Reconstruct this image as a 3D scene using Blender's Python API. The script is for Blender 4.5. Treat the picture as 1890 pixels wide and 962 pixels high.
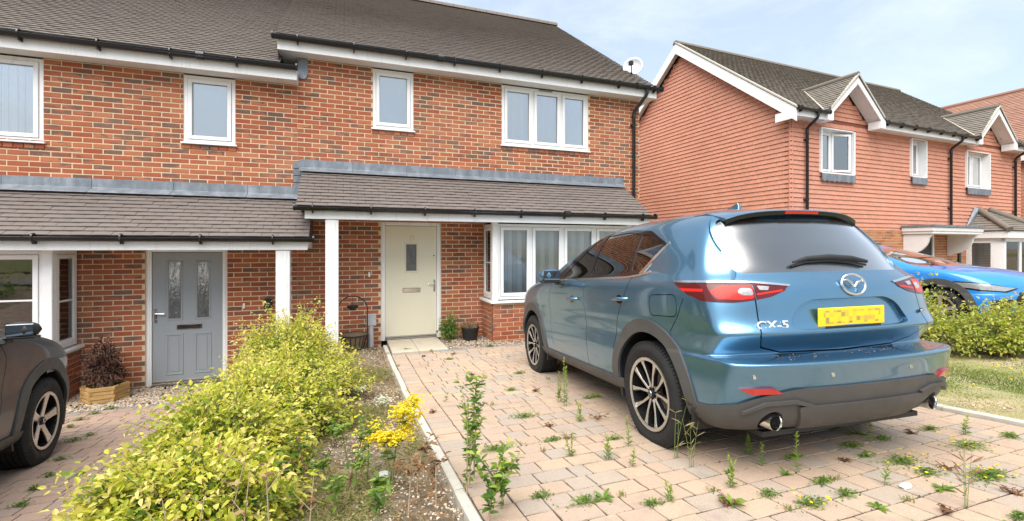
import bpy, bmesh, math, random
import numpy as np
from mathutils import Vector, Matrix

for o in list(bpy.data.objects):
    bpy.data.objects.remove(o)
scene = bpy.context.scene
COL = scene.collection
R = math.radians
random.seed(7)
RNG = np.random.default_rng(11)

# ------------------------------------------------------------------ camera, sky, sun, exposure
FPX, CXP, CYP, IMW, IMH = 850.0, 945.0, 457.0, 1890.0, 962.0
CAM_YAW = 19.815
CAM = np.array([0.0, -8.188, 1.59])
cam = bpy.data.cameras.new('camera')
camo = bpy.data.objects.new('camera', cam)
COL.objects.link(camo)
cam.sensor_width = 36.0
cam.lens = FPX / IMW * 36.0
cam.shift_y = -(IMH / 2 - CYP) / IMW
cam.clip_start = 0.05
cam.clip_end = 2000
camo.location = CAM
camo.rotation_euler = (R(90), 0, -R(CAM_YAW))
scene.camera = camo

SUN_ELEV, SUN_AZ = 60.0, 220.0          # azimuth clockwise from +Y: the sun stands behind the camera, a little to its left
world = bpy.data.worlds.new('World')
scene.world = world
world.use_nodes = True
wn = world.node_tree
for n in list(wn.nodes):
    wn.nodes.remove(n)


def WN(t, **k):
    n = wn.nodes.new(t)
    for a, b in k.items():
        setattr(n, a, b)
    return n


def world_sky():
    L = wn.links
    out = WN('ShaderNodeOutputWorld')
    bg = WN('ShaderNodeBackground')
    bg.inputs['Strength'].default_value = 0.135
    sky = WN('ShaderNodeTexSky', sky_type='NISHITA', sun_disc=False)
    sky.sun_elevation = R(SUN_ELEV)
    sky.sun_rotation = R(SUN_AZ)
    sky.air_density, sky.dust_density, sky.ozone_density = 1.0, 2.0, 1.0
    tc = WN('ShaderNodeTexCoord')
    mp = WN('ShaderNodeMapping')
    mp.inputs['Scale'].default_value = (1.0, 1.0, 2.6)
    mp.inputs['Location'].default_value = (0.3, 1.7, 0.0)
    nz = WN('ShaderNodeTexNoise')
    nz.inputs['Scale'].default_value = 3.2
    nz.inputs['Detail'].default_value = 9
    nz.inputs['Roughness'].default_value = 0.62
    nz.inputs['Distortion'].default_value = 0.35
    rmp = WN('ShaderNodeMapRange')
    rmp.inputs['From Min'].default_value = 0.42
    rmp.inputs['From Max'].default_value = 0.72
    rmp.inputs['To Min'].default_value = 0.5
    rmp.inputs['To Max'].default_value = 0.9
    mix = WN('ShaderNodeMixRGB')
    mix.inputs['Color2'].default_value = (3.7, 4.15, 4.5, 1)
    L.new(tc.outputs['Generated'], mp.inputs['Vector'])
    L.new(mp.outputs['Vector'], nz.inputs['Vector'])
    L.new(nz.outputs['Fac'], rmp.inputs['Value'])
    L.new(rmp.outputs['Result'], mix.inputs['Fac'])
    L.new(sky.outputs['Color'], mix.inputs['Color1'])
    L.new(mix.outputs['Color'], bg.inputs['Color'])
    L.new(bg.outputs['Background'], out.inputs['Surface'])


world_sky()
sun = bpy.data.lights.new('sun', 'SUN')
sun.energy = 3.5
sun.angle = R(70)
sun.color = (1.0, 0.95, 0.88)
suno = bpy.data.objects.new('sun', sun)
COL.objects.link(suno)
suno.rotation_euler = (R(90 - SUN_ELEV), 0, R(180 - SUN_AZ))
suno.location = (-6, -20, 20)
scene.view_settings.view_transform = 'Standard'
scene.view_settings.look = 'None'
scene.view_settings.exposure = 0.95
scene.view_settings.gamma = 1.0
scene.view_settings.use_curve_mapping = False
scene.cycles.max_bounces = 8
scene.cycles.transparent_max_bounces = 24
scene.cycles.use_denoising = True

# ------------------------------------------------------------------ helpers
CFWD = np.array([math.sin(R(CAM_YAW)), math.cos(R(CAM_YAW)), 0.0])
CRGT = np.array([math.cos(R(CAM_YAW)), -math.sin(R(CAM_YAW)), 0.0])


def smooth(a, b, x):
    t = np.clip((x - a) / (b - a), 0, 1)
    return t * t * (3 - 2 * t)


def prof(y):
    return np.interp(y, [-200, -11.2, -9, -7, -5.5, -2.8, -.4, 0, 40], [.5, .5, .45, .33, .20, .01, -.03, -.03, -.03])


def prof_left(y):
    return np.interp(y, [-200, -11.2, -9, -7, -5.2, -3.2, -.9, 40], [.5, .5, .33, .16, -.05, -.245, -.47, -.48])


def gz(x, y):
    """height of the made ground at (x, y); the plot on the left lies lower, the one on the right a little higher"""
    x, y = np.asarray(x, float), np.asarray(y, float)
    k = smooth(-1.45, -0.55, x)
    return prof_left(y) * (1 - k) + prof(y) * k + .16 * smooth(6.8, 8.4, x) * smooth(-14, -8, y)


def pix_ray(px, py):
    return CFWD + CRGT * (px - CXP) / FPX + np.array([0, 0, 1.0]) * (CYP - py) / FPX


def gpt(px, py):
    """the point of the ground seen at a spot of the photograph"""
    d = pix_ray(px, py)
    t = 0.5
    for i in range(4000):
        p = CAM + d * t
        if p[2] <= gz(p[0], p[1]):
            break
        t += 0.006
    return float(p[0]), float(p[1]), float(gz(p[0], p[1]))


def ypt(px, py, y):
    d = pix_ray(px, py)
    t = (y - CAM[1]) / d[1]
    return CAM + d * t


def proj_many(P):
    d = np.asarray(P, float) - CAM
    z = d @ CFWD
    zz = np.where(z > .05, z, .05)
    return CXP + FPX * (d @ CRGT) / zz, CYP - FPX * d[:, 2] / zz, z


def new_obj(name, data, parent=None, M=None):
    o = bpy.data.objects.new(name, data)
    COL.objects.link(o)
    if parent is not None:
        o.parent = parent
    if M is not None:
        o.matrix_basis = M
    return o


def tag(o, label=None, cat=None, group=None, kind=None):
    if label:
        o['label'] = label
    if cat:
        o['category'] = cat
    if group:
        o['group'] = group
    if kind:
        o['kind'] = kind
    return o


def empty(name, loc=(0, 0, 0), rz=0.0, M=None):
    o = bpy.data.objects.new(name, None)
    o.empty_display_size = .2
    COL.objects.link(o)
    o.matrix_basis = M if M is not None else Matrix.Translation(loc) @ Matrix.Rotation(rz, 4, 'Z')
    return o


class MB:
    """collects simple solids; build() links them as one mesh object"""

    def __init__(s):
        s.v, s.f, s.n = [], [], 0

    def add(s, V, F):
        V = np.asarray(V, float).reshape(-1, 3)
        s.v.append(V)
        s.f += [tuple(int(i) + s.n for i in f) for f in F]
        s.n += len(V)
        return s

    def box(s, x0, x1, y0, y1, z0, z1):
        return s.add([(x0, y0, z0), (x1, y0, z0), (x1, y1, z0), (x0, y1, z0), (x0, y0, z1), (x1, y0, z1), (x1, y1, z1), (x0, y1, z1)],
                     [(0, 3, 2, 1), (4, 5, 6, 7), (0, 1, 5, 4), (1, 2, 6, 5), (2, 3, 7, 6), (3, 0, 4, 7)])

    def prism(s, poly, a, b, axis=1):
        """2-D polygon extruded along an axis (0 x, 1 y, 2 z)"""
        n = len(poly)
        V = []
        for c in (a, b):
            for (p, q) in poly:
                V.append([(c, p, q), (p, c, q), (p, q, c)][axis])
        F = [tuple(range(n)), tuple(range(2 * n - 1, n - 1, -1))]
        for i in range(n):
            j = (i + 1) % n
            F.append((i, i + n, j + n, j))
        return s.add(V, F)

    def tube(s, pts, r, n=8, cap=True, closed=False):
        pts = [np.asarray(p, float) for p in pts]
        rr = r if hasattr(r, '__len__') else [r] * len(pts)
        m = len(pts)
        V = []
        ref = None
        for i in range(m):
            if closed:
                t = pts[(i + 1) % m] - pts[i - 1]
            else:
                t = pts[min(i + 1, m - 1)] - pts[max(i - 1, 0)]
            t = t / (np.linalg.norm(t) + 1e-12)
            if ref is None:
                ref = np.array([0, 0, 1.0]) if abs(t[2]) < .9 else np.array([1.0, 0, 0])
            a = ref - t * (ref @ t)
            a /= np.linalg.norm(a) + 1e-12
            ref = a
            b = np.cross(t, a)
            for k in range(n):
                w = 2 * math.pi * k / n
                V.append(pts[i] + rr[i] * (math.cos(w) * a + math.sin(w) * b))
        F = []
        for i in range(m if closed else m - 1):
            i2 = (i + 1) % m
            for k in range(n):
                k2 = (k + 1) % n
                F.append((i * n + k, i * n + k2, i2 * n + k2, i2 * n + k))
        if cap and not closed:
            F.append(tuple(range(n - 1, -1, -1)))
            F.append(tuple((m - 1) * n + k for k in range(n)))
        return s.add(V, F)

    def lathe(s, prof_, n=24, axis=2, c=(0, 0, 0), closed=False):
        """profile of (radius, height) turned round an axis"""
        V = []
        for (r_, h) in prof_:
            for k in range(n):
                w = 2 * math.pi * k / n
                p = [r_ * math.cos(w), r_ * math.sin(w), h]
                if axis == 1:
                    p = [p[0], p[2], p[1]]
                elif axis == 0:
                    p = [p[2], p[0], p[1]]
                V.append((p[0] + c[0], p[1] + c[1], p[2] + c[2]))
        m = len(prof_)
        F = []
        for i in range(m if closed else m - 1):
            i2 = (i + 1) % m
            for k in range(n):
                k2 = (k + 1) % n
                F.append((i * n + k, i * n + k2, i2 * n + k2, i2 * n + k))
        if not closed:
            F.append(tuple(range(n)))
            F.append(tuple((m - 1) * n + k for k in range(n - 1, -1, -1)))
        return s.add(V, F)

    def rot(s, M):
        M = np.array(M)
        s.v = [v @ M[:3, :3].T + M[:3, 3] for v in s.v]
        return s

    def build(s, name, mat, parent=None, M=None, smooth_deg=None, bevel=0, kind=None):
        me = bpy.data.meshes.new(name)
        me.from_pydata(np.concatenate(s.v).tolist(), [], s.f)
        bm = bmesh.new()
        bm.from_mesh(me)
        bmesh.ops.recalc_face_normals(bm, faces=bm.faces)
        if bevel:
            bmesh.ops.bevel(bm, geom=bm.edges[:], offset=bevel, segments=1, affect='EDGES', profile=.5, clamp_overlap=True)
        bm.to_mesh(me)
        bm.free()
        if smooth_deg:
            me.polygons.foreach_set('use_smooth', [True] * len(me.polygons))
            me.set_sharp_from_angle(angle=R(smooth_deg))
        if mat:
            me.materials.append(mat)
        o = new_obj(name, me, parent, M)
        if kind:
            o['kind'] = kind
        return o


def mesh_np(name, V, F, mat, attrs=None, smooth_=False):
    """mesh from numpy; F is (n,k) with constant k; attrs: name -> per-face floats"""
    me = bpy.data.meshes.new(name)
    V = np.ascontiguousarray(V, np.float32)
    F = np.ascontiguousarray(F, np.int32)
    n, k = F.shape
    me.vertices.add(len(V))
    me.vertices.foreach_set('co', V.ravel())
    me.loops.add(n * k)
    me.loops.foreach_set('vertex_index', F.ravel())
    me.polygons.add(n)
    me.polygons.foreach_set('loop_start', np.arange(n, dtype=np.int32) * k)
    me.polygons.foreach_set('loop_total', np.full(n, k, np.int32))
    me.polygons.foreach_set('use_smooth', np.full(n, bool(smooth_)))
    for a, val in (attrs or {}).items():
        at = me.attributes.new(a, 'FLOAT', 'FACE')
        at.data.foreach_set('value', np.ascontiguousarray(val, np.float32))
    me.update(calc_edges=True)
    if mat:
        me.materials.append(mat)
    return me


class Pieces:
    """many alike pieces (bricks, tiles, blocks): the ones that show largest become objects of their own,
    the rest are joined into one part"""

    def __init__(s, templates):
        s.t = templates                        # list of (V, F quads)
        s.p = []                               # (template index, 4x4, rnd)

    def put(s, ti, M, rnd):
        s.p.append((ti, M, rnd))

    def finish(s, name, mat, parent, Mroot=None, limit=300, rest_name=None, bias=None):
        if not s.p:
            return
        Mr = np.array(Mroot) if Mroot is not None else np.eye(4)
        T = np.array([p[1] for p in s.p])
        C0 = T[:, :3, 3]
        W = C0 @ Mr[:3, :3].T + Mr[:3, 3]
        px, py, z = proj_many(W)
        inside = (px > 8) & (px < IMW - 8) & (py > 6) & (py < IMH - 6) & (z > .3)
        sz = np.abs(np.linalg.det(T[:, :3, :3])) ** (2 / 3)
        score = np.where(inside, sz / z ** 2, -1)
        if bias is not None:
            score = score * np.array([bias(w) for w in W])
        order = np.argsort(-score)
        single = [i for i in order[:limit] if score[i] > 0]
        ss = set(single)
        cache = {}
        for i in single:
            ti, M, rnd = s.p[i]
            q = int(rnd * 15.99)
            if (ti, q) not in cache:
                V, F = s.t[ti]
                cache[(ti, q)] = mesh_np(name, V, F, mat, {'rnd': np.full(len(F), (q + .5) / 16)})
            new_obj(name, cache[(ti, q)], parent, Matrix(M))
        rest = [i for i in range(len(s.p)) if i not in ss]
        if rest:
            Vs, Fs, As, n = [], [], [], 0
            for i in rest:
                ti, M, rnd = s.p[i]
                V, F = s.t[ti]
                Vs.append(V @ M[:3, :3].T + M[:3, 3])
                Fs.append(F + n)
                As.append(np.full(len(F), rnd))
                n += len(V)
            me = mesh_np(rest_name or name + '_field', np.concatenate(Vs), np.concatenate(Fs), mat, {'rnd': np.concatenate(As)})
            o = new_obj(rest_name or name + '_field', me, parent)
            o['kind'] = 'stuff'


def trs(c, ax, ay, az, s):
    M = np.eye(4)
    M[:3, 0] = np.asarray(ax, float) * s[0]
    M[:3, 1] = np.asarray(ay, float) * s[1]
    M[:3, 2] = np.asarray(az, float) * s[2]
    M[:3, 3] = c
    return M


def brick_template(bx=.018, bz=.055, by=.06):
    """unit brick, face towards -y, eased edges; x,z in [-.5,.5], y in [0 (face), 1 (back)]"""
    o = [(-.5, -.5), (.5, -.5), (.5, .5), (-.5, .5)]
    i = [(-.5 + bx, -.5 + bz), (.5 - bx, -.5 + bz), (.5 - bx, .5 - bz), (-.5 + bx, .5 - bz)]
    V = [(x, 0, z) for x, z in i] + [(x, by, z) for x, z in o] + [(x, 1, z) for x, z in o]
    F = [(0, 1, 2, 3)]
    for k in range(4):
        j = (k + 1) % 4
        F.append((k + 4, j + 4, j, k))
        F.append((k + 8, j + 8, j + 4, k + 4))
    return np.array(V, float), np.array(F)


def slab_templates(n, bev, wob, top_only=False):
    """unit slabs in x,y in [-.5,.5], top at z=0 down to z=-1, tumbled edges"""
    out = []
    for q in range(n):
        g = random.Random(q + 50)
        o = [(-.5, -.5), (-.0, -.5), (.5, -.5), (.5, 0), (.5, .5), (0, .5), (-.5, .5), (-.5, 0)]
        w = [(x + g.uniform(-wob, wob), y + g.uniform(-wob, wob)) for x, y in o]
        cx = lambda p: (p[0] * (1 - 2 * bev) + g.uniform(-wob, wob) * .6, p[1] * (1 - 2 * bev) + g.uniform(-wob, wob) * .6)
        i = [cx(p) for p in w]
        V = [(x, y, g.uniform(-.012, 0.008)) for x, y in i] + [(x, y, -.09 + g.uniform(-.03, .03)) for x, y in w] + [(x, y, -1) for x, y in w]
        V.append((0, 0, 0.012))
        F = []
        for k in range(8):
            j = (k + 1) % 8
            F.append((k, k + 8, j + 8, j))
            F.append((k + 8, k + 16, j + 16, j + 8))
        for k in range(0, 8, 2):
            F.append((k, (k + 1) % 8, 24, (k - 1) % 8))
        F2 = [f[::-1] for f in F]
        out.append((np.array(V, float), np.array(F2)))
    return out


def tile_template(camber=.5):
    """unit roof tile: x across, y up the slope, top tilted; front edge shows thickness. Camber across."""
    V, xs = [], (-.5, -.17, .17, .5)
    for x in xs:
        c = (.25 - x * x) * camber
        V += [(x, -.5, c), (x, .62, c - .95), (x, -.5, c - .85)]
    F = []
    for i in range(3):
        a, b = i * 3, i * 3 + 3
        F.append((a, b, b + 1, a + 1))
        F.append((a + 2, b + 2, b, a))
    F.append((2, 0, 1, 1))
    V = np.array(V, float)
    F = [f for f in F if len(set(f)) == 4]
    # end caps as quads through an extra back-bottom vertex
    nb = len(V)
    V = np.vstack([V, [(-.5, .62, -1.6), (.5, .62, -1.6)]])
    F.append((0, 1, nb, 2))
    F.append((9, 11, nb + 1, 10))
    return V, np.array(F)
# ------------------------------------------------------------------ materials
MATS = {}


class NT:
    def __init__(s, name):
        s.m = bpy.data.materials.new(name)
        s.m.use_nodes = True
        s.t = s.m.node_tree
        s.b = s.t.nodes['Principled BSDF']
        MATS[name] = s.m
        s._pos = None

    def n(s, t, ins=None, **k):
        nd = s.t.nodes.new(t)
        for a, b in k.items():
            setattr(nd, a, b)
        for a, b in (ins or {}).items():
            s.set(nd.inputs[a], b)
        return nd

    def set(s, sock, val):
        if isinstance(val, bpy.types.NodeSocket):
            s.t.links.new(val, sock)
        else:
            if hasattr(val, '__len__') and len(val) == 3 and sock.type == 'RGBA':
                val = (*val, 1)
            sock.default_value = val

    def pos(s):
        if s._pos is None:
            s._pos = s.n('ShaderNodeNewGeometry').outputs['Position']
        return s._pos

    def obj(s):
        return s.n('ShaderNodeTexCoord').outputs['Object']

    def noise(s, scale, detail=4, rough=.55, vec=None, out='Fac', dist=0):
        nd = s.n('ShaderNodeTexNoise', {'Scale': scale, 'Detail': detail, 'Roughness': rough, 'Distortion': dist})
        s.t.links.new(vec if vec is not None else s.pos(), nd.inputs['Vector'])
        return nd.outputs[out]

    def mapv(s, scale=(1, 1, 1), loc=(0, 0, 0), vec=None):
        nd = s.n('ShaderNodeMapping', {'Scale': scale, 'Location': loc})
        s.t.links.new(vec if vec is not None else s.pos(), nd.inputs['Vector'])
        return nd.outputs['Vector']

    def attr(s, name):
        return s.n('ShaderNodeAttribute', attribute_name=name).outputs['Fac']

    def ramp(s, fac, stops, interp='LINEAR'):
        nd = s.n('ShaderNodeValToRGB')
        nd.color_ramp.interpolation = interp
        e = nd.color_ramp.elements
        while len(e) > 1:
            e.remove(e[-1])
        e[0].position, e[0].color = stops[0][0], (*stops[0][1], 1)
        for p, c in stops[1:]:
            q = e.new(p)
            q.color = (*c, 1)
        s.t.links.new(fac, nd.inputs['Fac'])
        return nd.outputs['Color']

    def mix(s, fac, a, b, mode='MIX'):
        nd = s.n('ShaderNodeMixRGB', blend_type=mode)
        for k, v in (('Fac', fac), ('Color1', a), ('Color2', b)):
            s.set(nd.inputs[k], v)
        return nd.outputs['Color']

    def math(s, op, a, b=0.0, clamp=False):
        nd = s.n('ShaderNodeMath', operation=op, use_clamp=clamp)
        s.set(nd.inputs[0], a)
        s.set(nd.inputs[1], b)
        return nd.outputs[0]

    def rng(s, v, a, b, c=0.0, d=1.0):
        nd = s.n('ShaderNodeMapRange', {'From Min': a, 'From Max': b, 'To Min': c, 'To Max': d})
        s.t.links.new(v, nd.inputs['Value'])
        return nd.outputs['Result']

    def bump(s, h, strength=.3, dist=.01):
        nd = s.n('ShaderNodeBump', {'Strength': strength, 'Distance': dist, 'Height': h})
        s.t.links.new(nd.outputs['Normal'], s.b.inputs['Normal'])

    def P(s, **k):
        nm = {'col': 'Base Color', 'rough': 'Roughness', 'metal': 'Metallic', 'spec': 'Specular IOR Level', 'coat': 'Coat Weight', 'coatr': 'Coat Roughness',
              'emis': 'Emission Color', 'emi': 'Emission Strength', 'sub': 'Subsurface Weight'}
        for a, v in k.items():
            s.set(s.b.inputs[nm[a]], v)
        return s.m


def plain(name, col, rough=.5, metal=0., var=.06, nscale=8., bump=0., **k):
    m = NT(name)
    n = m.noise(nscale, 5)
    lo = tuple(c * (1 - var * 2) for c in col)
    hi = tuple(min(1, c * (1 + var)) for c in col)
    c = m.mix(n, lo, hi)
    if bump:
        m.bump(m.noise(nscale * 12, 3), bump, .002)
    rr = m.rng(m.noise(nscale * 1.7, 3), .3, .7, max(0, rough * .85), min(1, rough * 1.15))
    return m.P(col=c, rough=rr, metal=metal, **k)


def mat_brick(name, pal, dark, flash):
    m = NT(name)
    r = m.attr('rnd')
    base = m.ramp(r, [(i / (len(pal) - 1), c) for i, c in enumerate(pal)])
    h2 = m.math('FRACT', m.math('MULTIPLY', r, 37.7))
    st = m.mapv((5.0, 9.0, 16.0))
    blot = m.noise(1.0, 3, .6, st)
    thr = m.rng(h2, 0, 1, flash[0], flash[1])
    f = m.rng(m.math('SUBTRACT', blot, thr), 0.0, .09)
    f = m.math('MULTIPLY', f, .92, True)
    c = m.mix(f, base, m.mix(m.noise(30, 2), dark, tuple(x * 1.7 for x in dark)))
    big = m.noise(.7, 4, .6)
    c = m.mix(m.rng(big, .38, .68, 0, .30), c, (.46, .23, .15), 'MIX')
    c = m.mix(m.rng(m.noise(1, 4, .6, m.mapv((2.2, 2.2, .5))), .55, .8, 0, .30), c, (.12, .075, .055))
    sp = m.noise(160, 3, .7)
    c = m.mix(m.rng(sp, .6, .78, 0, .35), c, (.55, .34, .22))
    c = m.mix(m.rng(m.noise(90, 2), .3, .5, .35, 0), c, tuple(x * .5 for x in pal[0]))
    m.bump(m.mix(.5, m.noise(70, 5, .7), m.noise(260, 2)), .5, .004)
    return m.P(col=c, rough=.88, spec=.25)


mat_brick('brick', [(.27, .064, .032), (.345, .092, .042), (.39, .115, .052), (.43, .155, .074), (.36, .10, .046), (.29, .072, .036)], (.080, .062, .052), (.37, .80))
mat_brick('brick_paler', [(.34, .12, .05), (.42, .17, .08), (.46, .22, .11), (.38, .15, .07)], (.10, .075, .06), (.46, .95))


def mat_mortar():
    m = NT('mortar')
    c = m.mix(m.noise(30, 4), (.57, .44, .28), (.68, .55, .38))
    m.bump(m.noise(220, 3), .4, .003)
    m.P(col=c, rough=.95, spec=.1)


mat_mortar()


def mat_tile(name, pal, lich=.0, scale=1., moss=(.30, .28, .20)):
    m = NT(name)
    r = m.attr('rnd')
    c = m.ramp(r, [(i / (len(pal) - 1), x) for i, x in enumerate(pal)])
    c = m.mix(m.rng(m.noise(.6 * scale, 4), .35, .7, 0, .3), c, tuple(x * 1.35 for x in pal[1]))
    c = m.mix(m.rng(m.noise(40, 4, .7), .56, .75, 0, lich), c, moss)
    c = m.mix(m.rng(m.noise(180, 2), .35, .65, .25, 0), c, tuple(x * .6 for x in pal[0]))
    m.bump(m.noise(150, 4, .7), .35, .003)
    m.P(col=c, rough=.9, spec=.2)


mat_tile('roof_tile', [(.165, .143, .126), (.182, .158, .14), (.195, .17, .15), (.172, .15, .132)], .18)
mat_tile('porch_tile', [(.140, .118, .107), (.154, .130, .118), (.165, .140, .127), (.147, .124, .112)], .08)
mat_tile('far_roof_tile', [(.165, .145, .12), (.185, .163, .138), (.20, .177, .15), (.175, .152, .128)], .3)
mat_tile('hung_tile', [(.53, .245, .168), (.56, .265, .185), (.585, .285, .20), (.54, .25, .172)], .05)
mat_tile('red_roof_tile', [(.27, .145, .105), (.31, .17, .125), (.34, .19, .14), (.29, .155, .112)], .25)
plain('tile_underlay', (.06, .05, .045), .9)
plain('hung_underlay', (.22, .07, .045), .9)


def mat_upvc():
    m = NT('upvc')
    c = m.mix(m.rng(m.noise(5, 4), .35, .75, 0, .3), (.80, .80, .80), (.70, .69, .66))
    st = m.noise(1, 4, .6, m.mapv((22, 22, 1.1)))
    c = m.mix(m.rng(st, .56, .80, 0, .5), c, (.50, .48, .43))
    c = m.mix(m.rng(m.noise(55, 4, .7), .6, .8, 0, .3), c, (.55, .53, .48))
    m.P(col=c, rough=m.rng(m.noise(14, 3), .3, .7, .25, .42), spec=.45)


mat_upvc()
plain('upvc_grey', (.25, .25, .25), .6)  # even mid grey of glazing beads and trickle vents
plain('gutter_black', (.012, .013, .015), .22, var=.3, nscale=4, spec=.5)
plain('soffit_white', (.74, .73, .71), .5)


def mat_lead():
    m = NT('lead')
    st = m.mapv((3, 3, 1.2))
    c = m.ramp(m.noise(2.5, 6, .65, st), [(.25, (.12, .135, .155)), (.5, (.18, .205, .235)), (.75, (.30, .325, .35))])
    m.bump(m.noise(9, 4), .5, .01)
    m.P(col=c, rough=.5, metal=.25)


mat_lead()


def mat_glass(name, tint, refl=1.0, rough=.012, wob=.05):
    m = NT(name)
    t = m.t
    for nd in list(t.nodes):
        if nd.type != 'OUTPUT_MATERIAL':
            t.nodes.remove(nd)
    out = [x for x in t.nodes if x.type == 'OUTPUT_MATERIAL'][0]
    tr = m.n('ShaderNodeBsdfTransparent', {'Color': tint})
    gl = m.n('ShaderNodeBsdfGlossy', {'Color': (1, 1, 1), 'Roughness': rough})
    if wob:
        bp = m.n('ShaderNodeBump', {'Strength': wob, 'Distance': .02, 'Height': m.noise(3.5, 2)})
        t.links.new(bp.outputs['Normal'], gl.inputs['Normal'])
    fr = m.n('ShaderNodeFresnel', {'IOR': 1.62})
    f = m.math('MULTIPLY', fr.outputs[0], refl, True)
    mx = m.n('ShaderNodeMixShader')
    t.links.new(f, mx.inputs[0])
    t.links.new(tr.outputs[0], mx.inputs[1])
    t.links.new(gl.outputs[0], mx.inputs[2])
    t.links.new(mx.outputs[0], out.inputs['Surface'])


mat_glass('window_glass', (.93, .95, .95), 1.25)
mat_glass('upper_window_glass', (.97, .98, .98), 4.5)
mat_glass('car_glass', (.20, .23, .23), 1.3, .01, .01)
mat_glass('windscreen_glass', (.24, .27, .27), 6.0, .04, .01)
mat_glass('car_glass_dark', (.05, .055, .06), 3.6, .22, .01)
mat_glass('lamp_glass', (.95, .95, .95), 1.3, .01, 0)
mat_glass('red_lamp_glass', (.75, .03, .02), 1.3, .01, 0)


def mat_obscure():
    m = NT('obscure_glass')
    n = m.noise(26, 3, .6, m.mapv((1, 1, .35)), dist=1.5)
    c = m.mix(m.rng(n, .35, .65), (.075, .085, .09), (.15, .16, .15))
    m.bump(n, .5, .01)
    m.P(col=c, rough=.09, spec=.7)


mat_obscure()
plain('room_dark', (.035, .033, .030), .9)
plain('blind_white', (.80, .82, .84), .7, var=.04)
plain('slat_fabric', (.82, .82, .80), .8, var=.05)
plain('blind_frosted', (.64, .72, .79), .35, var=.08, nscale=90, bump=.5)
plain('net_curtain', (.66, .73, .78), .9, var=.05)


def mat_door(name, col):
    m = NT(name)
    g = m.noise(1.0, 5, .6, m.mapv((60, 60, 3.0)))
    c = m.mix(m.rng(g, .3, .7, 0, .5), col, tuple(x * .93 for x in col))
    m.bump(g, .18, .003)
    m.P(col=c, rough=.42, spec=.4)


mat_door('door_grey', (.285, .312, .335))
mat_door('door_cream', (.72, .68, .53))
plain('chrome', (.75, .75, .74), .16, 1.0, .04)
plain('brushed_metal', (.55, .54, .52), .35, .9, .1)
plain('galvanised', (.42, .44, .46), .5, .35, .1)
plain('black_plastic', (.018, .018, .019), .5, var=.2, nscale=20)
plain('black_iron', (.02, .017, .015), .7, var=.4, nscale=40, bump=.4)


def mat_paving(name, pal):
    m = NT(name)
    r = m.attr('rnd')
    c = m.ramp(r, [(i / (len(pal) - 1), x) for i, x in enumerate(pal)])
    c = m.mix(m.rng(m.noise(1.3, 4), .35, .7, 0, .35), c, tuple(x * .82 for x in pal[1]))
    c = m.mix(m.rng(m.noise(14, 5, .65), .5, .75, 0, .35), c, (.30, .235, .19))
    c = m.mix(m.rng(m.noise(330, 2, .7), .52, .66, 0, .5), c, (.66, .56, .47))
    c = m.mix(m.rng(m.noise(260, 2, .7), .32, .46, .6, 0), c, (.15, .11, .09))
    c = m.mix(m.rng(m.noise(3.3, 4, .6), .56, .74, 0, .45), c, (.20, .165, .14))
    c = m.mix(m.rng(m.noise(.55, 3, .6), .45, .7, 0, .25), c, (.26, .21, .17))
    m.bump(m.mix(.5, m.noise(260, 3, .7), m.noise(40, 3)), .55, .004)
    m.P(col=c, rough=.9, spec=.2)


mat_paving('paving', [(.41, .295, .212), (.435, .318, .224), (.46, .338, .232), (.425, .302, .22), (.41, .295, .215), (.465, .348, .24), (.345, .295, .245), (.35, .297, .247), (.425, .297, .218)])
mat_paving('paving_left', [(.33, .215, .165), (.37, .25, .19), (.39, .27, .20), (.34, .225, .18), (.29, .235, .20)])


def mat_joint():
    m = NT('joint_sand')
    c = m.ramp(m.noise(25, 4), [(.3, (.05, .04, .03)), (.6, (.09, .075, .055)), (.8, (.15, .125, .09))])
    m.bump(m.noise(200, 3), .6, .004)
    m.P(col=c, rough=1, spec=.1)


mat_joint()


def mat_soil():
    m = NT('soil')
    big = m.noise(1.6, 4, .6)
    c = m.ramp(m.noise(9, 6, .7), [(.25, (.10, .078, .055)), (.45, (.20, .155, .11)), (.62, (.30, .25, .18)), (.8, (.42, .38, .31))])
    c = m.mix(m.rng(big, .42, .62, 0, .55), c, (.26, .215, .11))
    c = m.mix(m.rng(m.noise(140, 2), .58, .7, 0, .6), c, (.55, .50, .43))
    m.bump(m.mix(.5, m.noise(40, 5, .7), m.noise(150, 3)), .9, .02)
    m.P(col=c, rough=1, spec=.1)


mat_soil()


def mat_ground():
    m = NT('ground_far')
    c = m.ramp(m.noise(3.5, 6, .65), [(.3, (.10, .12, .04)), (.5, (.17, .17, .07)), (.7, (.27, .23, .12))])
    m.bump(m.noise(60, 3), .6, .02)
    m.P(col=c, rough=1, spec=.1)


mat_ground()


def mat_lawn():
    m = NT('lawn_soil')
    g = m.rng(m.noise(1.3, 4, .6), .38, .62)
    c = m.mix(g, m.mix(m.noise(30, 4), (.36, .29, .17), (.50, .42, .27)), m.mix(m.noise(35, 4), (.14, .18, .045), (.25, .26, .09)))
    m.bump(m.noise(90, 3), .7, .02)
    m.P(col=c, rough=1, spec=.1)


mat_lawn()
plain('kerb_concrete', (.50, .47, .41), .9, var=.15, nscale=14, bump=.5, spec=.2)
plain('slab_stone', (.52, .46, .36), .85, var=.12, nscale=9, bump=.3, spec=.2)
plain('asphalt', (.06, .06, .062), .9, var=.2, nscale=40, bump=.6)
plain('pavement_asphalt', (.16, .155, .15), .9, var=.15, nscale=30, bump=.6)


def mat_gravel():
    m = NT('gravel')
    r = m.attr('rnd')
    c = m.ramp(r, [(0, (.36, .26, .17)), (.3, (.50, .40, .28)), (.6, (.60, .52, .42)), (.8, (.42, .30, .20)), (1, (.66, .62, .56))])
    m.P(col=c, rough=.85, spec=.25)


mat_gravel()


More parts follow.
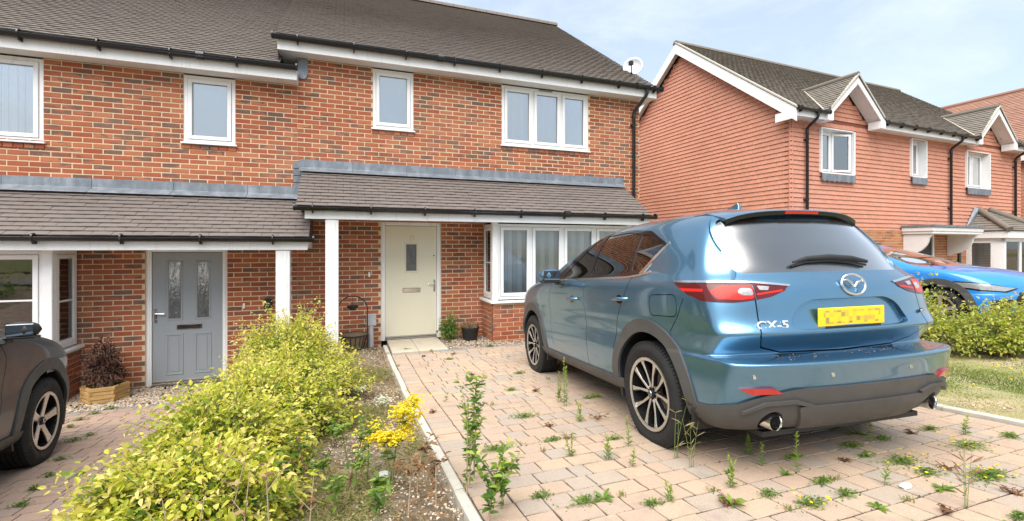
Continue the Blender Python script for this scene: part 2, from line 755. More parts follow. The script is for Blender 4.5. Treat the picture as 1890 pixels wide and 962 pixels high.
def mat_leaf(name, stops, trans=.45, rough=.45):
    """stops over the leaf's 'age' attribute; 'rnd' varies it"""
    m = NT(name)
    a = m.attr('age')
    r = m.attr('rnd')
    c = m.ramp(a, stops)
    c = m.mix(m.rng(r, 0, 1, 0, .55), c, m.mix(1.0, c, (.62, .70, .55), 'MULTIPLY'))
    m.P(col=c, rough=rough, spec=.35)
    tl = m.n('ShaderNodeBsdfTranslucent', {'Color': m.mix(1.0, c, (1.15, 1.25, .6), 'MULTIPLY')})
    mx = m.n('ShaderNodeMixShader', {0: trans})
    out = [x for x in m.t.nodes if x.type == 'OUTPUT_MATERIAL'][0]
    m.t.links.new(m.b.outputs[0], mx.inputs[1])
    m.t.links.new(tl.outputs[0], mx.inputs[2])
    m.t.links.new(mx.outputs[0], out.inputs['Surface'])


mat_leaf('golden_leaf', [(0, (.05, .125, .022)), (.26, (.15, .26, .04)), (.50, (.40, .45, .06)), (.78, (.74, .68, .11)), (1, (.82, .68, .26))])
mat_leaf('privet_leaf', [(0, (.06, .14, .025)), (.5, (.16, .29, .045)), (1, (.48, .52, .09))])
mat_leaf('hedge_leaf', [(0, (.09, .17, .03)), (.4, (.24, .34, .06)), (.75, (.50, .52, .11)), (1, (.60, .54, .15))])
mat_leaf('weed_leaf', [(0, (.06, .13, .035)), (.5, (.18, .29, .055)), (1, (.42, .50, .09))])
mat_leaf('dry_leaf', [(0, (.10, .055, .035)), (.5, (.26, .13, .06)), (1, (.42, .28, .15))], .25, .8)
mat_leaf('grass_blade', [(0, (.11, .17, .035)), (.4, (.24, .27, .07)), (.7, (.45, .38, .19)), (1, (.56, .48, .30))], .35, .7)
mat_leaf('purple_leaf', [(0, (.030, .012, .014)), (.6, (.075, .022, .022)), (1, (.15, .045, .035))], .3)
mat_leaf('yellow_petal', [(0, (.80, .55, .02)), (.5, (.86, .68, .03)), (1, (.88, .76, .08))], .3, .6)
mat_leaf('white_petal', [(0, (.70, .70, .64)), (1, (.82, .82, .78))], .3, .7)
plain('stem_green', (.16, .22, .06), .7)
plain('stem_woody', (.20, .14, .09), .9, var=.25, nscale=60)
plain('stem_dry', (.42, .31, .20), .9, var=.2, nscale=60)
plain('stem_red', (.20, .075, .06), .8, var=.25, nscale=60)
plain('white_stone', (.72, .70, .66), .9, var=.1, nscale=30, bump=.6)
# ------------------------------------------------------------------ ground, drives, kerbs
def grid_sheet(name, xs, ys, zf, mat):
    X, Y = np.meshgrid(xs, ys)
    Z = zf(X, Y)
    V = np.stack([X, Y, Z], -1).reshape(-1, 3)
    nx, ny = len(xs), len(ys)
    i = np.arange((ny - 1) * (nx - 1))
    a = (i // (nx - 1)) * nx + i % (nx - 1)
    F = np.stack([a, a + 1, a + nx + 1, a + nx], -1)
    return new_obj(name, mesh_np(name, V, F, mat, smooth_=True))


def axis_pts(lo, hi, a, b, step):
    near = np.arange(a, b + 1e-6, step)
    left = a - np.geomspace(.4, a - lo, 14)[::-1]
    right = b + np.geomspace(.4, hi - b, 14)
    return np.concatenate([left, near, right])


def wavy(X, Y):
    return .012 * np.sin(X * 3.1 + Y * 1.7) + .010 * np.sin(X * 7.3 - Y * 5.1) + .007 * np.sin(X * 13.7 + Y * 11.3)


DRIVE = (.640, 4.69, -10.2, -1.08)
DRIVE_L = (-7.5, -1.32, -10.2, -1.0)


def zground(X, Y):
    z = gz(X, Y) + wavy(X, Y) * .6 - .012
    ind = ((X > DRIVE[0] - .2) & (X < DRIVE[1] + .12) & (Y > DRIVE[2]) & (Y < 0.5)) | ((X < DRIVE_L[1] + .05) & (X > DRIVE_L[0]) & (Y > DRIVE_L[2]) & (Y < .5))
    return np.where(ind, z - .09, z)


g = grid_sheet('ground', axis_pts(-400, 400, -8, 12, .18), axis_pts(-400, 400, -10.6, 3, .18), zground, MATS['soil'])
tag(g, 'sandy bare ground around the houses', kind='structure')
# verge and lawn sheets lie on the ground
lw = grid_sheet('lawn', np.linspace(4.86, 7.6, 24), np.linspace(-10.2, -2.2, 60), lambda X, Y: gz(X, Y) + wavy(X, Y) * .6 + .006, MATS['lawn_soil'])
tag(lw, 'patchy green and straw coloured lawn beside the drive', kind='structure')
rd = grid_sheet('road', np.linspace(-90, 90, 30), np.linspace(-19, -12.4, 5), lambda X, Y: X * 0 + .40, MATS['asphalt'])
tag(rd, 'asphalt road behind the viewer', kind='structure')
pv = MB().box(-90, 90, -12.4, -10.55, .35, .515).build('pavement', MATS['pavement_asphalt'])
tag(pv, 'asphalt pavement behind the viewer', kind='structure')
fg = grid_sheet('far_ground', np.linspace(-120, 120, 30), np.linspace(-60, -19.01, 8), lambda X, Y: X * 0 + .52, MATS['ground_far'])
tag(fg, 'rough grass across the road', kind='structure')

BLOCKS = slab_templates(10, .014, .016)
JOINTS = []


def lay_blocks(name, rect, mat, row, widths, edge_course, seed, bias=None, sway=.0):
    x0, x1, y0, y1 = rect
    rnd = random.Random(seed)
    bed = grid_sheet(name, np.linspace(x0 - .02, x1 + .02, 30), np.linspace(y0, y1, 60), lambda X, Y: gz(X, Y) - .0055, MATS['joint_sand'])
    P = Pieces(BLOCKS)

    def put(cx, cy, w, d, a=0.):
        e = .05
        zc = float(gz(cx, cy))
        sx = float(gz(cx + e, cy) - gz(cx - e, cy)) / (2 * e)
        sy = float(gz(cx, cy + e) - gz(cx, cy - e)) / (2 * e)
        nrm = np.array([-sx + rnd.uniform(-.005, .005), -sy + rnd.uniform(-.005, .005), 1.0])
        nrm /= np.linalg.norm(nrm)
        a += rnd.uniform(-.012, .012)
        ax = np.array([math.cos(a), math.sin(a), 0])
        ax -= nrm * (ax @ nrm)
        ax /= np.linalg.norm(ax)
        ay = np.cross(nrm, ax)
        P.put(rnd.randrange(10), trs((cx, cy, zc + rnd.uniform(-.0015, .002)), ax, ay, nrm, (w - .0092, d - .0092, .05)), rnd.random())

    ec = .20 if edge_course else 0
    y = y1
    k = 0
    while y - row > y0:
        d = row
        if edge_course:
            put(x0 + ec / 2, y - d / 2, ec, d)
        x = x0 + ec - rnd.random() * .12 * 0
        while x < x1 - .02:
            w = rnd.choice(widths)
            if x + w > x1 - .09:
                w = x1 - x
            JOINTS.append((x, y, w, d))
            put(x + w / 2, y - d / 2 + sway * math.sin((x + w / 2) * 1.3 + k), w, d)
            x += w
        y -= d
        k += 1
    P.finish('paving_block', MATS[mat], bed, limit=300, rest_name='paving_field', bias=bias)
    return bed


d1 = lay_blocks('driveway', DRIVE, 'paving', .155, (.115, .155, .155, .205, .205, .23), True, 3)
tag(d1, 'buff and pink block paved driveway under the blue car', kind='structure')
d0 = lay_blocks('driveway', DRIVE_L, 'paving_left', .15, (.12, .15, .19, .21), False, 5)
tag(d0, 'reddish block paved driveway under the grey car', kind='structure')


def kerb_run(x, y0, y1, w, top, n, name, label):
    root = empty(name, (x, y1, float(gz(x, y1))))
    inv = root.matrix_basis.inverted()
    ys = np.linspace(y1, y0, n + 1)
    for i in range(n):
        a, b = ys[i] - .004, ys[i + 1] + .004
        m = MB()
        za, zb = float(gz(x + .3, a)), float(gz(x + .3, b))
        j = random.uniform(-.006, .006)
        V = []
        for (yy, zz) in ((a, za), (b, zb)):
            for (dx, dz) in ((-w / 2, -.1), (-w / 2, top - .008), (-w / 2 + .008, top), (w / 2 - .012, top), (w / 2, top - .012), (w / 2, -.1)):
                V.append((x + j + dx, yy, zz + dz))
        F = [(0, 1, 2, 3, 4, 5), (11, 10, 9, 8, 7, 6)] + [(q, q + 6, (q + 1) % 6 + 6, (q + 1) % 6) for q in range(6)]
        m.add(V, F)
        m.rot(inv)
        m.build('edging_stone', MATS['kerb_concrete'], root)
    tag(root, label, 'kerb')


kerb_run(.60, -8.3, -.42, .062, .028, 9, 'kerb', 'pale concrete edging between the paved drive and the weedy bed')
kerb_run(4.74, -9.6, -1.0, .075, .035, 9, 'kerb', 'pale rounded concrete edging between drive and lawn')

# threshold slabs, drain and gravel strip at the cream door's house
def slab_piece(name, x0, x1, y0, y1, z0, z1, mat, parent=None, bev=.006):
    return MB().box(x0, x1, y0, y1, z0, z1).build(name, MATS[mat], parent, bevel=bev)


st = empty('door_step', (1.1, -.6, -.03))
for a, b in ((.66, 1.06), (1.066, 1.52)):
    m = MB().box(a - 1.1, b - 1.1, -.42, .58, -.06, .028)
    m.build('paving_slab', MATS['slab_stone'], st, bevel=.006)
tag(st, 'two buff stone slabs in front of the cream door', 'door step')
dr = empty('drain_channel', (2.7, -1.05, -.03))
for i in range(5):
    m = MB()
    a = -2.05 + i * .8
    m.box(a, a + .795, -.012, .0, -.05, .012).box(a, a + .795, .05, .062, -.05, .012)
    for k in range(40):
        m.box(a + .005 + k * .02, a + .014 + k * .02, 0, .05, -.02, .008)
    m.build('drain_grate', MATS['galvanised'], dr)
tag(dr, 'narrow grated drain channel along the end of the paved drive', 'drain')
dr2 = empty('drain_channel', (-2.6, -.98, -.48))
for i in range(4):
    m = MB()
    a = -2.9 + i * 1.0
    m.box(a, a + .995, -.012, .0, -.05, .014).box(a, a + .995, .05, .062, -.05, .014)
    for k in range(50):
        m.box(a + .005 + k * .02, a + .014 + k * .02, 0, .05, -.02, .010)
    m.build('drain_grate', MATS['galvanised'], dr2)
tag(dr2, 'grey drain channel edging the gravel by the grey door', 'drain')


def pebbles(name, rect, n, size, label, zoff=0., mask=None, seed=1, mat='gravel'):
    rg = np.random.default_rng(seed)
    X = rg.uniform(rect[0], rect[1], n)
    Y = rg.uniform(rect[2], rect[3], n)
    if mask is not None:
        k = mask(X, Y)
        X, Y = X[k], Y[k]
    n = len(X)
    Z = gz(X, Y) + zoff
    base = np.array([(-1, -.3, -.6), (1, -.2, -.6), (.2, 1, -.6), (-.7, -.7, .3), (.8, -.5, .45), (.5, .8, .3), (-.6, .6, .5)], float) * .5
    Fq = np.array([(0, 1, 4, 3), (1, 2, 5, 4), (2, 0, 3, 6), (3, 4, 5, 6), (2, 6, 5, 5)])[:4]
    s = size * rg.uniform(.5, 1.5, n)
    a = rg.uniform(0, 6.28, n)
    ca, sa = np.cos(a)[:, None], np.sin(a)[:, None]
    bx = base[None, :, 0] * rg.uniform(.7, 1.3, (n, 1))
    by = base[None, :, 1] * rg.uniform(.7, 1.3, (n, 1))
    V = np.stack([X[:, None] + s[:, None] * (bx * ca - by * sa), Y[:, None] + s[:, None] * (bx * sa + by * ca), Z[:, None] + s[:, None] * (base[None, :, 2] * .7 + .1)], -1)
    F = (Fq[None] + (np.arange(n) * 7)[:, None, None]).reshape(-1, 4)
    me = mesh_np(name, V.reshape(-1, 3), F, MATS[mat], {'rnd': np.repeat(rg.random(n), 4)})
    return tag(new_obj(name, me), label, 'gravel', kind='stuff')


pebbles('gravel', (1.5, 5.3, -1.0, -.02), 5200, .024, 'brown pea gravel strip along the wall by the cream door', .0, seed=2, mask=lambda X, Y: ~((Y < -.66) & (X > 2.3) & (Y > -.68)))
pebbles('gravel', (-3.6, -1.3, -.93, -.02), 5200, .026, 'cream and brown gravel in front of the grey door wall', .0, seed=3)
pebbles('gravel', (-.45, .57, -7.2, -.4), 7000, .013, 'grey chippings scattered over the bed beside the kerb', .0, seed=4, mask=lambda X, Y: (np.sin(X * 9 + Y * 2.3) + np.sin(Y * 5.1 - X * 3) + (X - .1) * 4) > .3)
pebbles('gravel', (4.8, 5.5, -9.4, -4.2), 2600, .014, 'grey chippings between the pale kerb and the lawn', .006, seed=5, mask=lambda X, Y: (np.sin(X * 9 + Y * 2.3) + np.sin(Y * 4.1) - (X - 5.0) * 5) > .2)
# ------------------------------------------------------------------ houses
BRICK_T = [brick_template()]
TILE_T = [tile_template()]
HUNG_T = [tile_template(.10)]
I4 = np.eye(4)


def wall_cells(x0, x1, z0, z1, holes):
    xs = sorted({x0, x1, *[min(max(h[i], x0), x1) for h in holes for i in (0, 1)]})
    zs = sorted({z0, z1, *[min(max(h[i], z0), z1) for h in holes for i in (2, 3)]})
    out = []
    for i in range(len(xs) - 1):
        for j in range(len(zs) - 1):
            cx, cz = (xs[i] + xs[i + 1]) / 2, (zs[j] + zs[j + 1]) / 2
            if not any(h[0] < cx < h[1] and h[2] < cz < h[3] for h in holes):
                out.append((xs[i], xs[i + 1], zs[j], zs[j + 1]))
    return out


def wall_mesh(mb, x0, x1, z0, z1, holes, y0, y1, M=I4):
    """slab with openings; front face y0, back y1"""
    cells = wall_cells(x0, x1, z0, z1, holes)
    V, F = [], []

    def quad(a, b, c, d):
        n = len(V)
        V.extend([a, b, c, d])
        F.append((n, n + 1, n + 2, n + 3))
    for (a, b, c, d) in cells:
        quad((a, y0, c), (b, y0, c), (b, y0, d), (a, y0, d))
        quad((b, y1, c), (a, y1, c), (a, y1, d), (b, y1, d))
    for h in holes + [(x0, x1, z0, z1)]:
        a, b, c, d = max(h[0], x0), min(h[1], x1), max(h[2], z0), min(h[3], z1)
        quad((a, y0, c), (a, y1, c), (a, y1, d), (a, y0, d))
        quad((b, y1, c), (b, y0, c), (b, y0, d), (b, y1, d))
        quad((a, y0, d), (a, y1, d), (b, y1, d), (b, y0, d))
        quad((a, y1, c), (a, y0, c), (b, y0, c), (b, y1, c))
    V = np.array(V) @ M[:3, :3].T + M[:3, 3]
    mb.add(V, F)


def lay_bricks(P, x0, x1, z0, z1, holes, M=I4, L=.2335, H=.075, seed=1, off=0., face=0., zbase=0.):
    rnd = random.Random(seed)
    k0 = int(math.floor((z0 - zbase) / H))
    k1 = int(math.ceil((z1 - zbase) / H))
    ex, ey, ez = M[:3, 0], M[:3, 1], M[:3, 2]
    for k in range(k0, k1):
        za, zb = zbase + k * H + .0062, zbase + (k + 1) * H - .0062
        za, zb = max(za, z0 + .002), min(zb, z1 - .002)
        if zb - za < .02:
            continue
        zc = (za + zb) / 2
        spans = [(x0 + .002, x1 - .002)]
        for h in holes:
            if h[2] < zc < h[3]:
                ns = []
                for a, b in spans:
                    if h[1] <= a or h[0] >= b:
                        ns.append((a, b))
                        continue
                    if h[0] > a:
                        ns.append((a, h[0] - .004))
                    if h[1] < b:
                        ns.append((h[1] + .004, b))
                spans = ns
        for a, b in spans:
            s = off + (k % 2) * L / 2
            i = math.floor((a - s) / L)
            x = s + i * L
            while x < b:
                xa, xb = max(x + .0065, a), min(x + L - .0065, b)
                if xb - xa > .028:
                    c = np.array([(xa + xb) / 2, face + rnd.uniform(-.0022, .0022), zc + rnd.uniform(-.001, .001)])
                    c = M[:3, :3] @ c + M[:3, 3]
                    t = rnd.uniform(-.006, .006)
                    P.put(0, trs(c, ex + ez * t, ey, ez - ex * t, (xb - xa, .06, zb - za)), rnd.random())
                x += L


def header_row(P, x0, x1, z, M=I4, w=.1125, seed=3, proud=.012):
    rnd = random.Random(seed)
    n = max(1, round((x1 - x0) / w))
    w = (x1 - x0) / n
    for i in range(n):
        c = np.array([x0 + (i + .5) * w, -proud + rnd.uniform(-.002, .002), z])
        c = M[:3, :3] @ c + M[:3, 3]
        P.put(0, trs(c, M[:3, 0], M[:3, 1], M[:3, 2], (w - .01, .07, .066)), rnd.random())


def lay_tiles(P, x0, x1, eave, pitch, length, gauge, width, M=I4, seed=1, keep=None, thick=.02, jitter=1.):
    """rows of tiles from the eave (y,z) up a slope"""
    rnd = random.Random(seed)
    up = np.array([0, math.cos(pitch), math.sin(pitch)])
    nrm = np.array([0, -math.sin(pitch), math.cos(pitch)])
    nrow = int(round(length / gauge))
    ex = np.array([1.0, 0, 0])
    for k in range(nrow):
        x = x0 - (width / 2 if k % 2 else 0)
        while x < x1 - .01:
            a, b = max(x, x0), min(x + width, x1)
            if b - a > .02:
                c = np.array([(a + b) / 2, eave[0], eave[1]]) + up * ((k + .5) * gauge) + nrm * (thick + rnd.uniform(-.0025, .0025) * jitter)
                if keep is None or keep(c):
                    cc = M[:3, :3] @ c + M[:3, 3]
                    t = rnd.uniform(-.012, .012) * jitter
                    u2 = up + ex * t
                    P.put(0, trs(cc, M[:3, :3] @ (ex - up * t), M[:3, :3] @ u2, M[:3, :3] @ nrm, (b - a - .004, gauge, thick)), rnd.random())
            x += width


def frame_rect(mb, x0, x1, z0, z1, w, y0, y1, wb=None):
    wb = wb or w
    mb.box(x0, x0 + w, y0, y1, z0, z1).box(x1 - w, x1, y0, y1, z0, z1)
    mb.box(x0 + w, x1 - w, y0, y1, z1 - w, z1).box(x0 + w, x1 - w, y0, y1, z0, z0 + wb)


def window(root, x0, x1, z0, z1, cuts=(), y=.02, M=None, glass='window_glass', blind=None, fw=.055, sw=.052, sill=True, bar=None, room=1.2, open_pane=None, label=None, sill_ext=.03, head_vent=False):
    """white frame with casements, panes and a sill; x0..z1 is the opening"""
    m = MB()
    frame_rect(m, x0, x1, z0, z1, fw, y, y + .07)
    xs = [x0] + [x0 + (x1 - x0) * c for c in cuts] + [x1]
    for c in xs[1:-1]:
        m.box(c - .022, c + .022, y + .002, y + .068, z0 + fw, z1 - fw)
    w = m.build('window', MATS['upvc'], root, Matrix(M) if M is not None else None, bevel=.004)
    if label:
        w['label'] = label
    for i in range(len(xs) - 1):
        a = xs[i] + (fw if i == 0 else .022) + .004
        b = xs[i + 1] - (fw if i == len(xs) - 2 else .022) - .004
        c, d = z0 + fw + .004, z1 - fw - .004
        s = MB()
        frame_rect(s, a, b, c, d, sw, y - .014, y + .05)
        if bar:
            zb = c + (d - c) * bar
            s.box(a + sw, b - sw, y - .004, y + .03, zb - .011, zb + .011)
        pm = None
        g = MB().box(a + sw - .004, b - sw + .004, y + .016, y + .022, c + sw - .004, d - sw + .004)
        gl = MB()
        frame_rect(gl, a + sw - .001, b - sw + .001, c + sw - .001, d - sw + .001, .008, y + .006, y + .016)
        if open_pane == i:
            Mo = Matrix.Translation((a, y, 0)) @ Matrix.Rotation(R(-16), 4, 'Z') @ Matrix.Translation((-a, -y, 0))
            pm = Mo
        cs = s.build('casement', MATS['upvc'], w, pm, bevel=.004)
        g.build('pane', MATS[glass], w, pm)
        gl.build('glazing_bead', MATS['upvc_grey'], w, pm)
    if blind:
        kind, dist = blind
        if kind == 'vertical':
            n = int((x1 - x0) / .089)
            for k in range(n):
                cx = x0 + fw + (k + .5) * (x1 - x0 - 2 * fw) / n
                q = MB()
                a = R((52 if dist > .1 else 14) + 9 * math.sin(k * 2.7))
                dx, dy = math.cos(a) * .047, math.sin(a) * .047
                yy = y + dist
                q.add([(cx - dx, yy + dy, z0 + .06), (cx + dx, yy - dy, z0 + .06), (cx + dx, yy - dy, z1 - .05), (cx - dx, yy + dy, z1 - .05),
                       (cx - dx, yy + dy + .002, z0 + .06), (cx + dx, yy - dy + .002, z0 + .06), (cx + dx, yy - dy + .002, z1 - .05), (cx - dx, yy + dy + .002, z1 - .05)],
                      [(0, 1, 2, 3), (7, 6, 5, 4), (0, 4, 5, 1), (2, 6, 7, 3), (1, 5, 6, 2), (3, 7, 4, 0)])
                q.build('blind_slat', MATS['slat_fabric'], w)
        elif kind == 'venetian':
            n = int((z1 - z0) / .05)
            q = MB()
            for k in range(n):
                zz = z0 + .05 + k * .05
                q.add([(x0 + .05, y + dist - .018, zz - .012), (x1 - .05, y + dist - .018, zz - .012), (x1 - .05, y + dist + .018, zz + .014), (x0 + .05, y + dist + .018, zz + .014)], [(0, 1, 2, 3)])
            q.build('venetian_blind', MATS['slat_fabric'], w)
        elif kind == 'curtain':
            q = MB()
            for (a, b) in ((x0 + .04, x0 + (x1 - x0) * .2), (x1 - (x1 - x0) * .2, x1 - .04)):
                n = 14
                V = []
                for zz in (z0 + .04, z1 - .04):
                    for k in range(n + 1):
                        V.append((a + (b - a) * k / n, y + dist + .02 * math.sin(k * 1.9), zz))
                q.add(V, [(k, k + 1, k + n + 2, k + n + 1) for k in range(n)])
            q.build('curtain', MATS['slat_fabric'], w)
        else:
            MB().box(x0 + .03, x1 - .03, y + dist, y + dist + .004, z0 + .04, z1 - .03).build('blind', MATS[kind], w)
    if head_vent:
        cx = (x0 + x1) / 2
        MB().box(cx - .16, cx + .12, y - .016, y + .004, z1 - .032, z1 - .012).build('trickle_vent', MATS['upvc_grey'], w)
    if sill:
        q = MB()
        q.prism([(y - .055, z0 - .028), (y - .055, z0 - .004), (y + .03, z0 + .006), (y + .03, z0 - .028)], x0 - sill_ext, x1 + sill_ext, axis=0)
        q.build('sill', MATS['upvc'], w, bevel=.003)
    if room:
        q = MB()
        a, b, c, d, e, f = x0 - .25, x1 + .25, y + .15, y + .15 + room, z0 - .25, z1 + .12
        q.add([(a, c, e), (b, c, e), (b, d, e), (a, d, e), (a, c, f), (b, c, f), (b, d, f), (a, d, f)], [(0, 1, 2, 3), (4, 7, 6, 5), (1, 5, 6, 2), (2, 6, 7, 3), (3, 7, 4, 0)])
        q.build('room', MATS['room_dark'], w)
    return w


def gutter_run(root, x0, x1, y, z, r=.056, every=.82, M=None, bracket_off=.3, joints=()):
    m = MB()
    pts = []
    n = 10
    V = []
    for x in (x0, x1):
        for k in range(n + 1):
            w = math.pi + math.pi * k / n
            V.append((x, y + r * math.cos(w), z + r * math.sin(w)))
        for k in range(n + 1):
            w = 2 * math.pi - math.pi * k / n
            V.append((x, y + (r - .006) * math.cos(w), z + (r - .006) * math.sin(w)))
    h = 2 * (n + 1)
    F = [(k, (k + 1) % h, (k + 1) % h + h, k + h) for k in range(h)] + [tuple(range(h)), tuple(range(2 * h - 1, h - 1, -1))]
    m.add(V, F)
    m.tube([(x0, y - r, z), (x1, y - r, z)], .007, 6)
    for x in (x0, x1):
        m.lathe([(r + .004, x - .012), (r + .004, x + .012)], 18, axis=0, c=(0, y, z - .0))
    gt = m.build('gutter', MATS['gutter_black'], root, Matrix(M) if M is not None else None, smooth_deg=40)
    x = x0 + bracket_off
    while x < x1 - .05:
        b = MB()
        b.lathe([(r + .004, x - .009), (r + .004, x + .009)], 16, axis=0, c=(0, y, z - .002))
        b.prism([(y - .01, z - r - .035), (y - .025, z - r + .01), (y + r + .01, z - r + .02), (y + r + .004, z - r - .035), (y + r - .012, z - r - .035)], x - .010, x + .010, axis=0)
        b.build('gutter_bracket', MATS['gutter_black'], gt)
        x += every
    for x in joints:
        MB().lathe([(r + .008, x - .05), (r + .008, x + .05)], 18, axis=0, c=(0, y, z)).build('gutter_joint', MATS['gutter_black'], gt)
    return gt


def downpipe(root, x, gy, gz_, wy, ztop, zbot, r=.034, M=None, dx=0.):
    m = MB()
    m.tube([(x + dx, gy, gz_ - .02), (x + dx, gy, gz_ - .13), (x + dx * .9, gy + .02, gz_ - .17), (x + dx * .1, wy - .02, ztop + .04), (x, wy, ztop), (x, wy, zbot)], r, 10)
    m.tube([(x, wy, ztop - .02), (x, wy, ztop - .1)], r + .006, 10)
    p = m.build('downpipe', MATS['gutter_black'], root, Matrix(M) if M is not None else None, smooth_deg=40)
    z = ztop - .25
    while z > zbot:
        MB().box(x - .055, x + .055, wy - .012, wy + .07, z - .014, z + .014).build('pipe_clip', MATS['gutter_black'], p)
        z -= 1.45
    return p


def rounded(mb, x0, x1, z0, z1, y0, y1):
    return mb.box(x0, x1, y0, y1, z0, z1)


def raised_panel(parent, x0, x1, z0, z1, y, mat, name='door_panel'):
    """moulded frame standing proud and a fielded centre"""
    m = MB()
    w = .028
    for (a, b, c, d) in ((x0, x1, z0, z0 + w), (x0, x1, z1 - w, z1), (x0, x0 + w, z0 + w, z1 - w), (x1 - w, x1, z0 + w, z1 - w)):
        m.box(a, b, y - .009, y + .004, c, d)
    m.build(name, mat, parent, bevel=.006)


def lever_handle(parent, x, z, side, y):
    m = MB()
    m.box(x - .016, x + .016, y - .010, y, z - .11, z + .10)
    m.tube([(x, y - .01, z + .03), (x, y - .05, z + .03), (x + side * .02, y - .055, z + .03), (x + side * .12, y - .05, z + .03)], .009, 8)
    m.lathe([(.011, y - .018), (.011, y - .008)], 10, axis=1, c=(x, 0, z - .06))
    return m.build('door_handle', MATS['chrome'], parent, smooth_deg=40)


def letter_plate(parent, x0, x1, z0, z1, y):
    m = MB()
    frame_rect(m, x0, x1, z0, z1, .009, y - .010, y)
    m.box(x0 + .009, x1 - .009, y - .016, y - .002, z0 + .009, z1 - .006)
    return m.build('letter_plate', MATS['chrome'], parent, bevel=.004)


def door_frame(root, x0, x1, z0, z1, y):
    m = MB()
    w = .068
    m.box(x0, x0 + w, y, y + .09, z0, z1).box(x1 - w, x1, y, y + .09, z0, z1).box(x0 + w, x1 - w, y, y + .09, z1 - w, z1)
    m.box(x0 + .02, x0 + w - .02, y - .006, y + .01, z0, z1 - .02).box(x1 - w + .02, x1 - .02, y - .006, y + .01, z0, z1 - .02)
    return m.build('door_frame', MATS['upvc'], root, bevel=.004)


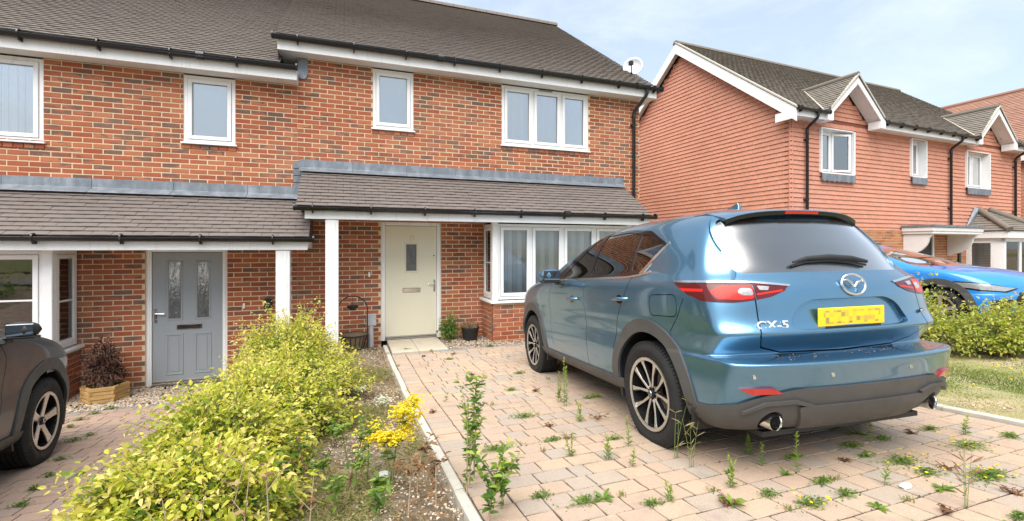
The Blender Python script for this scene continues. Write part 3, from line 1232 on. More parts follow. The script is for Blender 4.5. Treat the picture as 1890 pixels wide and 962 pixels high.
def house_pair_half(spec):
    """one half of the brick pair. Local coordinates: facade in y=0, x along it, z from the floor."""
    root = empty('brick_house', (0, 0, spec['z']))
    Mr = root.matrix_basis
    tag(root, spec['label'], 'house')
    X0, X1 = spec['x']
    DX0, DX1 = spec['door']
    bx0, bx1 = spec['bay']
    SOF = 4.66
    BY = -.68
    holes = [(DX0, DX1, -.4, 2.045), (bx0 + .08, bx1 - .08, .0, 2.0)] + [(w[0], w[1], w[2], SOF + .1) for w in spec['windows']]
    # mortar body with openings: front, bay and the plain rest of the house
    m = MB()
    wall_mesh(m, X0, X1, -.5, SOF, holes, .004, .11)
    bay_l = np.eye(4)
    bay_l[:3, 0], bay_l[:3, 1], bay_l[:3, 3] = (0, -1, 0), (1, 0, 0), (bx0, 0, 0)
    bay_r = np.eye(4)
    bay_r[:3, 0], bay_r[:3, 1], bay_r[:3, 3] = (0, 1, 0), (-1, 0, 0), (bx1, BY, 0)
    bay_f = np.eye(4)
    bay_f[:3, 3] = (0, BY, 0)
    wall_mesh(m, bx0 + .007, bx1 - .007, -.5, .62, [], .007, .1, bay_f)
    wall_mesh(m, 0.001, -BY - .008, -.5, .62, [], .007, .1, bay_l)
    wall_mesh(m, 0.008, -BY - .001, -.5, .62, [], .007, .1, bay_r)
    # side and back walls
    m.box(X0 + .0, X0 + .1, .12, 8.4, -.5, 4.6)
    m.box(X1 - .1, X1 - .002, .112, 8.4, -.5, 4.75)
    m.box(X0 + .1, X1 - .1, 8.3, 8.4, -.5, 4.75)
    if spec['gable']:
        m.prism([(-.0 + .12, 4.75), (4.45, 8.15), (8.4, 4.75)], X1 - .1, X1 - .002, axis=0)
    wall = m.build('wall', MATS['mortar'], root)
    P = Pieces(BRICK_T)
    lay_bricks(P, X0, X1, -.45, SOF, holes, seed=spec['seed'], zbase=-.45 - spec['z'] * 0, off=spec['off'])
    lay_bricks(P, bx0, bx1, -.45, .62, [], bay_f, seed=spec['seed'] + 1, off=.05)
    lay_bricks(P, 0.0, -BY + .0, -.45, .62, [], bay_l, seed=spec['seed'] + 2, off=.11)
    lay_bricks(P, 0.0, -BY + .0, -.45, .62, [], bay_r, seed=spec['seed'] + 3, off=.03)
    for w in spec['windows']:
        header_row(P, w[0] - .02, w[1] + .02, w[2] - .066, seed=int(w[0] * 10) + 50)
    P.finish('brick', MATS['brick'], wall, Mr, limit=300, rest_name='brickwork')
    # main roof
    p0 = math.atan2(8.32 - 4.90, 4.5 + .30)
    RX0, RX1 = spec['roof']
    ln = math.hypot(8.32 - 4.90, 4.8)
    m = MB()
    up = np.array([math.cos(p0), math.sin(p0)])
    nn = np.array([-math.sin(p0), math.cos(p0)])
    e0 = np.array([-.30, 4.885])
    a, b = e0 - nn * .02, e0 + up * ln - nn * .02
    m.prism([tuple(a), tuple(b), (9.3, 4.885), (9.3, 4.80), (b[0], b[1] - .1), (a[0] + .02, a[1] - .06)], RX0 + .03, RX1 - .03, axis=0)
    roof = m.build('roof', MATS['tile_underlay'], root)
    T = Pieces(TILE_T)
    lay_tiles(T, RX0, RX1, (-.30, 4.885), p0, ln, .10, .165, seed=spec['seed'] + 9)
    # lean-to roof over the porch and bay
    p1 = math.atan2(2.86 - 2.185, .99)
    PX0, PX1 = spec['porch']
    ln1 = math.hypot(2.86 - 2.185, .99)
    T.finish('roof_tile', MATS['roof_tile'], roof, Mr, limit=150, rest_name='roof_tiling')
    m = MB()
    MB_n = np.array([-math.sin(p1), math.cos(p1)]) * .015
    m.prism([(-1.0 - MB_n[0], 2.185 - MB_n[1]), (-.0, 2.86 - .03), (-.0, 2.20), (-.95, 2.12)], PX0 + .01, PX1 - .01, axis=0)
    porch = m.build('porch_roof', MATS['tile_underlay'], root)
    T2 = Pieces(TILE_T)
    lay_tiles(T2, PX0, PX1, (-1.0, 2.185), p1, ln1, .1, .21, seed=spec['seed'] + 12, thick=.017)
    T2.finish('roof_tile', MATS['porch_tile'], porch, Mr, limit=150, rest_name='porch_tiling')
    # verge tile ends and lead flashing
    m = MB()
    n = 7
    xs = np.linspace(PX0 - .10, PX1 + .03, n + 1)
    up1 = np.array([math.cos(p1), math.sin(p1)])
    for i in range(n):
        f = MB()
        a, b = xs[i] + .0, xs[i + 1] - .004
        nn1 = np.array([-math.sin(p1), math.cos(p1)])
        q0 = np.array([-1.0, 2.185]) + up1 * (ln1 - .16) + nn1 * (.052)
        q1 = np.array([-.008, 2.875 + .018])
        f.prism([(-.004, 3.02), (-.012, 3.02), (q1[0] - .006, q1[1]), (q0[0], q0[1]), (q0[0] + .002, q0[1] - .006), (q1[0], q1[1] - .012)], a if i else a + .06, b, axis=0)
        f.build('lead_flashing', MATS['lead'], porch, bevel=.002)
    if spec['gable']:
        for k in range(5):
            z = 2.42 + k * .1125
            MB().box(PX0 - .13 + .0, PX0 - .0, -.014, -.004, z, z + .10).build('lead_step', MATS['lead'], porch)
    # porch fascia, soffit, gutter
    fx0, fx1 = PX0 + .11, PX1 - .02
    m = MB().box(fx0, fx1, -.962, -.94, 2.005, 2.155)
    m.box(fx0, fx0 + .02, -.94, -.02, 2.03, 2.155).box(fx1 - .02, fx1, -.94, -.02, 2.03, 2.155)
    m.build('porch_fascia', MATS['upvc'], root, bevel=.003)
    MB().box(fx0 + .02, fx1 - .02, -.94, -.008, 2.05, 2.06).build('porch_soffit', MATS['soffit_white'], root)
    gutter_run(root, PX0 - .02 + spec['gshift'], PX1 + .06, -1.025, 2.165, r=.05, every=spec['porch_br'], bracket_off=.24, joints=spec.get('pj', ()))
    MB().lathe([(.03, 2.03), (.045, 2.036), (.045, 2.05)], 16, axis=2, c=((DX0 + DX1) / 2, -.55, 0)).build('porch_light', MATS['soffit_white'], root)
    # main fascia, soffit, gutter
    FX0, FX1 = spec['fascia']
    m = MB().box(FX0, FX1, -.262, -.24, SOF, 4.86)
    m.box(FX0, FX0 + .02, -.24, -.0 if spec['gable'] else -.01, SOF, 4.86)
    m.box(FX1 - .02, FX1, -.24, .9, SOF, 4.86)
    m.build('fascia', MATS['upvc'], root, bevel=.003)
    m = MB().box(FX0 + .02, FX1 - .02, -.24, .0, SOF + .004, SOF + .014)
    if spec['gable']:
        m.box(FX0 + .02, X0, .0, .6, SOF + .004, SOF + .014)
        m.box(X1, FX1 - .02, .0, .9, SOF + .004, SOF + .014)
    m.build('soffit', MATS['soffit_white'], root)
    gutter_run(root, FX0 - .06 if spec['gable'] else FX0, FX1 + spec['gext'], -.322, 4.845, every=.83, bracket_off=.35, joints=spec.get('mj', ()))
    # windows
    for w in spec['windows']:
        window(root, w[0], w[1], w[2], SOF - .012, w[3], y=.012, glass='upper_window_glass', blind=w[4], fw=.05, sw=.055, head_vent=w[5])
    # bay joinery
    cut = spec['bay_cuts']
    window(root, bx0 + .09, bx1 - .09, .69, 2.0, cut, y=BY + .03, blind=spec['bay_blind'], room=None, sill=False, bar=spec['bay_bar'], fw=.05, sw=.055)
    for (M, nm) in ((bay_l, 0), (bay_r, 1)):
        a, b = (.02, -BY - .10) if nm == 0 else (.10, -BY - .02)
        window(root, a, b, .69, 2.0, (), y=.03, M=M, blind=spec['side_blind'], room=None, sill=False, bar=.48, fw=.05, sw=.055)
    for a in (bx0 - .01, bx1 - .09):
        MB().box(a, a + .10, BY - .01, BY + .09, .674, 2.05).build('bay_post', MATS['upvc'], root, bevel=.006)
    q = MB().box(bx0 - .05, bx1 + .05, BY - .06, -.002, .632, .672)
    q.build('bay_sill', MATS['upvc'], root, bevel=.006)
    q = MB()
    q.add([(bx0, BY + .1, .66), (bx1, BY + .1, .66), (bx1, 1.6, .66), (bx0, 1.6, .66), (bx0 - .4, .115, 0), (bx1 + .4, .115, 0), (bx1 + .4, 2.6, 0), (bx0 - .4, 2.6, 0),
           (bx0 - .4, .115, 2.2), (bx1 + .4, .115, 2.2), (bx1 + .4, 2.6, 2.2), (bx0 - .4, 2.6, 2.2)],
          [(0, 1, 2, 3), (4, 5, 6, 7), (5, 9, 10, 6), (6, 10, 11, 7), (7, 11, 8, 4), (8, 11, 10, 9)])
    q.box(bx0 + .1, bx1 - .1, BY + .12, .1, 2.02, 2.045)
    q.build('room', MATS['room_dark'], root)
    # porch post
    a, b = spec['post']
    m = MB().box(a, b, -.94, -.76, -.6, 2.0)
    m.box(a + .035, b - .035, -.946, -.75, -.6, 2.0)
    m.build('porch_post', MATS['upvc'], root, bevel=.005)
    # door
    y = .03
    df = door_frame(root, DX0, DX1, -.02, 2.04, y)
    lx0, lx1, lz0, lz1 = DX0 + .072, DX1 - .072, .02, 1.965
    W = lx1 - lx0
    door = MB().box(lx0, lx1, y + .022, y + .066, lz0, lz1).build('door', MATS[spec['door_mat']], root, bevel=.003)
    yd = y + .022
    X = lambda f: lx0 + W * f
    Z = lambda d: lz1 - d
    if spec['kind'] == 'grey':
        for (a, b) in ((.195, .425), (.60, .83)):
            raised_panel(door, X(a), X(b), Z(1.02), Z(.12), yd, MATS['door_grey'], 'glazing_moulding')
            MB().box(X(a) + .03, X(b) - .03, yd - .004, yd - .0015, Z(.99), Z(.15)).build('door_pane', MATS['obscure_glass'], door)
            raised_panel(door, X(a - .01), X(b + .01), Z(1.84), Z(1.22), yd, MATS['door_grey'])
            MB().box(X(a) + .05, X(b) - .05, yd - .006, yd, Z(1.79), Z(1.27)).build('door_field', MATS['door_grey'], door, bevel=.005)
        letter_plate(door, X(.335), X(.70), Z(1.165), Z(1.085), yd)
        lever_handle(door, X(.045), Z(.94), 1, yd)
    else:
        raised_panel(door, X(.365), X(.635), Z(.82), Z(.285), yd, MATS['door_cream'], 'glazing_moulding')
        MB().box(X(.365) + .032, X(.635) - .032, yd - .004, yd - .0015, Z(.785), Z(.32)).build('door_pane', MATS['obscure_glass'], door)
        letter_plate(door, X(.33), X(.68), Z(1.17), Z(1.085), yd)
        lever_handle(door, X(.955), Z(1.05), -1, yd)
        MB().lathe([(.012, yd - .008), (.012, yd)], 12, axis=1, c=(X(.945), 0, Z(.52))).build('door_lock', MATS['black_plastic'], door)
        door_number(door, X(.47), Z(.245), yd)
    MB().box(lx0, lx1, y - .012, y + .08, -.02, .016).build('threshold', MATS['brushed_metal'], root, bevel=.003)
    MB().box(lx0, lx1, yd - .014, yd, .024, .05).build('weather_bar', MATS['brushed_metal'], door, bevel=.003)
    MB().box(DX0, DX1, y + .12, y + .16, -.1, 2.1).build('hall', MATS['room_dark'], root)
    # bell push
    bx, bz = spec['bell']
    m = MB().box(bx - .016, bx + .016, -.02, -.003, bz - .04, bz + .04)
    bl = m.build('doorbell', MATS['upvc'], root, bevel=.005)
    return root, roof, porch, wall


def door_number(door, x, z, y):
    # the two raised digits read as 21 in the photograph
    h, w, s = .085, .042, .009
    m = MB()

    def seg(a, b, c, d):
        m.box(x + a, x + b, y - .007, y, z + c, z + d)
    # 2
    seg(0, w, h - s, h), seg(w - s, w, h / 2, h - s), seg(0, w, h / 2 - s / 2, h / 2 + s / 2), seg(0, s, s, h / 2), seg(0, w, 0, s)
    # 1
    seg(w + .020, w + .020 + s, 0, h), seg(w + .008, w + .02, h - .02, h - .008)
    m.build('door_number', MATS['brushed_metal'], door)


H1, H1roof, H1porch, H1wall = house_pair_half(dict(
    z=0., x=(-.74, 5.79), label='brick house with the cream door, under the higher grey tiled roof', door=(.565, 1.60), bay=(2.36, 5.12), seed=21, off=.06,
    windows=[(.43, 1.11, 3.63, (), ('net_curtain', .045), False), (2.75, 4.58, 3.52, (.345, .672), ('vertical', .06), True)],
    roof=(-1.02, 5.97), porch=(-.67, 5.36), fascia=(-1.0, 6.03), gext=.08, gable=True, post=(-.285, -.105), kind='cream', door_mat='door_cream',
    bay_cuts=(.242, .484, .742), bay_blind=('vertical', .12), bay_bar=None, side_blind=('venetian', .08), bell=(.37, 1.13), gshift=0., porch_br=.80, mj=(1.53, 5.55), pj=(3.6,)))
H0, H0roof, H0porch, H0wall = house_pair_half(dict(
    z=-.45, x=(-7.6, -.742), label='brick house with the grey door, under the lower grey tiled roof', door=(-2.775, -1.73), bay=(-6.35, -3.53), seed=61, off=.11,
    windows=[(-2.30, -1.62, 3.63, (), ('blind_frosted', .05), False), (-5.35, -3.94, 3.50, (), ('vertical', .06), False)],
    roof=(-7.7, -.96), porch=(-7.2, -.50), fascia=(-7.7, -.725), gext=-.0, gable=False, post=(-.935, -.755), kind='grey', door_mat='door_grey',
    bay_cuts=(.52,), bay_blind=None, bay_bar=.52, side_blind=('venetian', .10), bell=(-1.50, 1.13), gshift=0., porch_br=.86, mj=(-2.0,)))

# extras on the pair
downpipe(H1, 5.62, -.322, 4.845, -.055, 4.38, 2.42, dx=.13)
m = MB()
p0 = math.atan2(8.32 - 4.90, 4.8)
for k in range(22):
    x = -1.02 + k * .318
    m2 = MB()
    V = []
    for xx in (x, x + .33):
        for j in range(7):
            w = math.pi * j / 6
            V.append((xx, 4.5 + .13 * math.cos(w), 8.27 + .13 * math.sin(w)))
    m2.add(V, [(j, j + 1, j + 8, j + 7) for j in range(6)] + [tuple(range(7)), tuple(range(13, 6, -1))])
    m2.build('ridge_tile', MATS['roof_tile'], H1roof, smooth_deg=50)
for (a, b, c, d, e, f) in ((-.74, -.585, -.016, -.004, 4.33, 4.655),):
    MB().prism([(-.73, 4.655), (-.73, 4.36), (-.70, 4.325), (-.63, 4.325), (-.585, 4.39), (-.585, 4.655)], -.018, -.004, axis=1).build('lead_apron', MATS['lead'], H1wall)
MB().box(-.955, -.735, -.30, .4, 4.845, 4.87).build('lead_tray', MATS['lead'], H0roof)
MB().prism([(-.24, 4.20), (.6, 4.86), (3.9, 7.3), (3.9, 7.9), (-.24, 4.86)], -1.0, -.985, axis=0).build('verge_board', MATS['tile_underlay'], H1roof)

# satellite dish on the gable end of the brick pair
dish = empty('satellite_dish', (5.82, .55, 5.15))
m = MB()
prof_d = []
n = 24
V, F = [], []
for i in range(7):
    rr = .27 * i / 6
    for k in range(n):
        w = 2 * math.pi * k / n
        V.append((rr * math.cos(w) * .92, rr * math.sin(w), .32 * rr * rr / .27))
for i in range(6):
    for k in range(n):
        k2 = (k + 1) % n
        F.append((i * n + k, i * n + k2, (i + 1) * n + k2, (i + 1) * n + k))
m.add(V, F)
dM = Matrix.Translation((.16, -.06, .40)) @ Vector((-.62, -.72, .30)).to_track_quat('Z', 'Y').to_matrix().to_4x4() @ Matrix.Scale(.88, 4)
dd = m.build('dish', MATS['galvanised'], dish, dM, smooth_deg=60)
sol = dd.modifiers.new('s', 'SOLIDIFY')
sol.thickness = .012
MB().tube([(-.04, .2, .0), (.12, .05, .0), (.14, .0, .34)], .016, 8).build('dish_bracket', MATS['black_plastic'], dish)
MB().tube([(.12, -.08, .12), (-.02, -.26, .20), (-.10, -.36, .36)], .012, 8).box(-.14, -.07, -.40, -.32, .33, .41).build('receiver_arm', MATS['black_plastic'], dish)
tag(dish, 'pale satellite dish on the gable end between the two roofs', 'satellite dish')

# ------------------------------------------------------------------ tile-hung house beyond the gap
O2 = Matrix.Translation((9.98, -.12, 0)) @ Matrix.Rotation(R(2.7), 4, 'Z')
H2 = empty('tile_hung_house', M=O2)
tag(H2, 'red tile-hung house with two small front gables and black downpipes', 'house')
W2, D2 = 11.0, 7.3
EZ, EY = 4.86, -.25
RZ, RY = 7.93, 3.65
P2 = math.atan2(RZ - EZ, RY - EY)
win2 = [(1.06, 2.31, 3.46, 4.55, (.5,), 'curtain', 1), (4.83, 5.51, 3.58, 4.62, (), 'net_curtain', None), (7.65, 8.93, 3.42, 4.51, (.5,), 'curtain', None)]
side = np.eye(4)
side[:3, 0], side[:3, 1], side[:3, 3] = (0, -1, 0), (1, 0, 0), (0, D2, 0)
m = MB()
holes2 = [(w[0], w[1], w[2], w[3]) for w in win2]
doorh = [(5.0, 5.95, -.5, 2.0), (7.85, 9.25, .1, 1.95)]
wall_mesh(m, 0.02, W2, -.4, 2.06, doorh, .007, .2)
wall_mesh(m, 0.0, D2 - .01, -.4, 2.06, [], .007, .2, side)
m.box(W2 - .1, W2, .2, D2, -.4, 4.8).box(.2, W2 - .1, D2 - .1, D2, -.4, 4.8)
m.prism([(0, 4.8), (RY, 7.6), (D2, 4.8)], W2 - .1, W2, axis=0)
wall2 = m.build('wall', MATS['mortar'], H2)
m = MB()
wall_mesh(m, 0.03, W2, 2.0601, 4.80, holes2, .035, .2)
m.prism([(.04, 2.06), (D2, 2.06), (D2, 4.85), (RY, 7.62), (.04, 4.85)], .035, .2, axis=0)
for (gx, gw) in ((1.95, 1.02), (8.70, 1.02)):
    m.prism([(gx - gw, 4.80), (gx + gw, 4.80), (gx, 5.62)], .035, .1, axis=1)
m.build('tile_backing', MATS['hung_underlay'], wall2)
HT = Pieces(HUNG_T)
# hung tiles: vertical courses, each tile's lower edge stands proud
def hang(P, x0, x1, z0, z1, M, holes=(), inside=None, gauge=.112, width=.168, seed=1):
    rnd = random.Random(seed)
    n = int((z1 - z0) / gauge)
    ex, ey, ez = M[:3, 0], M[:3, 1], M[:3, 2]
    for k in range(n):
        zc = z0 + (k + .5) * gauge
        x = x0 - (width / 2 if k % 2 else 0)
        while x < x1 - .01:
            a, b = max(x, x0), min(x + width, x1)
            parts = [(a, b)]
            for h in holes:
                if h[2] - .02 < zc < h[3] + .02:
                    q = []
                    for (p_, r_) in parts:
                        if h[1] <= p_ or h[0] >= r_:
                            q.append((p_, r_))
                        else:
                            if h[0] > p_:
                                q.append((p_, h[0]))
                            if h[1] < r_:
                                q.append((h[1], r_))
                    parts = q
            for (p_, r_) in parts:
                if r_ - p_ > .02 and (inside is None or inside((p_ + r_) / 2, zc)):
                    c = M[:3, :3] @ np.array([(p_ + r_) / 2, .014 + rnd.uniform(-.0012, .0012), zc + rnd.uniform(-.002, .002)]) + M[:3, 3]
                    t = rnd.uniform(-.008, .008)
                    P.put(0, trs(c, ex + ez * t, ez - ex * t, -ey, (r_ - p_ - .004, gauge, .025)), rnd.random())
            x += width


hang(HT, -.02, W2, 2.02, 4.80, I4, holes2, seed=5)
gab = lambda s: (lambda x, z: z < 4.8 + (min(D2 - x, x) if False else (3.65 - abs((D2 - x) - 3.65))) * .78 + .0)
hang(HT, 0, D2 + .02, 2.02, 7.6, side, (), lambda x, z: z < 4.72 + (3.65 - abs((D2 - x) - 3.65)) * .79, seed=6)
GAB2 = ((1.95, 1.02, 5.50), (8.70, 1.02, 5.50))
for (gx, gw, gzz) in GAB2:
    hang(HT, gx - gw, gx + gw, 4.80, gzz, I4, (), lambda x, z, gx=gx: z < 5.60 - abs(x - gx) * .80, seed=8)
HT.finish('hung_tile', MATS['hung_tile'], wall2, O2, limit=300, rest_name='tile_hanging')
BR2 = Pieces(BRICK_T)
lay_bricks(BR2, 0, W2, -.3, 2.06, doorh, seed=71)
lay_bricks(BR2, 0, D2, -.3, 2.06, [], side, seed=72)
BR2.finish('brick', MATS['brick_paler'], wall2, O2, limit=120, rest_name='brickwork')
# roof
m = MB()
up = np.array([math.cos(P2), math.sin(P2)])
nn = np.array([-math.sin(P2), math.cos(P2)])
e0 = np.array([EY, EZ])
ln2 = math.hypot(RZ - EZ, RY - EY)
a, b = e0 - nn * .02, e0 + up * ln2 - nn * .02
mid = a + up * (.40 / math.cos(P2))
m.prism([tuple(mid), tuple(b), (2 * RY - a[0], a[1]), (2 * RY - a[0], a[1] - .06), (b[0], b[1] - .1), (mid[0], mid[1] - .08)], -.19, W2 + .19, axis=0)
for (xa, xb) in ((-.19, .90), (3.0, 7.65), (9.75, W2 + .19)):
    m.prism([tuple(a), (mid[0] - .001, mid[1]), (mid[0] - .001, mid[1] - .08), (a[0] + .02, a[1] - .06)], xa, xb, axis=0)
roof2 = m.build('roof', MATS['tile_underlay'], H2)
T = Pieces(TILE_T)


def dormer_clear(c):
    for (gx, gw, gzz) in GAB2:
        if abs(c[0] - gx) < 1.2 and c[2] < 5.72 - abs(c[0] - gx) * .78:
            return False
    return True


lay_tiles(T, -.22, W2 + .22, (EY, EZ), P2, ln2, .115, .19, seed=77, keep=dormer_clear, thick=.024)
T.finish('roof_tile', MATS['far_roof_tile'], roof2, O2, limit=150, rest_name='roof_tiling')
back = np.eye(4)
back[:3, 0], back[:3, 1], back[:3, 3] = (-1, 0, 0), (0, -1, 0), (W2, 2 * RY, 0)
for k in range(36):
    x = -.22 + k * .318
    q = MB()
    V = []
    for xx in (x, min(x + .33, W2 + .22)):
        for j in range(7):
            w = math.pi * j / 6
            V.append((xx, RY + .11 * math.cos(w), RZ - .04 + .11 * math.sin(w)))
    q.add(V, [(j, j + 1, j + 8, j + 7) for j in range(6)] + [tuple(range(7)), tuple(range(13, 6, -1))])
    q.build('ridge_tile', MATS['far_roof_tile'], roof2, smooth_deg=50)


def barge(root, pts, y0, y1, w, name='bargeboard', axis=0, cap=True):
    """pts: the two feet and the apex of the top edge"""
    (ax, az), (bx, bz), (cx, cz) = pts
    sl = math.atan2(bz - az, bx - ax)
    dz = w / math.cos(sl)
    return MB().prism([(ax, az), (bx, bz), (cx, cz), (cx, cz - dz), (bx, bz - dz), (ax, az - dz)], y0, y1, axis=axis).build(name, MATS['upvc'], root, bevel=.004)


# main gable bargeboards (faces the gap), verge soffit
bg = barge(H2, ((EY - .03, EZ - .04), (RY, RZ - .035), (2 * RY + .28, EZ - .04)), -.215, -.185, .24)
MB().prism([(EY + .0, EZ - .19), (RY, RZ - .17), (2 * RY + .25, EZ - .19), (2 * RY + .25, EZ - .205), (RY, RZ - .185), (EY, EZ - .205)], -.185, .03, axis=0).build('verge_soffit', MATS['soffit_white'], H2)
MB().box(-.213, -.187, EY - .0, .26, 4.60, 4.80).build('barge_foot', MATS['upvc'], H2, bevel=.004)
m = MB()
m.prism([(EY - .06, EZ + .0), (RY, RZ + .035), (RY, RZ - .01), (EY - .06, EZ - .04)], -.235, -.15, axis=0)
m.build('verge_mortar', MATS['kerb_concrete'], H2)
# small front gables
for (gx, gw, gzz) in GAB2:
    g = empty('gablet')
    g.parent = H2
    ap = 5.86
    bgp = ((gx - 1.10, 4.90), (gx, ap), (gx + 1.10, 4.90))
    sl = math.atan2(ap - 4.90, 1.10)
    # roof slopes run back into the main roof
    rb = lambda z: EY + (z - EZ) / math.tan(P2)
    for s in (-1, 1):
        V = [(gx + s * 1.14, -.34, 4.87), (gx, -.34, ap + .02), (gx, rb(ap) + .1, ap + .02), (gx + s * 1.14, rb(4.87) + .02, 4.87)]
        V += [(x, y, z - .06) for x, y, z in V]
        MB().add(V, [(0, 1, 2, 3), (7, 6, 5, 4), (0, 4, 5, 1), (2, 6, 7, 3), (1, 5, 6, 2), (3, 7, 4, 0)]).build('gablet_slope', MATS['tile_underlay'], g)
    TG = Pieces(TILE_T)
    lnG = math.hypot(1.14, ap - 4.87)
    for s in (-1, 1):
        Mg = np.eye(4)
        if s < 0:   # slope facing -x : local x -> -y, local y(up-plan) -> +x
            Mg[:3, 0], Mg[:3, 1], Mg[:3, 3] = (0, -1, 0), (1, 0, 0), (gx - 1.14, 0, 0)
            rng_ = (-1.0, .34)
        else:
            Mg[:3, 0], Mg[:3, 1], Mg[:3, 3] = (0, 1, 0), (-1, 0, 0), (gx + 1.14, 0, 0)
            rng_ = (-.34, 1.0)
        lay_tiles(TG, rng_[0], rng_[1], (0, 4.875), sl, lnG, .115, .19, Mg, seed=90 + s, thick=.022,
                  keep=lambda c, s=s: (c[0] * (-1 if s < 0 else 1)) < rb(c[2]) + .04)
    TG.finish('roof_tile', MATS['far_roof_tile'], g, O2, limit=40, rest_name='gablet_tiling')
    MB().prism([(bgp[0][0] + .06, 4.955), (gx, ap + .045), (bgp[2][0] - .06, 4.955), (bgp[2][0] - .06, 4.90), (gx, ap), (bgp[0][0] + .06, 4.90)], -.36, -.30, axis=1).build('verge_mortar', MATS['kerb_concrete'], g)
    MB().tube([(gx, -.34, ap + .03), (gx, rb(ap) + .1, ap + .03)], .07, 8).build('ridge_tile', MATS['far_roof_tile'], g, smooth_deg=50)
    for s in (-1, 1):
        MB().tube([(gx + s * 1.12, rb(4.90) - .02, 4.92), (gx + s * .02, rb(ap) + .02, ap + .03)], .018, 5).build('valley_line', MATS['kerb_concrete'], g)
    barge(g, bgp, -.33, -.30, .16, axis=1)
    MB().prism([(gx - 1.06, 4.80), (gx, ap - .15), (gx + 1.06, 4.80), (gx + 1.06, 4.785), (gx, ap - .165), (gx - 1.06, 4.785)], -.30, .02, axis=1).build('gablet_soffit', MATS['soffit_white'], g)
    for s in (-1, 1):
        MB().box(gx + s * 1.02 - .10, gx + s * 1.02 + .10, -.332, -.02, 4.64, 4.84).build('barge_foot', MATS['upvc'], g, bevel=.004)
# eaves between the gablets
for (a, b) in ((-.18, .84), (3.10, 7.56), (9.84, W2 + .1)):
    MB().box(a, b, -.252, -.23, 4.66, 4.85).build('fascia', MATS['upvc'], H2, bevel=.003)
    MB().box(a, b, -.23, .03, 4.664, 4.674).build('soffit', MATS['soffit_white'], H2)
    gutter_run(H2, a - .02, b + (.06), -.312, 4.83, r=.055, every=.62, bracket_off=.12)
for x, zb in ((.5, -.2), (6.72, 2.16), (10.46, -.2)):
    downpipe(H2, x, -.312, 4.83, -.045, 4.45, zb)
for i, w in enumerate(win2):
    ww = window(H2, w[0], w[1] - .0, w[2], w[3], w[4], y=.17, blind=('net_curtain', .05), glass='upper_window_glass', fw=.055, sw=.055, sill=False, open_pane=w[6], room=1.0)
    MB().box(w[1] - .008, w[1] + .03, -.035, .2, w[2] - .01, w[3]).box(w[0] - .03, w[0] + .008, -.035, .2, w[2] - .01, w[3]).box(w[0] + .008, w[1] - .008, -.035, .2, w[2] - .03, w[2]).box(w[0] + .008, w[1] - .008, -.01, .2, w[3] - .004, w[3] + .02).build('window_reveal', MATS['upvc'], ww)
    q = MB()
    n = 7
    pts = [(w[0] - .01, w[2] - .03), (w[1] + .02, w[2] - .03)]
    lo = []
    for k in range(n * 2 + 1):
        lo.append((w[1] + .02 - (w[1] - w[0] + .03) * k / (2 * n), w[2] - .20 - (.03 if k % 2 else 0)))
    q.prism(pts + lo, -.045, -.030, axis=1)
    q.build('lead_apron', MATS['lead'], ww)
# door canopy
cn = empty('canopy')
cn.parent = H2
MB().box(4.35, 6.85, -.75, -.0, 2.13, 2.19).build('canopy_lead', MATS['lead'], cn)
MB().box(4.37, 6.83, -.72, -.0, 2.02, 2.128).box(4.40, 6.80, -.70, -.0, 1.95, 2.02).build('canopy_moulding', MATS['soffit_white'], cn, bevel=.01)
for x in (4.45, 6.6):
    pts = [(-.66, 1.94), (-.006, 1.94), (-.006, 1.35), (-.08, 1.35)] + [(-.08 - .5 * math.sin(t), 1.40 + .46 * (1 - math.cos(t))) for t in np.linspace(.1, 1.5, 8)]
    MB().prism(pts, x, x + .07, axis=0).build('canopy_bracket', MATS['soffit_white'], cn)
MB().box(5.0, 5.95, .03, .10, -.1, 2.0).build('door', MATS['black_plastic'], H2)
fr = MB()
frame_rect(fr, 5.0, 5.95, -.12, 2.0, .07, .0, .1)
fr.build('door_frame', MATS['upvc'], H2)
# bay window with hipped roof
bb = empty('bay')
bb.parent = H2
B0, B1, BYY = 7.62, 9.50, -.85
m = MB()
frame_rect(m, B0, B1, .0, 1.86, .10, BYY, BYY + .08, .55)
m.box((B0 + B1) / 2 - .04, (B0 + B1) / 2 + .04, BYY, BYY + .08, .5, 1.8)
m.box(B0, B0 + .08, BYY, -.0, 0, .55).box(B0, B0 + .08, BYY, -.0, 1.72, 1.86).box(B0, B0 + .08, -.12, 0, .5, 1.8).box(B0, B0 + .08, BYY + .08, BYY + .30, .5, 1.8)
m.build('bay_frame', MATS['upvc'], bb, bevel=.005)
MB().box(B0 + .03, B0 + .036, BYY + .3, -.12, .55, 1.72).build('pane', MATS['window_glass'], bb)
MB().box(B0 + .1, B1 - .1, BYY + .03, BYY + .036, .55, 1.76).build('pane', MATS['window_glass'], bb)
q = MB()
for k in range(24):
    z = .6 + k * .048
    q.box(B0 + .10, B0 + .125, BYY + .3, -.12, z, z + .034)
q.build('venetian_blind', MATS['slat_fabric'], bb)
MB().box(B0 + .12, B1 - .1, BYY + .16, BYY + .17, .55, 1.76).build('net_curtain', MATS['net_curtain'], bb)
MB().box(B0 - .1, B1 + .1, BYY - .12, .0, 1.86, 2.06).build('bay_fascia', MATS['upvc'], bb, bevel=.005)
bz0, bz1 = 2.07, 2.72
A = [(B0 - .14, BYY - .16), (B1 + .14, BYY - .16)]
ra, rb_ = B0 + .62, B1 - .62
V = [(A[0][0], A[0][1], bz0), (A[1][0], A[1][1], bz0), (A[1][0], 0, bz0), (A[0][0], 0, bz0), (ra, 0, bz1), (rb_, 0, bz1)]
MB().add(V, [(0, 1, 5, 4), (0, 4, 3), (1, 2, 5), (0, 3, 2, 1), (3, 4, 5, 2)]).build('bay_roof', MATS['tile_underlay'], bb)
TB = Pieces(TILE_T)
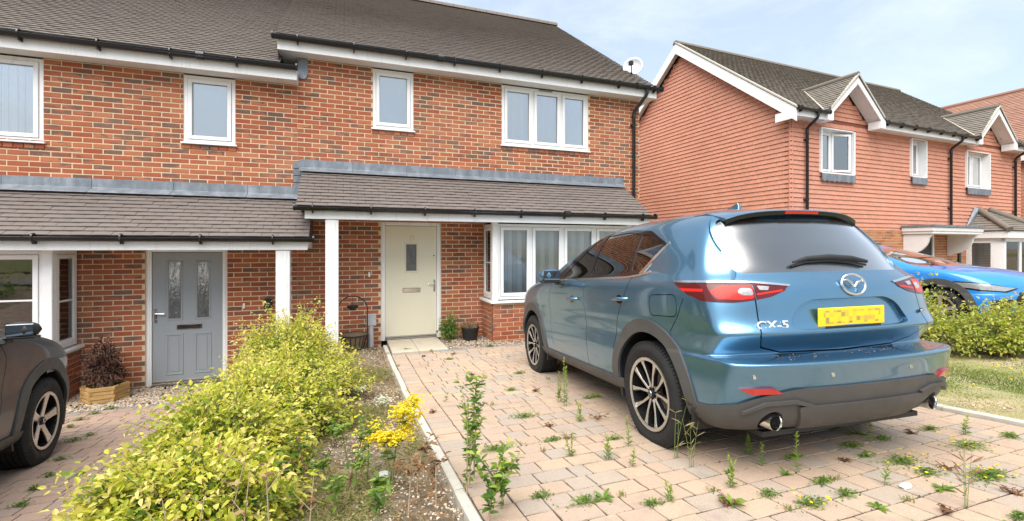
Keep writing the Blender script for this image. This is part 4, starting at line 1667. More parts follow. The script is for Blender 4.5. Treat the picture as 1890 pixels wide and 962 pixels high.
pf = math.atan2(bz1 - bz0, -A[0][1])
lf = math.hypot(bz1 - bz0, A[0][1])
lay_tiles(TB, A[0][0], A[1][0], (A[0][1], bz0), pf, lf, .115, .19, seed=95, keep=lambda c: A[0][0] + (c[2] - bz0) / (bz1 - bz0) * (ra - A[0][0]) < c[0] < A[1][0] - (c[2] - bz0) / (bz1 - bz0) * (A[1][0] - rb_))
Ml = np.eye(4)
Ml[:3, 0], Ml[:3, 1], Ml[:3, 3] = (0, -1, 0), (1, 0, 0), (A[0][0], 0, 0)
ps = math.atan2(bz1 - bz0, ra - A[0][0])
lay_tiles(TB, 0.0, -A[0][1], (0, bz0), ps, math.hypot(bz1 - bz0, ra - A[0][0]), .115, .19, Ml, seed=96, keep=lambda c: c[0] < -A[0][1] * (1 - (c[2] - bz0) / (bz1 - bz0)))
TB.finish('roof_tile', MATS['far_roof_tile'], bb, O2, limit=30, rest_name='bay_tiling')
for (s, e) in (((A[0][0], A[0][1], bz0 + .03), (ra, -.02, bz1 + .05)), ((A[1][0], A[1][1], bz0 + .03), (rb_, -.02, bz1 + .05))):
    MB().tube([s, e], .085, 8).build('hip_tile', MATS['far_roof_tile'], bb, smooth_deg=50)
MB().add([(A[0][0] + .02, -.012, bz0 + .02), (A[0][0] + .26, -.012, bz0 + .02), (ra + .1, -.012, bz1 + .06), (ra - .16, -.012, bz1 + .10),
          (A[0][0] + .02, -.09, bz0 + .06), (A[0][0] + .2, -.09, bz0 + .10), (ra + .1, -.09, bz1 + .06), (ra - .1, -.09, bz1 + .06)], [(0, 1, 2, 3), (4, 5, 6, 7), (0, 3, 7, 4), (0, 4, 5, 1), (3, 2, 6, 7)]).build('lead_flashing', MATS['lead'], bb)
MB().tube([(B0 - .2, -.1, 2.0), (B0 - .28, -.05, 1.85), (B0 - .45, -.045, 1.75), (B0 - .45, -.045, -.1)], .034, 10).build('downpipe', MATS['gutter_black'], H2, smooth_deg=40)

# ------------------------------------------------------------------ red roofed house behind, far right
H3 = empty('red_roof_house', (22.9, 3.0, 0))
tag(H3, 'brick house with red tiled roof showing behind the tile-hung house', 'house')
m = MB().box(0, .3, -4, 8, -.4, 4.85).box(.3, 7.0, -4, -3.7, -.4, 4.85).box(.3, 7, 7.7, 8, -.4, 4.85)
m.prism([(.0, 4.85), (3.6, 7.9), (7.2, 4.85)], -3.99, -3.71, axis=1)
w3 = m.build('wall', MATS['mortar'], H3)
M3 = np.eye(4)
M3[:3, 0], M3[:3, 1], M3[:3, 3] = (0, -1, 0), (1, 0, 0), (-.008, 8, 0)
B3 = Pieces(BRICK_T)
lay_bricks(B3, 3.5, 12, -.3, 2.3, [], M3, seed=81)
M3f = np.eye(4)
M3f[:3, 3] = (0, -4.008, 0)
lay_bricks(B3, 0, 7.0, -.3, 2.3, [], M3f, seed=83)
B3.finish('brick', MATS['brick'], w3, H3.matrix_basis, limit=10, rest_name='brickwork')
HT3 = Pieces(HUNG_T)
M3b = M3.copy()
M3b[0, 3] = -.03
hang(HT3, 3.5, 12, 2.3, 4.85, M3b, seed=15)
M3g = np.eye(4)
M3g[:3, 3] = (0, -4.03, 0)
hang(HT3, 0, 7.2, 2.3, 7.9, M3g, inside=lambda x, z: z < 4.85 + (3.6 - abs(x - 3.6)) * .84, seed=16)
HT3.finish('hung_tile', MATS['hung_tile'], w3, H3.matrix_basis, limit=10, rest_name='tile_hanging')
m = MB().prism([(-.28, 4.86), (3.6, 8.12), (7.4, 4.86), (7.4, 4.78), (3.6, 8.0), (-.26, 4.78)], -4.2, 8.2, axis=1)
r3 = m.build('roof', MATS['tile_underlay'], H3)
T3 = Pieces(TILE_T)
M3c = np.eye(4)
M3c[:3, 0], M3c[:3, 1], M3c[:3, 3] = (0, -1, 0), (1, 0, 0), (0, 0, 0)
p3 = math.atan2(8.12 - 4.86, 3.88)
lay_tiles(T3, -8.2, 4.2, (-.28, 4.87), p3, math.hypot(3.26, 3.88), .14, .22, M3c, seed=82, thick=.024)
T3.finish('roof_tile', MATS['red_roof_tile'], r3, H3.matrix_basis, limit=30, rest_name='roof_tiling')
MB().tube([(3.6, -4.2, 8.14), (3.6, 8.2, 8.14)], .10, 8).build('ridge_tile', MATS['red_roof_tile'], r3)
MB().box(-.31, -.28, -4.1, 8.1, 4.68, 4.86).build('fascia', MATS['upvc'], H3)
# ------------------------------------------------------------------ cars
def mat_paint(name, col, flake=.5, metal=.55, rough=.32, coat=1.0):
    m = NT(name)
    n = m.noise(900, 1, .5, m.obj())
    c = m.mix(m.rng(n, .4, .6, 0, .5), col, tuple(min(1, x * 1.35) for x in col))
    d = m.noise(7, 5, .65, m.obj())
    c = m.mix(m.rng(d, .52, .8, 0, .10), c, (.30, .29, .27))
    m.P(col=c, rough=rough, metal=metal, coat=coat, coatr=m.rng(d, .4, .75, .02, .07), spec=.5)


mat_paint('paint_blue', (.11, .245, .365), metal=.88, rough=.31)
mat_paint('paint_grey', (.034, .039, .045), metal=.1, rough=.35, coat=.45)
mat_paint('paint_vivid_blue', (.012, .20, .60), metal=.1)
plain('cladding', (.078, .077, .075), .50, var=.15, nscale=6, bump=.15, spec=.4)
plain('gloss_black', (.010, .010, .011), .08, var=.1, spec=.6)
plain('rubber', (.022, .022, .022), .72, var=.25, nscale=12, spec=.3)
plain('alloy', (.62, .60, .57), .28, .85, .08)
plain('alloy_dark', (.018, .018, .019), .25, .3, .1)
plain('brake_disc', (.30, .29, .28), .4, .9, .1)
plain('red_lens', (.42, .010, .008), .12, var=.1, spec=.6, coat=1.0)
plain('dark_red_lens', (.10, .010, .010), .16, var=.2, spec=.35, coat=.25)
plain('bright_red_lens', (.60, .022, .014), .25, var=.1, spec=.3, coat=.15)
plain('clear_lens', (.45, .45, .44), .18, .4, .3, nscale=60, coat=.4)
plain('amber_lens', (.62, .15, .03), .2, var=.1, coat=1.0)
plain('seat_cloth', (.03, .03, .032), .85)
plain('mirror_glass', (.22, .24, .25), .05, 1.0, .05)
plain('badge_metal', (.86, .86, .86), .38, .6, .03)
plain('headlining', (.25, .25, .24), .9)


def mat_plate(name, base, seed):
    """number plate whose characters are blurred to blocks, as in the photograph"""
    m = NT(name)
    o = m.obj()
    sp = m.n('ShaderNodeSeparateXYZ')
    m.t.links.new(o, sp.inputs[0])
    cell = m.n('ShaderNodeVectorMath', operation='SNAP')
    m.t.links.new(o, cell.inputs[0])
    cell.inputs[1].default_value = (1, .030, .028)
    wn_ = m.n('ShaderNodeTexWhiteNoise', noise_dimensions='3D')
    m.t.links.new(cell.outputs[0], wn_.inputs['Vector'])
    ax = m.math('ABSOLUTE', sp.outputs[1])
    az = m.math('ABSOLUTE', sp.outputs[2])
    mask = m.math('MULTIPLY', m.math('LESS_THAN', ax, .225), m.math('LESS_THAN', az, .040))
    f = m.math('MULTIPLY', m.rng(wn_.outputs['Value'], .25, 1, 0, .75), mask, True)
    c = m.mix(f, base, (.17, .13, .10))
    m.P(col=c, rough=.3, spec=.5)


mat_plate('plate_yellow', (.85, .58, .025), 1)


WORK = bpy.data.scenes.new('work')


def tmp_obj(me):
    o = bpy.data.objects.new('tmp', me)
    WORK.collection.objects.link(o)
    return o


def work_dg():
    WORK.view_layers[0].update()
    return WORK.view_layers[0].depsgraph


def mb_mesh(mb):
    me = bpy.data.meshes.new('tmp')
    me.from_pydata(np.concatenate(mb.v).tolist(), [], mb.f)
    bm = bmesh.new()
    bm.from_mesh(me)
    bmesh.ops.recalc_face_normals(bm, faces=bm.faces)
    bm.to_mesh(me)
    bm.free()
    return me


def boolean(a, bs, op):
    """a op (each of bs) with meshes; returns a new mesh"""
    oa = tmp_obj(a)
    obs = []
    for b in bs:
        ob = tmp_obj(b)
        ob.hide_render = True
        md = oa.modifiers.new('b', 'BOOLEAN')
        md.operation = op
        md.solver = 'MANIFOLD'
        md.object = ob
        obs.append(ob)
    dg = work_dg()
    me = bpy.data.meshes.new_from_object(oa.evaluated_get(dg))
    for o in [oa] + obs:
        bpy.data.objects.remove(o)
    return me


def inter(a, *b):
    return boolean(a, b, 'INTERSECT')


def diff(a, *b):
    return boolean(a, [x for x in b if x is not None], 'DIFFERENCE')


def place(name, me, mat, parent, smooth_deg=32):
    me = me.copy()
    me.name = name
    me.materials.clear()
    me.materials.append(MATS[mat])
    n = len(me.polygons)
    me.polygons.foreach_set('material_index', np.zeros(n, np.int32))
    me.polygons.foreach_set('use_smooth', np.ones(n, bool))
    me.set_sharp_from_angle(angle=R(smooth_deg))
    return new_obj(name, me, parent)


def prism_xz(poly, y0, y1):
    return mb_mesh(MB().prism(poly, y0, y1, axis=1))


def prism_yz(poly, x0, x1):
    return mb_mesh(MB().prism(poly, x0, x1, axis=0))


def band(pts, w):
    """closed polygon round a polyline"""
    pts = [np.array(p, float) for p in pts]
    L, Rr = [], []
    for i in range(len(pts)):
        t = pts[min(i + 1, len(pts) - 1)] - pts[max(i - 1, 0)]
        t /= np.linalg.norm(t)
        nn = np.array([-t[1], t[0]])
        L.append(tuple(pts[i] + nn * w / 2))
        Rr.append(tuple(pts[i] - nn * w / 2))
    return L + Rr[::-1]


def mirror_poly(p):
    return [(-a, b) for a, b in p][::-1]


def rpoly(pts, r=.03, n=4):
    """rounded polygon"""
    out = []
    m = len(pts)
    for i in range(m):
        p0, p1, p2 = (np.array(pts[(i + k) % m], float) for k in (-1, 0, 1))
        a, b = p0 - p1, p2 - p1
        d = min(r, .45 * np.linalg.norm(a), .45 * np.linalg.norm(b))
        q0, q1 = p1 + a / np.linalg.norm(a) * d, p1 + b / np.linalg.norm(b) * d
        for k in range(n + 1):
            t = k / n
            out.append(tuple((1 - t) ** 2 * q0 + 2 * t * (1 - t) * p1 + t * t * q1))
    return out


def half_ring(z, xr, xf, w, rb=.10, cr=.34, cf=.55, fb=.16, ledge=0., ry=(.36, .64, .84), dz=None):
    xs, xe = xr + cr + .08, xf - cf
    pts = [(xr + ledge, 0), (xr + .012 + ledge, ry[0]), (xr + rb * .42 + ledge, ry[1]), (xr + rb + ledge * .5, ry[2]), (xr + rb + (cr - rb) * .5, .965 * w), (xs, w)]
    for f in (.2, .4, .6, .8):
        pts.append((xs + (xe - xs) * f, w))
    pts += [(xe, w * .995), (xf - cf * .48, .945 * w), (xf - fb, .74 * w), (xf - .035, .40 * w), (xf, 0)]
    return [(x, y, z + (dz(x, y) if dz else 0)) for x, y in pts]


def ring_solid(rings, level=3):
    K = len(rings[0])
    V, F = [], []
    for rg in rings:
        loop = list(rg) + [(x, -y, z) for (x, y, z) in rg[-2:0:-1]]
        V += loop
    N = 2 * K - 2
    for i in range(len(rings) - 1):
        for k in range(N):
            k2 = (k + 1) % N
            F.append((i * N + k, i * N + k2, (i + 1) * N + k2, (i + 1) * N + k))

    def cap(o, flip):
        fs = [(o, o + 1, o + N - 1)]
        for k in range(1, K - 2):
            fs.append((o + k, o + k + 1, o + N - k - 1, o + N - k))
        fs.append((o + K - 2, o + K - 1, o + K))
        return [f[::-1] for f in fs] if flip else fs
    F += cap(0, False) + cap((len(rings) - 1) * N, True)
    me = bpy.data.meshes.new('tmp')
    me.from_pydata(V, [], F)
    bm = bmesh.new()
    bm.from_mesh(me)
    bmesh.ops.recalc_face_normals(bm, faces=bm.faces)
    bm.to_mesh(me)
    bm.free()
    o = tmp_obj(me)
    s = o.modifiers.new('s', 'SUBSURF')
    s.levels = level
    s.render_levels = level
    s.use_limit_surface = False
    dg = work_dg()
    me2 = bpy.data.meshes.new_from_object(o.evaluated_get(dg))
    bpy.data.objects.remove(o)
    return me2


def offset_mesh(me, d):
    m = me.copy()
    n = len(m.vertices)
    co = np.empty(n * 3, np.float32)
    no = np.empty(n * 3, np.float32)
    m.vertices.foreach_get('co', co)
    m.vertices.foreach_get('normal', no)
    m.vertices.foreach_set('co', co + no * d)
    m.update()
    return m


def cyl_y(x, z, r, y0, y1, n=48):
    return mb_mesh(MB().lathe([(r, y0), (r, y1)], n, axis=1, c=(x, 0, z)))


from mathutils.bvhtree import BVHTree


def bvh(me):
    return BVHTree.FromPolygons([v.co for v in me.vertices], [p.vertices for p in me.polygons])


def text_mesh(s, size, extrude=.003, shear=0., bold=.0):
    c = bpy.data.curves.new('t', 'FONT')
    c.body = s
    c.size = size
    c.extrude = extrude
    c.offset = bold
    c.align_x = 'CENTER'
    c.align_y = 'CENTER'
    c.resolution_u = 3
    o = tmp_obj(c)
    dg = work_dg()
    me = bpy.data.meshes.new_from_object(o.evaluated_get(dg))
    bpy.data.objects.remove(o)
    return me


def wheel(car, x, y, z, Rt, side, style, rim_r=.245, width=.225, steer=0.):
    """side +1: outer face towards +y. A wheel is tyre, rim, spokes, hub cap."""
    w = empty('wheel')
    w.parent = car
    w.matrix_basis = Matrix.Translation((x, y, z)) @ Matrix.Rotation(steer, 4, 'Z') @ (Matrix.Identity(4) if side > 0 else Matrix.Rotation(math.pi, 4, 'Z'))
    h = width / 2
    # tyre: outer face at +h
    pr = [(rim_r + .002, -h + .02), (rim_r + .03, -h + .004), (Rt - .05, -h + .0), (Rt - .012, -h + .018), (Rt, -h + .035)]
    for c in (-.055, -.018, .018, .055):
        pr += [(Rt + .001, c - .005), (Rt - .009, c - .004), (Rt - .009, c + .004), (Rt + .001, c + .005)]
    pr += [(Rt, h - .035), (Rt - .012, h - .016), (Rt - .05, h + .002), (rim_r + .055, h + .003), (rim_r + .05, h + .0), (rim_r + .03, h - .002), (rim_r + .012, h - .012), (rim_r + .002, h - .022)]
    t = MB().lathe(pr, 72, axis=1, closed=True).build('tyre', MATS['rubber'], w, smooth_deg=38)
    nt = 84
    tr = MB()
    for k in range(nt):
        a = 2 * math.pi * k / nt
        for (ya, yb) in ((h - .058, h - .012), (-h + .012, -h + .058)):
            ca, sa = math.cos(a), math.sin(a)
            c2, s2 = math.cos(a + .045), math.sin(a + .045)
            r0, r1 = Rt - .014, Rt + .0035
            tr.add([(r0 * ca, ya, r0 * sa), (r0 * c2, ya, r0 * s2), (r0 * c2, yb, r0 * s2), (r0 * ca, yb, r0 * sa), (r1 * ca, ya + .004, r1 * sa), (r1 * c2, ya + .004, r1 * s2), (r1 * c2, yb - .008, r1 * s2), (r1 * ca, yb - .008, r1 * sa)],
                   [(0, 3, 2, 1), (4, 5, 6, 7), (0, 1, 5, 4), (1, 2, 6, 5), (2, 3, 7, 6), (3, 0, 4, 7)])
    tt = tr.build('tread', MATS['rubber'], w)
    tt['kind'] = 'stuff'
    # rim barrel and lip
    MB().lathe([(rim_r - .004, h - .006), (rim_r + .006, h - .004), (rim_r + .006, h - .03), (rim_r + .004, -h + .03), (rim_r - .02, -h + .03), (rim_r - .024, h - .05), (rim_r - .020, h - .012)], 56, axis=1, closed=True).build('rim', MATS['alloy_dark'], w, smooth_deg=35)
    MB().lathe([(rim_r - .019, h - .009), (rim_r - .004, h - .003), (rim_r + .007, h - .005), (rim_r + .007, h - .012), (rim_r - .019, h - .016)], 64, axis=1, closed=True).build('rim_lip', MATS['alloy'], w, smooth_deg=35)
    MB().lathe([(.15, -h + .06), (.15, -h + .08), (.06, -h + .08), (.06, -h + .06)], 40, axis=1, closed=True).build('brake_disc', MATS['brake_disc'], w, smooth_deg=35)
    MB().lathe([(rim_r - .025, -h + .035), (.01, -h + .035), (.01, -h + .03), (rim_r - .025, -h + .03)], 40, axis=1, closed=True).build('back_plate', MATS['alloy_dark'], w)

    def blade(pts, y_in, y_out, name, mat, drop):
        """pts: outline (r along, s across) of a flat spoke, hub to rim; y falls towards the hub"""
        n = len(pts)
        V = []
        for (r_, s_) in pts:
            f = (r_ - .05) / (rim_r - .05)
            yy = y_in + (y_out - y_in) * f
            V.append((r_, yy, s_))
        for (r_, s_) in pts:
            f = (r_ - .05) / (rim_r - .05)
            yy = y_in + (y_out - y_in) * f - drop
            V.append((r_, yy, s_))
        F = [tuple(range(n)), tuple(range(2 * n - 1, n - 1, -1))] + [(i, i + n, (i + 1) % n + n, (i + 1) % n) for i in range(n)]
        return V, F
    yi, yo = h - .035, h - .011
    if style == 'twin':
        for k in range(5):
            for s in (-1, 1):
                a = 2 * math.pi * k / 5 + R(90)
                base = [(.035, s * .006), (.05, s * .022), (.13, s * .047), (.19, s * .085), (.226, s * .118), (.233, s * .088), (.232, s * .066), (.20, s * .058), (.13, s * .028), (.06, s * .004)]
                for (nm, mt, dy, dr, sc) in (('spoke_back', 'alloy_dark', -.004, .03, 1.18), ('spoke', 'alloy', .0, .006, .92)):
                    cpt = [(r_, (ss - s * .035) * sc + s * .035 if r_ > .1 else ss) for r_, ss in base]
                    V, F = blade(cpt, yi + dy, yo + dy, nm, mt, dr)
                    q = MB().add(V, F)
                    q.rot(Matrix.Rotation(-a, 4, 'Y'))
                    q.build(nm, MATS[mt], w, bevel=.0015 if nm == 'spoke' else 0)
    else:
        for k in range(5):
            a = 2 * math.pi * k / 5 + R(100)
            base = [(.03, -.03), (.10, -.030), (.17, -.040), (.235, -.058), (.243, .0), (.238, .030), (.17, .022), (.10, .024), (.03, .03)]
            for (nm, mt, dy, dr, sc) in (('spoke_back', 'alloy_dark', -.006, .04, 1.25), ('spoke', 'alloy', .0, .010, .98)):
                cpt = [(r_, s_ * sc) for r_, s_ in base]
                V, F = blade(cpt, yi + dy, yo + dy, nm, mt, dr)
                q = MB().add(V, F)
                q.rot(Matrix.Rotation(-a, 4, 'Y'))
                q.build(nm, MATS[mt], w, bevel=.002 if nm == 'spoke' else 0)
    MB().lathe([(.034, yi - .02), (.034, yi + .010), (.028, yi + .014), (.002, yi + .015)], 24, axis=1).build('hub_cap', MATS['alloy_dark'], w, smooth_deg=35)
    e = MB()
    e.tube([(.020 * math.cos(q), yi + .0165, .020 * math.sin(q)) for q in np.linspace(0, 2 * math.pi, 16, endpoint=False)], .0024, 5, closed=True)
    e.build('hub_emblem', MATS['chrome'], w)
    for k in range(5):
        a = 2 * math.pi * (k + .5) / 5 + R(90)
        q = MB().lathe([(.010, yi - .03), (.010, yi - .006)], 6, axis=1, c=(.055 * math.cos(a), 0, .055 * math.sin(a)))
        q.build('wheel_nut', MATS['brushed_metal'], w)
    return w


def make_car(cfg):
    """a car body grown from rings, then cut into panels, glass and lamps. Local x forward, y left, z up, origin under the rear axle."""
    car = empty(cfg['name'], M=cfg['M'])
    tag(car, cfg['label'], 'car')
    sx, sy, sz = cfg.get('scale', (1, 1, 1))
    front = cfg.get('front', False)
    X = lambda x: x * sx
    hood = lambda x, y: 0.0
    roofz = lambda x, y: -.022 * max(0, (.95 - x) / 1.25) ** 2 - .03 * max(0, (x - 1.0)) ** 2
    rows = [  # z, xr, xf, w, rb, cr, cf, fb, ledge
        (.26, -.55, 3.30, .74, .10, .40, .60, .16, 0), (.265, -.74, 3.42, .83, .12, .38, .58, .16, 0), (.33, -.855, 3.54, .89, .14, .36, .56, .16, 0),
        (.46, -.925, 3.61, .912, .15, .36, .56, .16, 0), (.60, -.958, 3.635, .915, .15, .37, .56, .16, 0), (.675, -.985, 3.635, .907, .15, .37, .56, .16, 0), (.694, -.982, 3.635, .905, .15, .37, .56, .16, 0),
        (.700, -.93, 3.63, .902, .14, .36, .56, .16, 0), (.705, -.79, 3.627, .902, .10, .28, .56, .16, .0), (.712, -.755, 3.625, .902, .10, .28, .56, .16, .0), (.735, -.765, 3.62, .901, .10, .28, .56, .16, 0),
        (.828, -.880, 3.60, .907, .14, .33, .56, .16, 0), (.848, -.905, 3.595, .908, .15, .34, .56, .16, 0), (.90, -.865, 3.57, .915, .15, .34, .56, .17, 0), (1.0, -.855, 3.48, .918, .16, .35, .58, .20, 0), (1.09, -.845, 3.28, .912, .17, .36, .60, .22, 0),
        (1.145, -.820, 3.00, .900, .17, .37, .58, .25, 0), (1.185, -.780, 2.70, .872, .17, .38, .52, .26, 0), (1.24, -.738, 2.42, .842, .18, .40, .42, .22, 0),
        (1.38, -.660, 2.06, .785, .15, .40, .36, .18, 0), (1.50, -.600, 1.72, .722, .14, .40, .34, .16, 0), (1.59, -.548, 1.42, .655, .13, .40, .34, .15, 0),
        (1.655, -.45, 1.22, .565, .13, .38, .34, .15, 0), (1.695, -.22, 1.08, .38, .12, .30, .30, .14, 0), (1.71, .2, .95, .18, .08, .15, .18, .1, 0)]
    rings = []
    for (z, xr, xf, w, rb, cr, cf, fb, lg) in rows:
        k = w / .905
        dz = roofz if z > 1.45 else None
        rg = half_ring(z, xr, xf, w, rb, cr, cf, fb, lg, (.38 * k, .68 * k, .875 * k), dz)
        rings.append([(X(x), y * sy, zz * sz) for x, y, zz in rg])
    outer = ring_solid(rings, cfg.get('level', 3))
    inner = offset_mesh(outer, -.03)
    shell = diff(outer, inner)
    tree = bvh(outer)
    Rw, ax_f, zw = cfg['Rw'], cfg['wb'], cfg['zw']
    arch = Rw + .075
    cuts = []
    for x in (0, ax_f):
        for s in (-1, 1):
            y0, y1 = (.50, 1.3) if s > 0 else (-1.3, -.50)
            cuts.append(cyl_y(x, zw + .01, arch, y0, y1))
    shell = diff(shell, *cuts)
    S = lambda poly: [(X(a), b * sz) for a, b in poly]
    T = lambda poly: [(a * sy, b * sz) for a, b in poly]
    clad_src = offset_mesh(outer, .011)
    paint = cfg['paint']
    # ---- outlines
    dlo = S(rpoly([(1.93, 1.185), (1.24, 1.570), (1.02, 1.612), (.60, 1.605), (.22, 1.560), (-.115, 1.425), (.10, 1.222), (.30, 1.205)], .05))
    gl_f = S(rpoly([(1.70, 1.205), (1.17, 1.555), (1.10, 1.575), (1.10, 1.20)], .02))
    gl_r = S(rpoly([(1.015, 1.215), (1.005, 1.585), (.62, 1.580), (.36, 1.548), (.30, 1.225)], .02))
    gl_q = S(rpoly([(.262, 1.235), (.315, 1.535), (.20, 1.520), (-.055, 1.425), (.12, 1.245)], .02))
    rg_out = T(rpoly([(-.66, 1.20), (.66, 1.20), (.70, 1.27), (.60, 1.57), (-.60, 1.57), (-.70, 1.27)], .06))
    ws = T(rpoly([(-.74, 1.20), (.74, 1.20), (.58, 1.585), (-.58, 1.585)], .05))
    glassL = [prism_xz(p, .35, 1.2) for p in (gl_f, gl_r, gl_q)]
    glassR = [prism_xz(p, -1.2, -.35) for p in (gl_f, gl_r, gl_q)]
    dloL, dloR = prism_xz(dlo, .35, 1.2), prism_xz(dlo, -1.2, -.35)
    rgc, wsc = prism_yz(rg_out, X(-1.2), X(-.30)), prism_yz(ws, X(1.25), X(3.2))
    # ---- lamps at the rear
    side_lim = S([(-1.2, 1.20), (-.345, 1.165), (-.37, 1.14), (-.50, 1.075), (-.62, 1.04), (-.74, 1.03), (-1.2, 1.03)])
    lampo = T([(.640, 1.145), (1.1, 1.158), (1.1, 1.0), (.70, 1.035), (.640, 1.043)])
    lampi = T([(.430, 1.118), (.634, 1.143), (.634, 1.044), (.55, 1.058), (.455, 1.092)])
    chro = T([(.42, 1.118), (.64, 1.143), (1.1, 1.158), (1.1, 1.172), (.64, 1.156), (.41, 1.129)])
    lamps = []
    rear = not front
    cutters = [dloL, dloR, rgc, wsc]
    if rear:
        for s in (1, -1):
            mp = (lambda p: p) if s > 0 else mirror_poly
            sl = prism_xz(side_lim, .0 if s > 0 else -1.3, 1.3 if s > 0 else .0)
            for poly, nm, mt in ((lampo, 'taillight', 'dark_red_lens'), (lampi, 'taillight', 'dark_red_lens'), (chro, 'lamp_trim', 'chrome')):
                c = inter(prism_yz(mp(poly), X(-1.2), X(-.2)), sl)
                lamps.append((nm, mt, c, s))
        cutters += [l[2] for l in lamps]
    body = diff(shell, *cutters)
    # ---- panel gaps
    door_f = S([(1.95, 1.19), (2.03, 1.0), (2.02, .60), (1.92, .36), (1.02, .36), (1.06, 1.0), (1.06, 1.20)])
    gaps = []
    gl = [[(1.06, 1.20), (1.055, .95), (1.02, .36)], [(1.93, 1.19), (2.03, 1.02), (2.03, .70), (1.95, .45)], [(.20, 1.22), (.28, 1.05), (.42, .85), (.50, .60)]]
    for p in gl:
        for s in (1, -1):
            gaps.append(prism_xz(band(S(p), .007), .4 if s > 0 else -1.3, 1.3 if s > 0 else -.4))
    hatch_l = T([(.668, 1.16), (.640, 1.10), (.648, .90), (.66, .84), (.60, .76), (.45, .72), (.0, .712)])
    if rear:
        gaps.append(prism_yz(band(hatch_l + mirror_poly(hatch_l)[1:], .008), X(-1.3), X(-.50)))
        fl = rpoly(S([(-.08, 1.065), (-.39, 1.075), (-.40, .925), (-.08, .915)]), .05, 6)
        ring = diff(prism_xz(fl, .5, 1.2), prism_xz([((a - X(-.24)) * .965 + X(-.24), (b - .995 * sz) * .93 + .995 * sz) for a, b in fl], .4, 1.3))
        gaps.append(ring)
        for s in (1, -1):
            gaps.append(prism_xz(band(S([(-.46, 1.05), (-.40, .93), (-.30, .82), (-.33, .70)]), .006), .5 if s > 0 else -1.3, 1.3 if s > 0 else -.5))
            hh = T([(.435, 1.115), (.20, 1.108), (0, 1.106)])
    # plate recess
    if rear:
        rec = T(rpoly([(-.30, 1.035), (.30, 1.035), (.40, .99), (.47, .875), (.36, .862), (-.36, .862), (-.47, .875), (-.40, .99)], .05))
        recp = prism_yz(rec, X(-1.2), X(-.60))
        deep = offset_mesh(outer, -.034)
        rp = inter(diff(offset_mesh(outer, -.026), deep), recp)
        body = diff(body, recp)
        rim_in = diff(inter(diff(outer, deep), prism_yz([(a * 1.004, (b - .95 * sz) * 1.01 + .95 * sz) for a, b in rec], X(-1.2), X(-.60))), recp)
    if rear:
        gaps += [cyl_x(X(-1.3), X(-.45), s * .62 * sy, .352 * sz, .065) for s in (1, -1)]
        for p in (([(-.27, 1.70), (-.36, 1.60), (-.45, 1.48), (-.60, 1.30), (-.70, 1.16)]),):
            for s in (1, -1):
                gaps.append(prism_xz(band(S(p), .007), .45 if s > 0 else -1.3, 1.3 if s > 0 else -.45))
    body = diff(body, *gaps)
    bo = place('body', body, paint, car)
    if rear:
        place('plate_recess', rp, paint, bo)
        place('recess_edge', rim_in, paint, bo)
    # ---- glass
    for (sd, gls, dl) in ((1, glassL, dloL), (-1, glassR, dloR)):
        region = inter(offset_mesh_shell(outer, .003, .022), dl)
        place('window_surround', diff(region, *gls), 'gloss_black', car)
        for g_ in gls:
            place('side_window', inter(offset_mesh_shell(outer, -.001, .006), g_), cfg.get('side_glass', 'car_glass'), car)
    place('rear_window', inter(offset_mesh_shell(outer, -.012, .006), rgc), 'car_glass_dark', car)
    place('windscreen', inter(offset_mesh_shell(outer, .0, .006), wsc), 'windscreen_glass', car)
    strip = S([(-.03, 1.222), (.12, 1.200), (.30, 1.184), (1.95, 1.168), (1.95, 1.182), (.30, 1.199), (.13, 1.215), (-.01, 1.240)])
    for s in (1, -1):
        place('belt_trim', inter(offset_mesh_shell(outer, .006, .012), prism_xz(strip, .4 if s > 0 else -1.3, 1.3 if s > 0 else -.4)), 'chrome', car)
        qs = S([(-.135, 1.425), (-.115, 1.445), (.14, 1.222), (.10, 1.215)])
        place('quarter_trim', inter(offset_mesh_shell(outer, .005, .012), prism_xz(qs, .4 if s > 0 else -1.3, 1.3 if s > 0 else -.4)), 'chrome', car)
    # ---- black cladding
    cs = offset_mesh_shell(outer, .012, .02)
    for x in (0, ax_f):
        for s in (1, -1):
            y0, y1 = (.60, 1.3) if s > 0 else (-1.3, -.60)
            ringc = diff(cyl_y(x, zw + .01, arch + .085, y0, y1), cyl_y(x, zw + .01, arch - .012, y0 * .9 if s > 0 else y0 * 1.1, y1 * 1.1 if s > 0 else y1 * .9))
            place('arch_trim', inter(cs, ringc), 'cladding', car)
            ln = MB().lathe([(arch + .004, .42), (arch + .004, .875), (arch + .03, .875), (arch + .03, .42)], 40, axis=1, c=(x, 0, zw + .01), closed=True)
            q = diff(mb_mesh(ln), mb_mesh(MB().box(-9, 9, -9, 9, -9, .22)))
            oo = place('wheel_liner', q, 'black_plastic', car)
            if s < 0:
                oo.matrix_basis = Matrix.Scale(-1, 4, (0, 1, 0))
    for s in (1, -1):
        sill = S([(.36, .15), (.36, .375), (2.36, .375), (2.36, .15)])
        place('sill_trim', inter(offset_mesh_shell(outer, .014, .03), prism_xz(sill, .4 if s > 0 else -1.3, 1.3 if s > 0 else -.4)), 'cladding', car)
    if rear:
        low = S([(-.36, .1), (-.36, .395), (-.60, .415), (-.80, .46), (-.92, .545), (-1.3, .545), (-1.3, .1)])
        lowm = inter(offset_mesh_shell(outer, .012, .05), prism_xz(low, -1.3, 1.3))
        pip = [cyl_x(X(-1.3), X(-.5), s * .62 * sy, .352 * sz, .062) for s in (1, -1)]
        lb = place('bumper_lower', diff(lowm, *(pip + [cuts[0], cuts[1]])), 'cladding', car)
        dif = T(rpoly([(-.50, .44), (.50, .44), (.42, .28), (-.42, .28)], .03))
        place('diffuser', inter(offset_mesh_shell(outer, .028, .03), prism_yz(dif, X(-1.3), X(-.5))), 'cladding', lb)
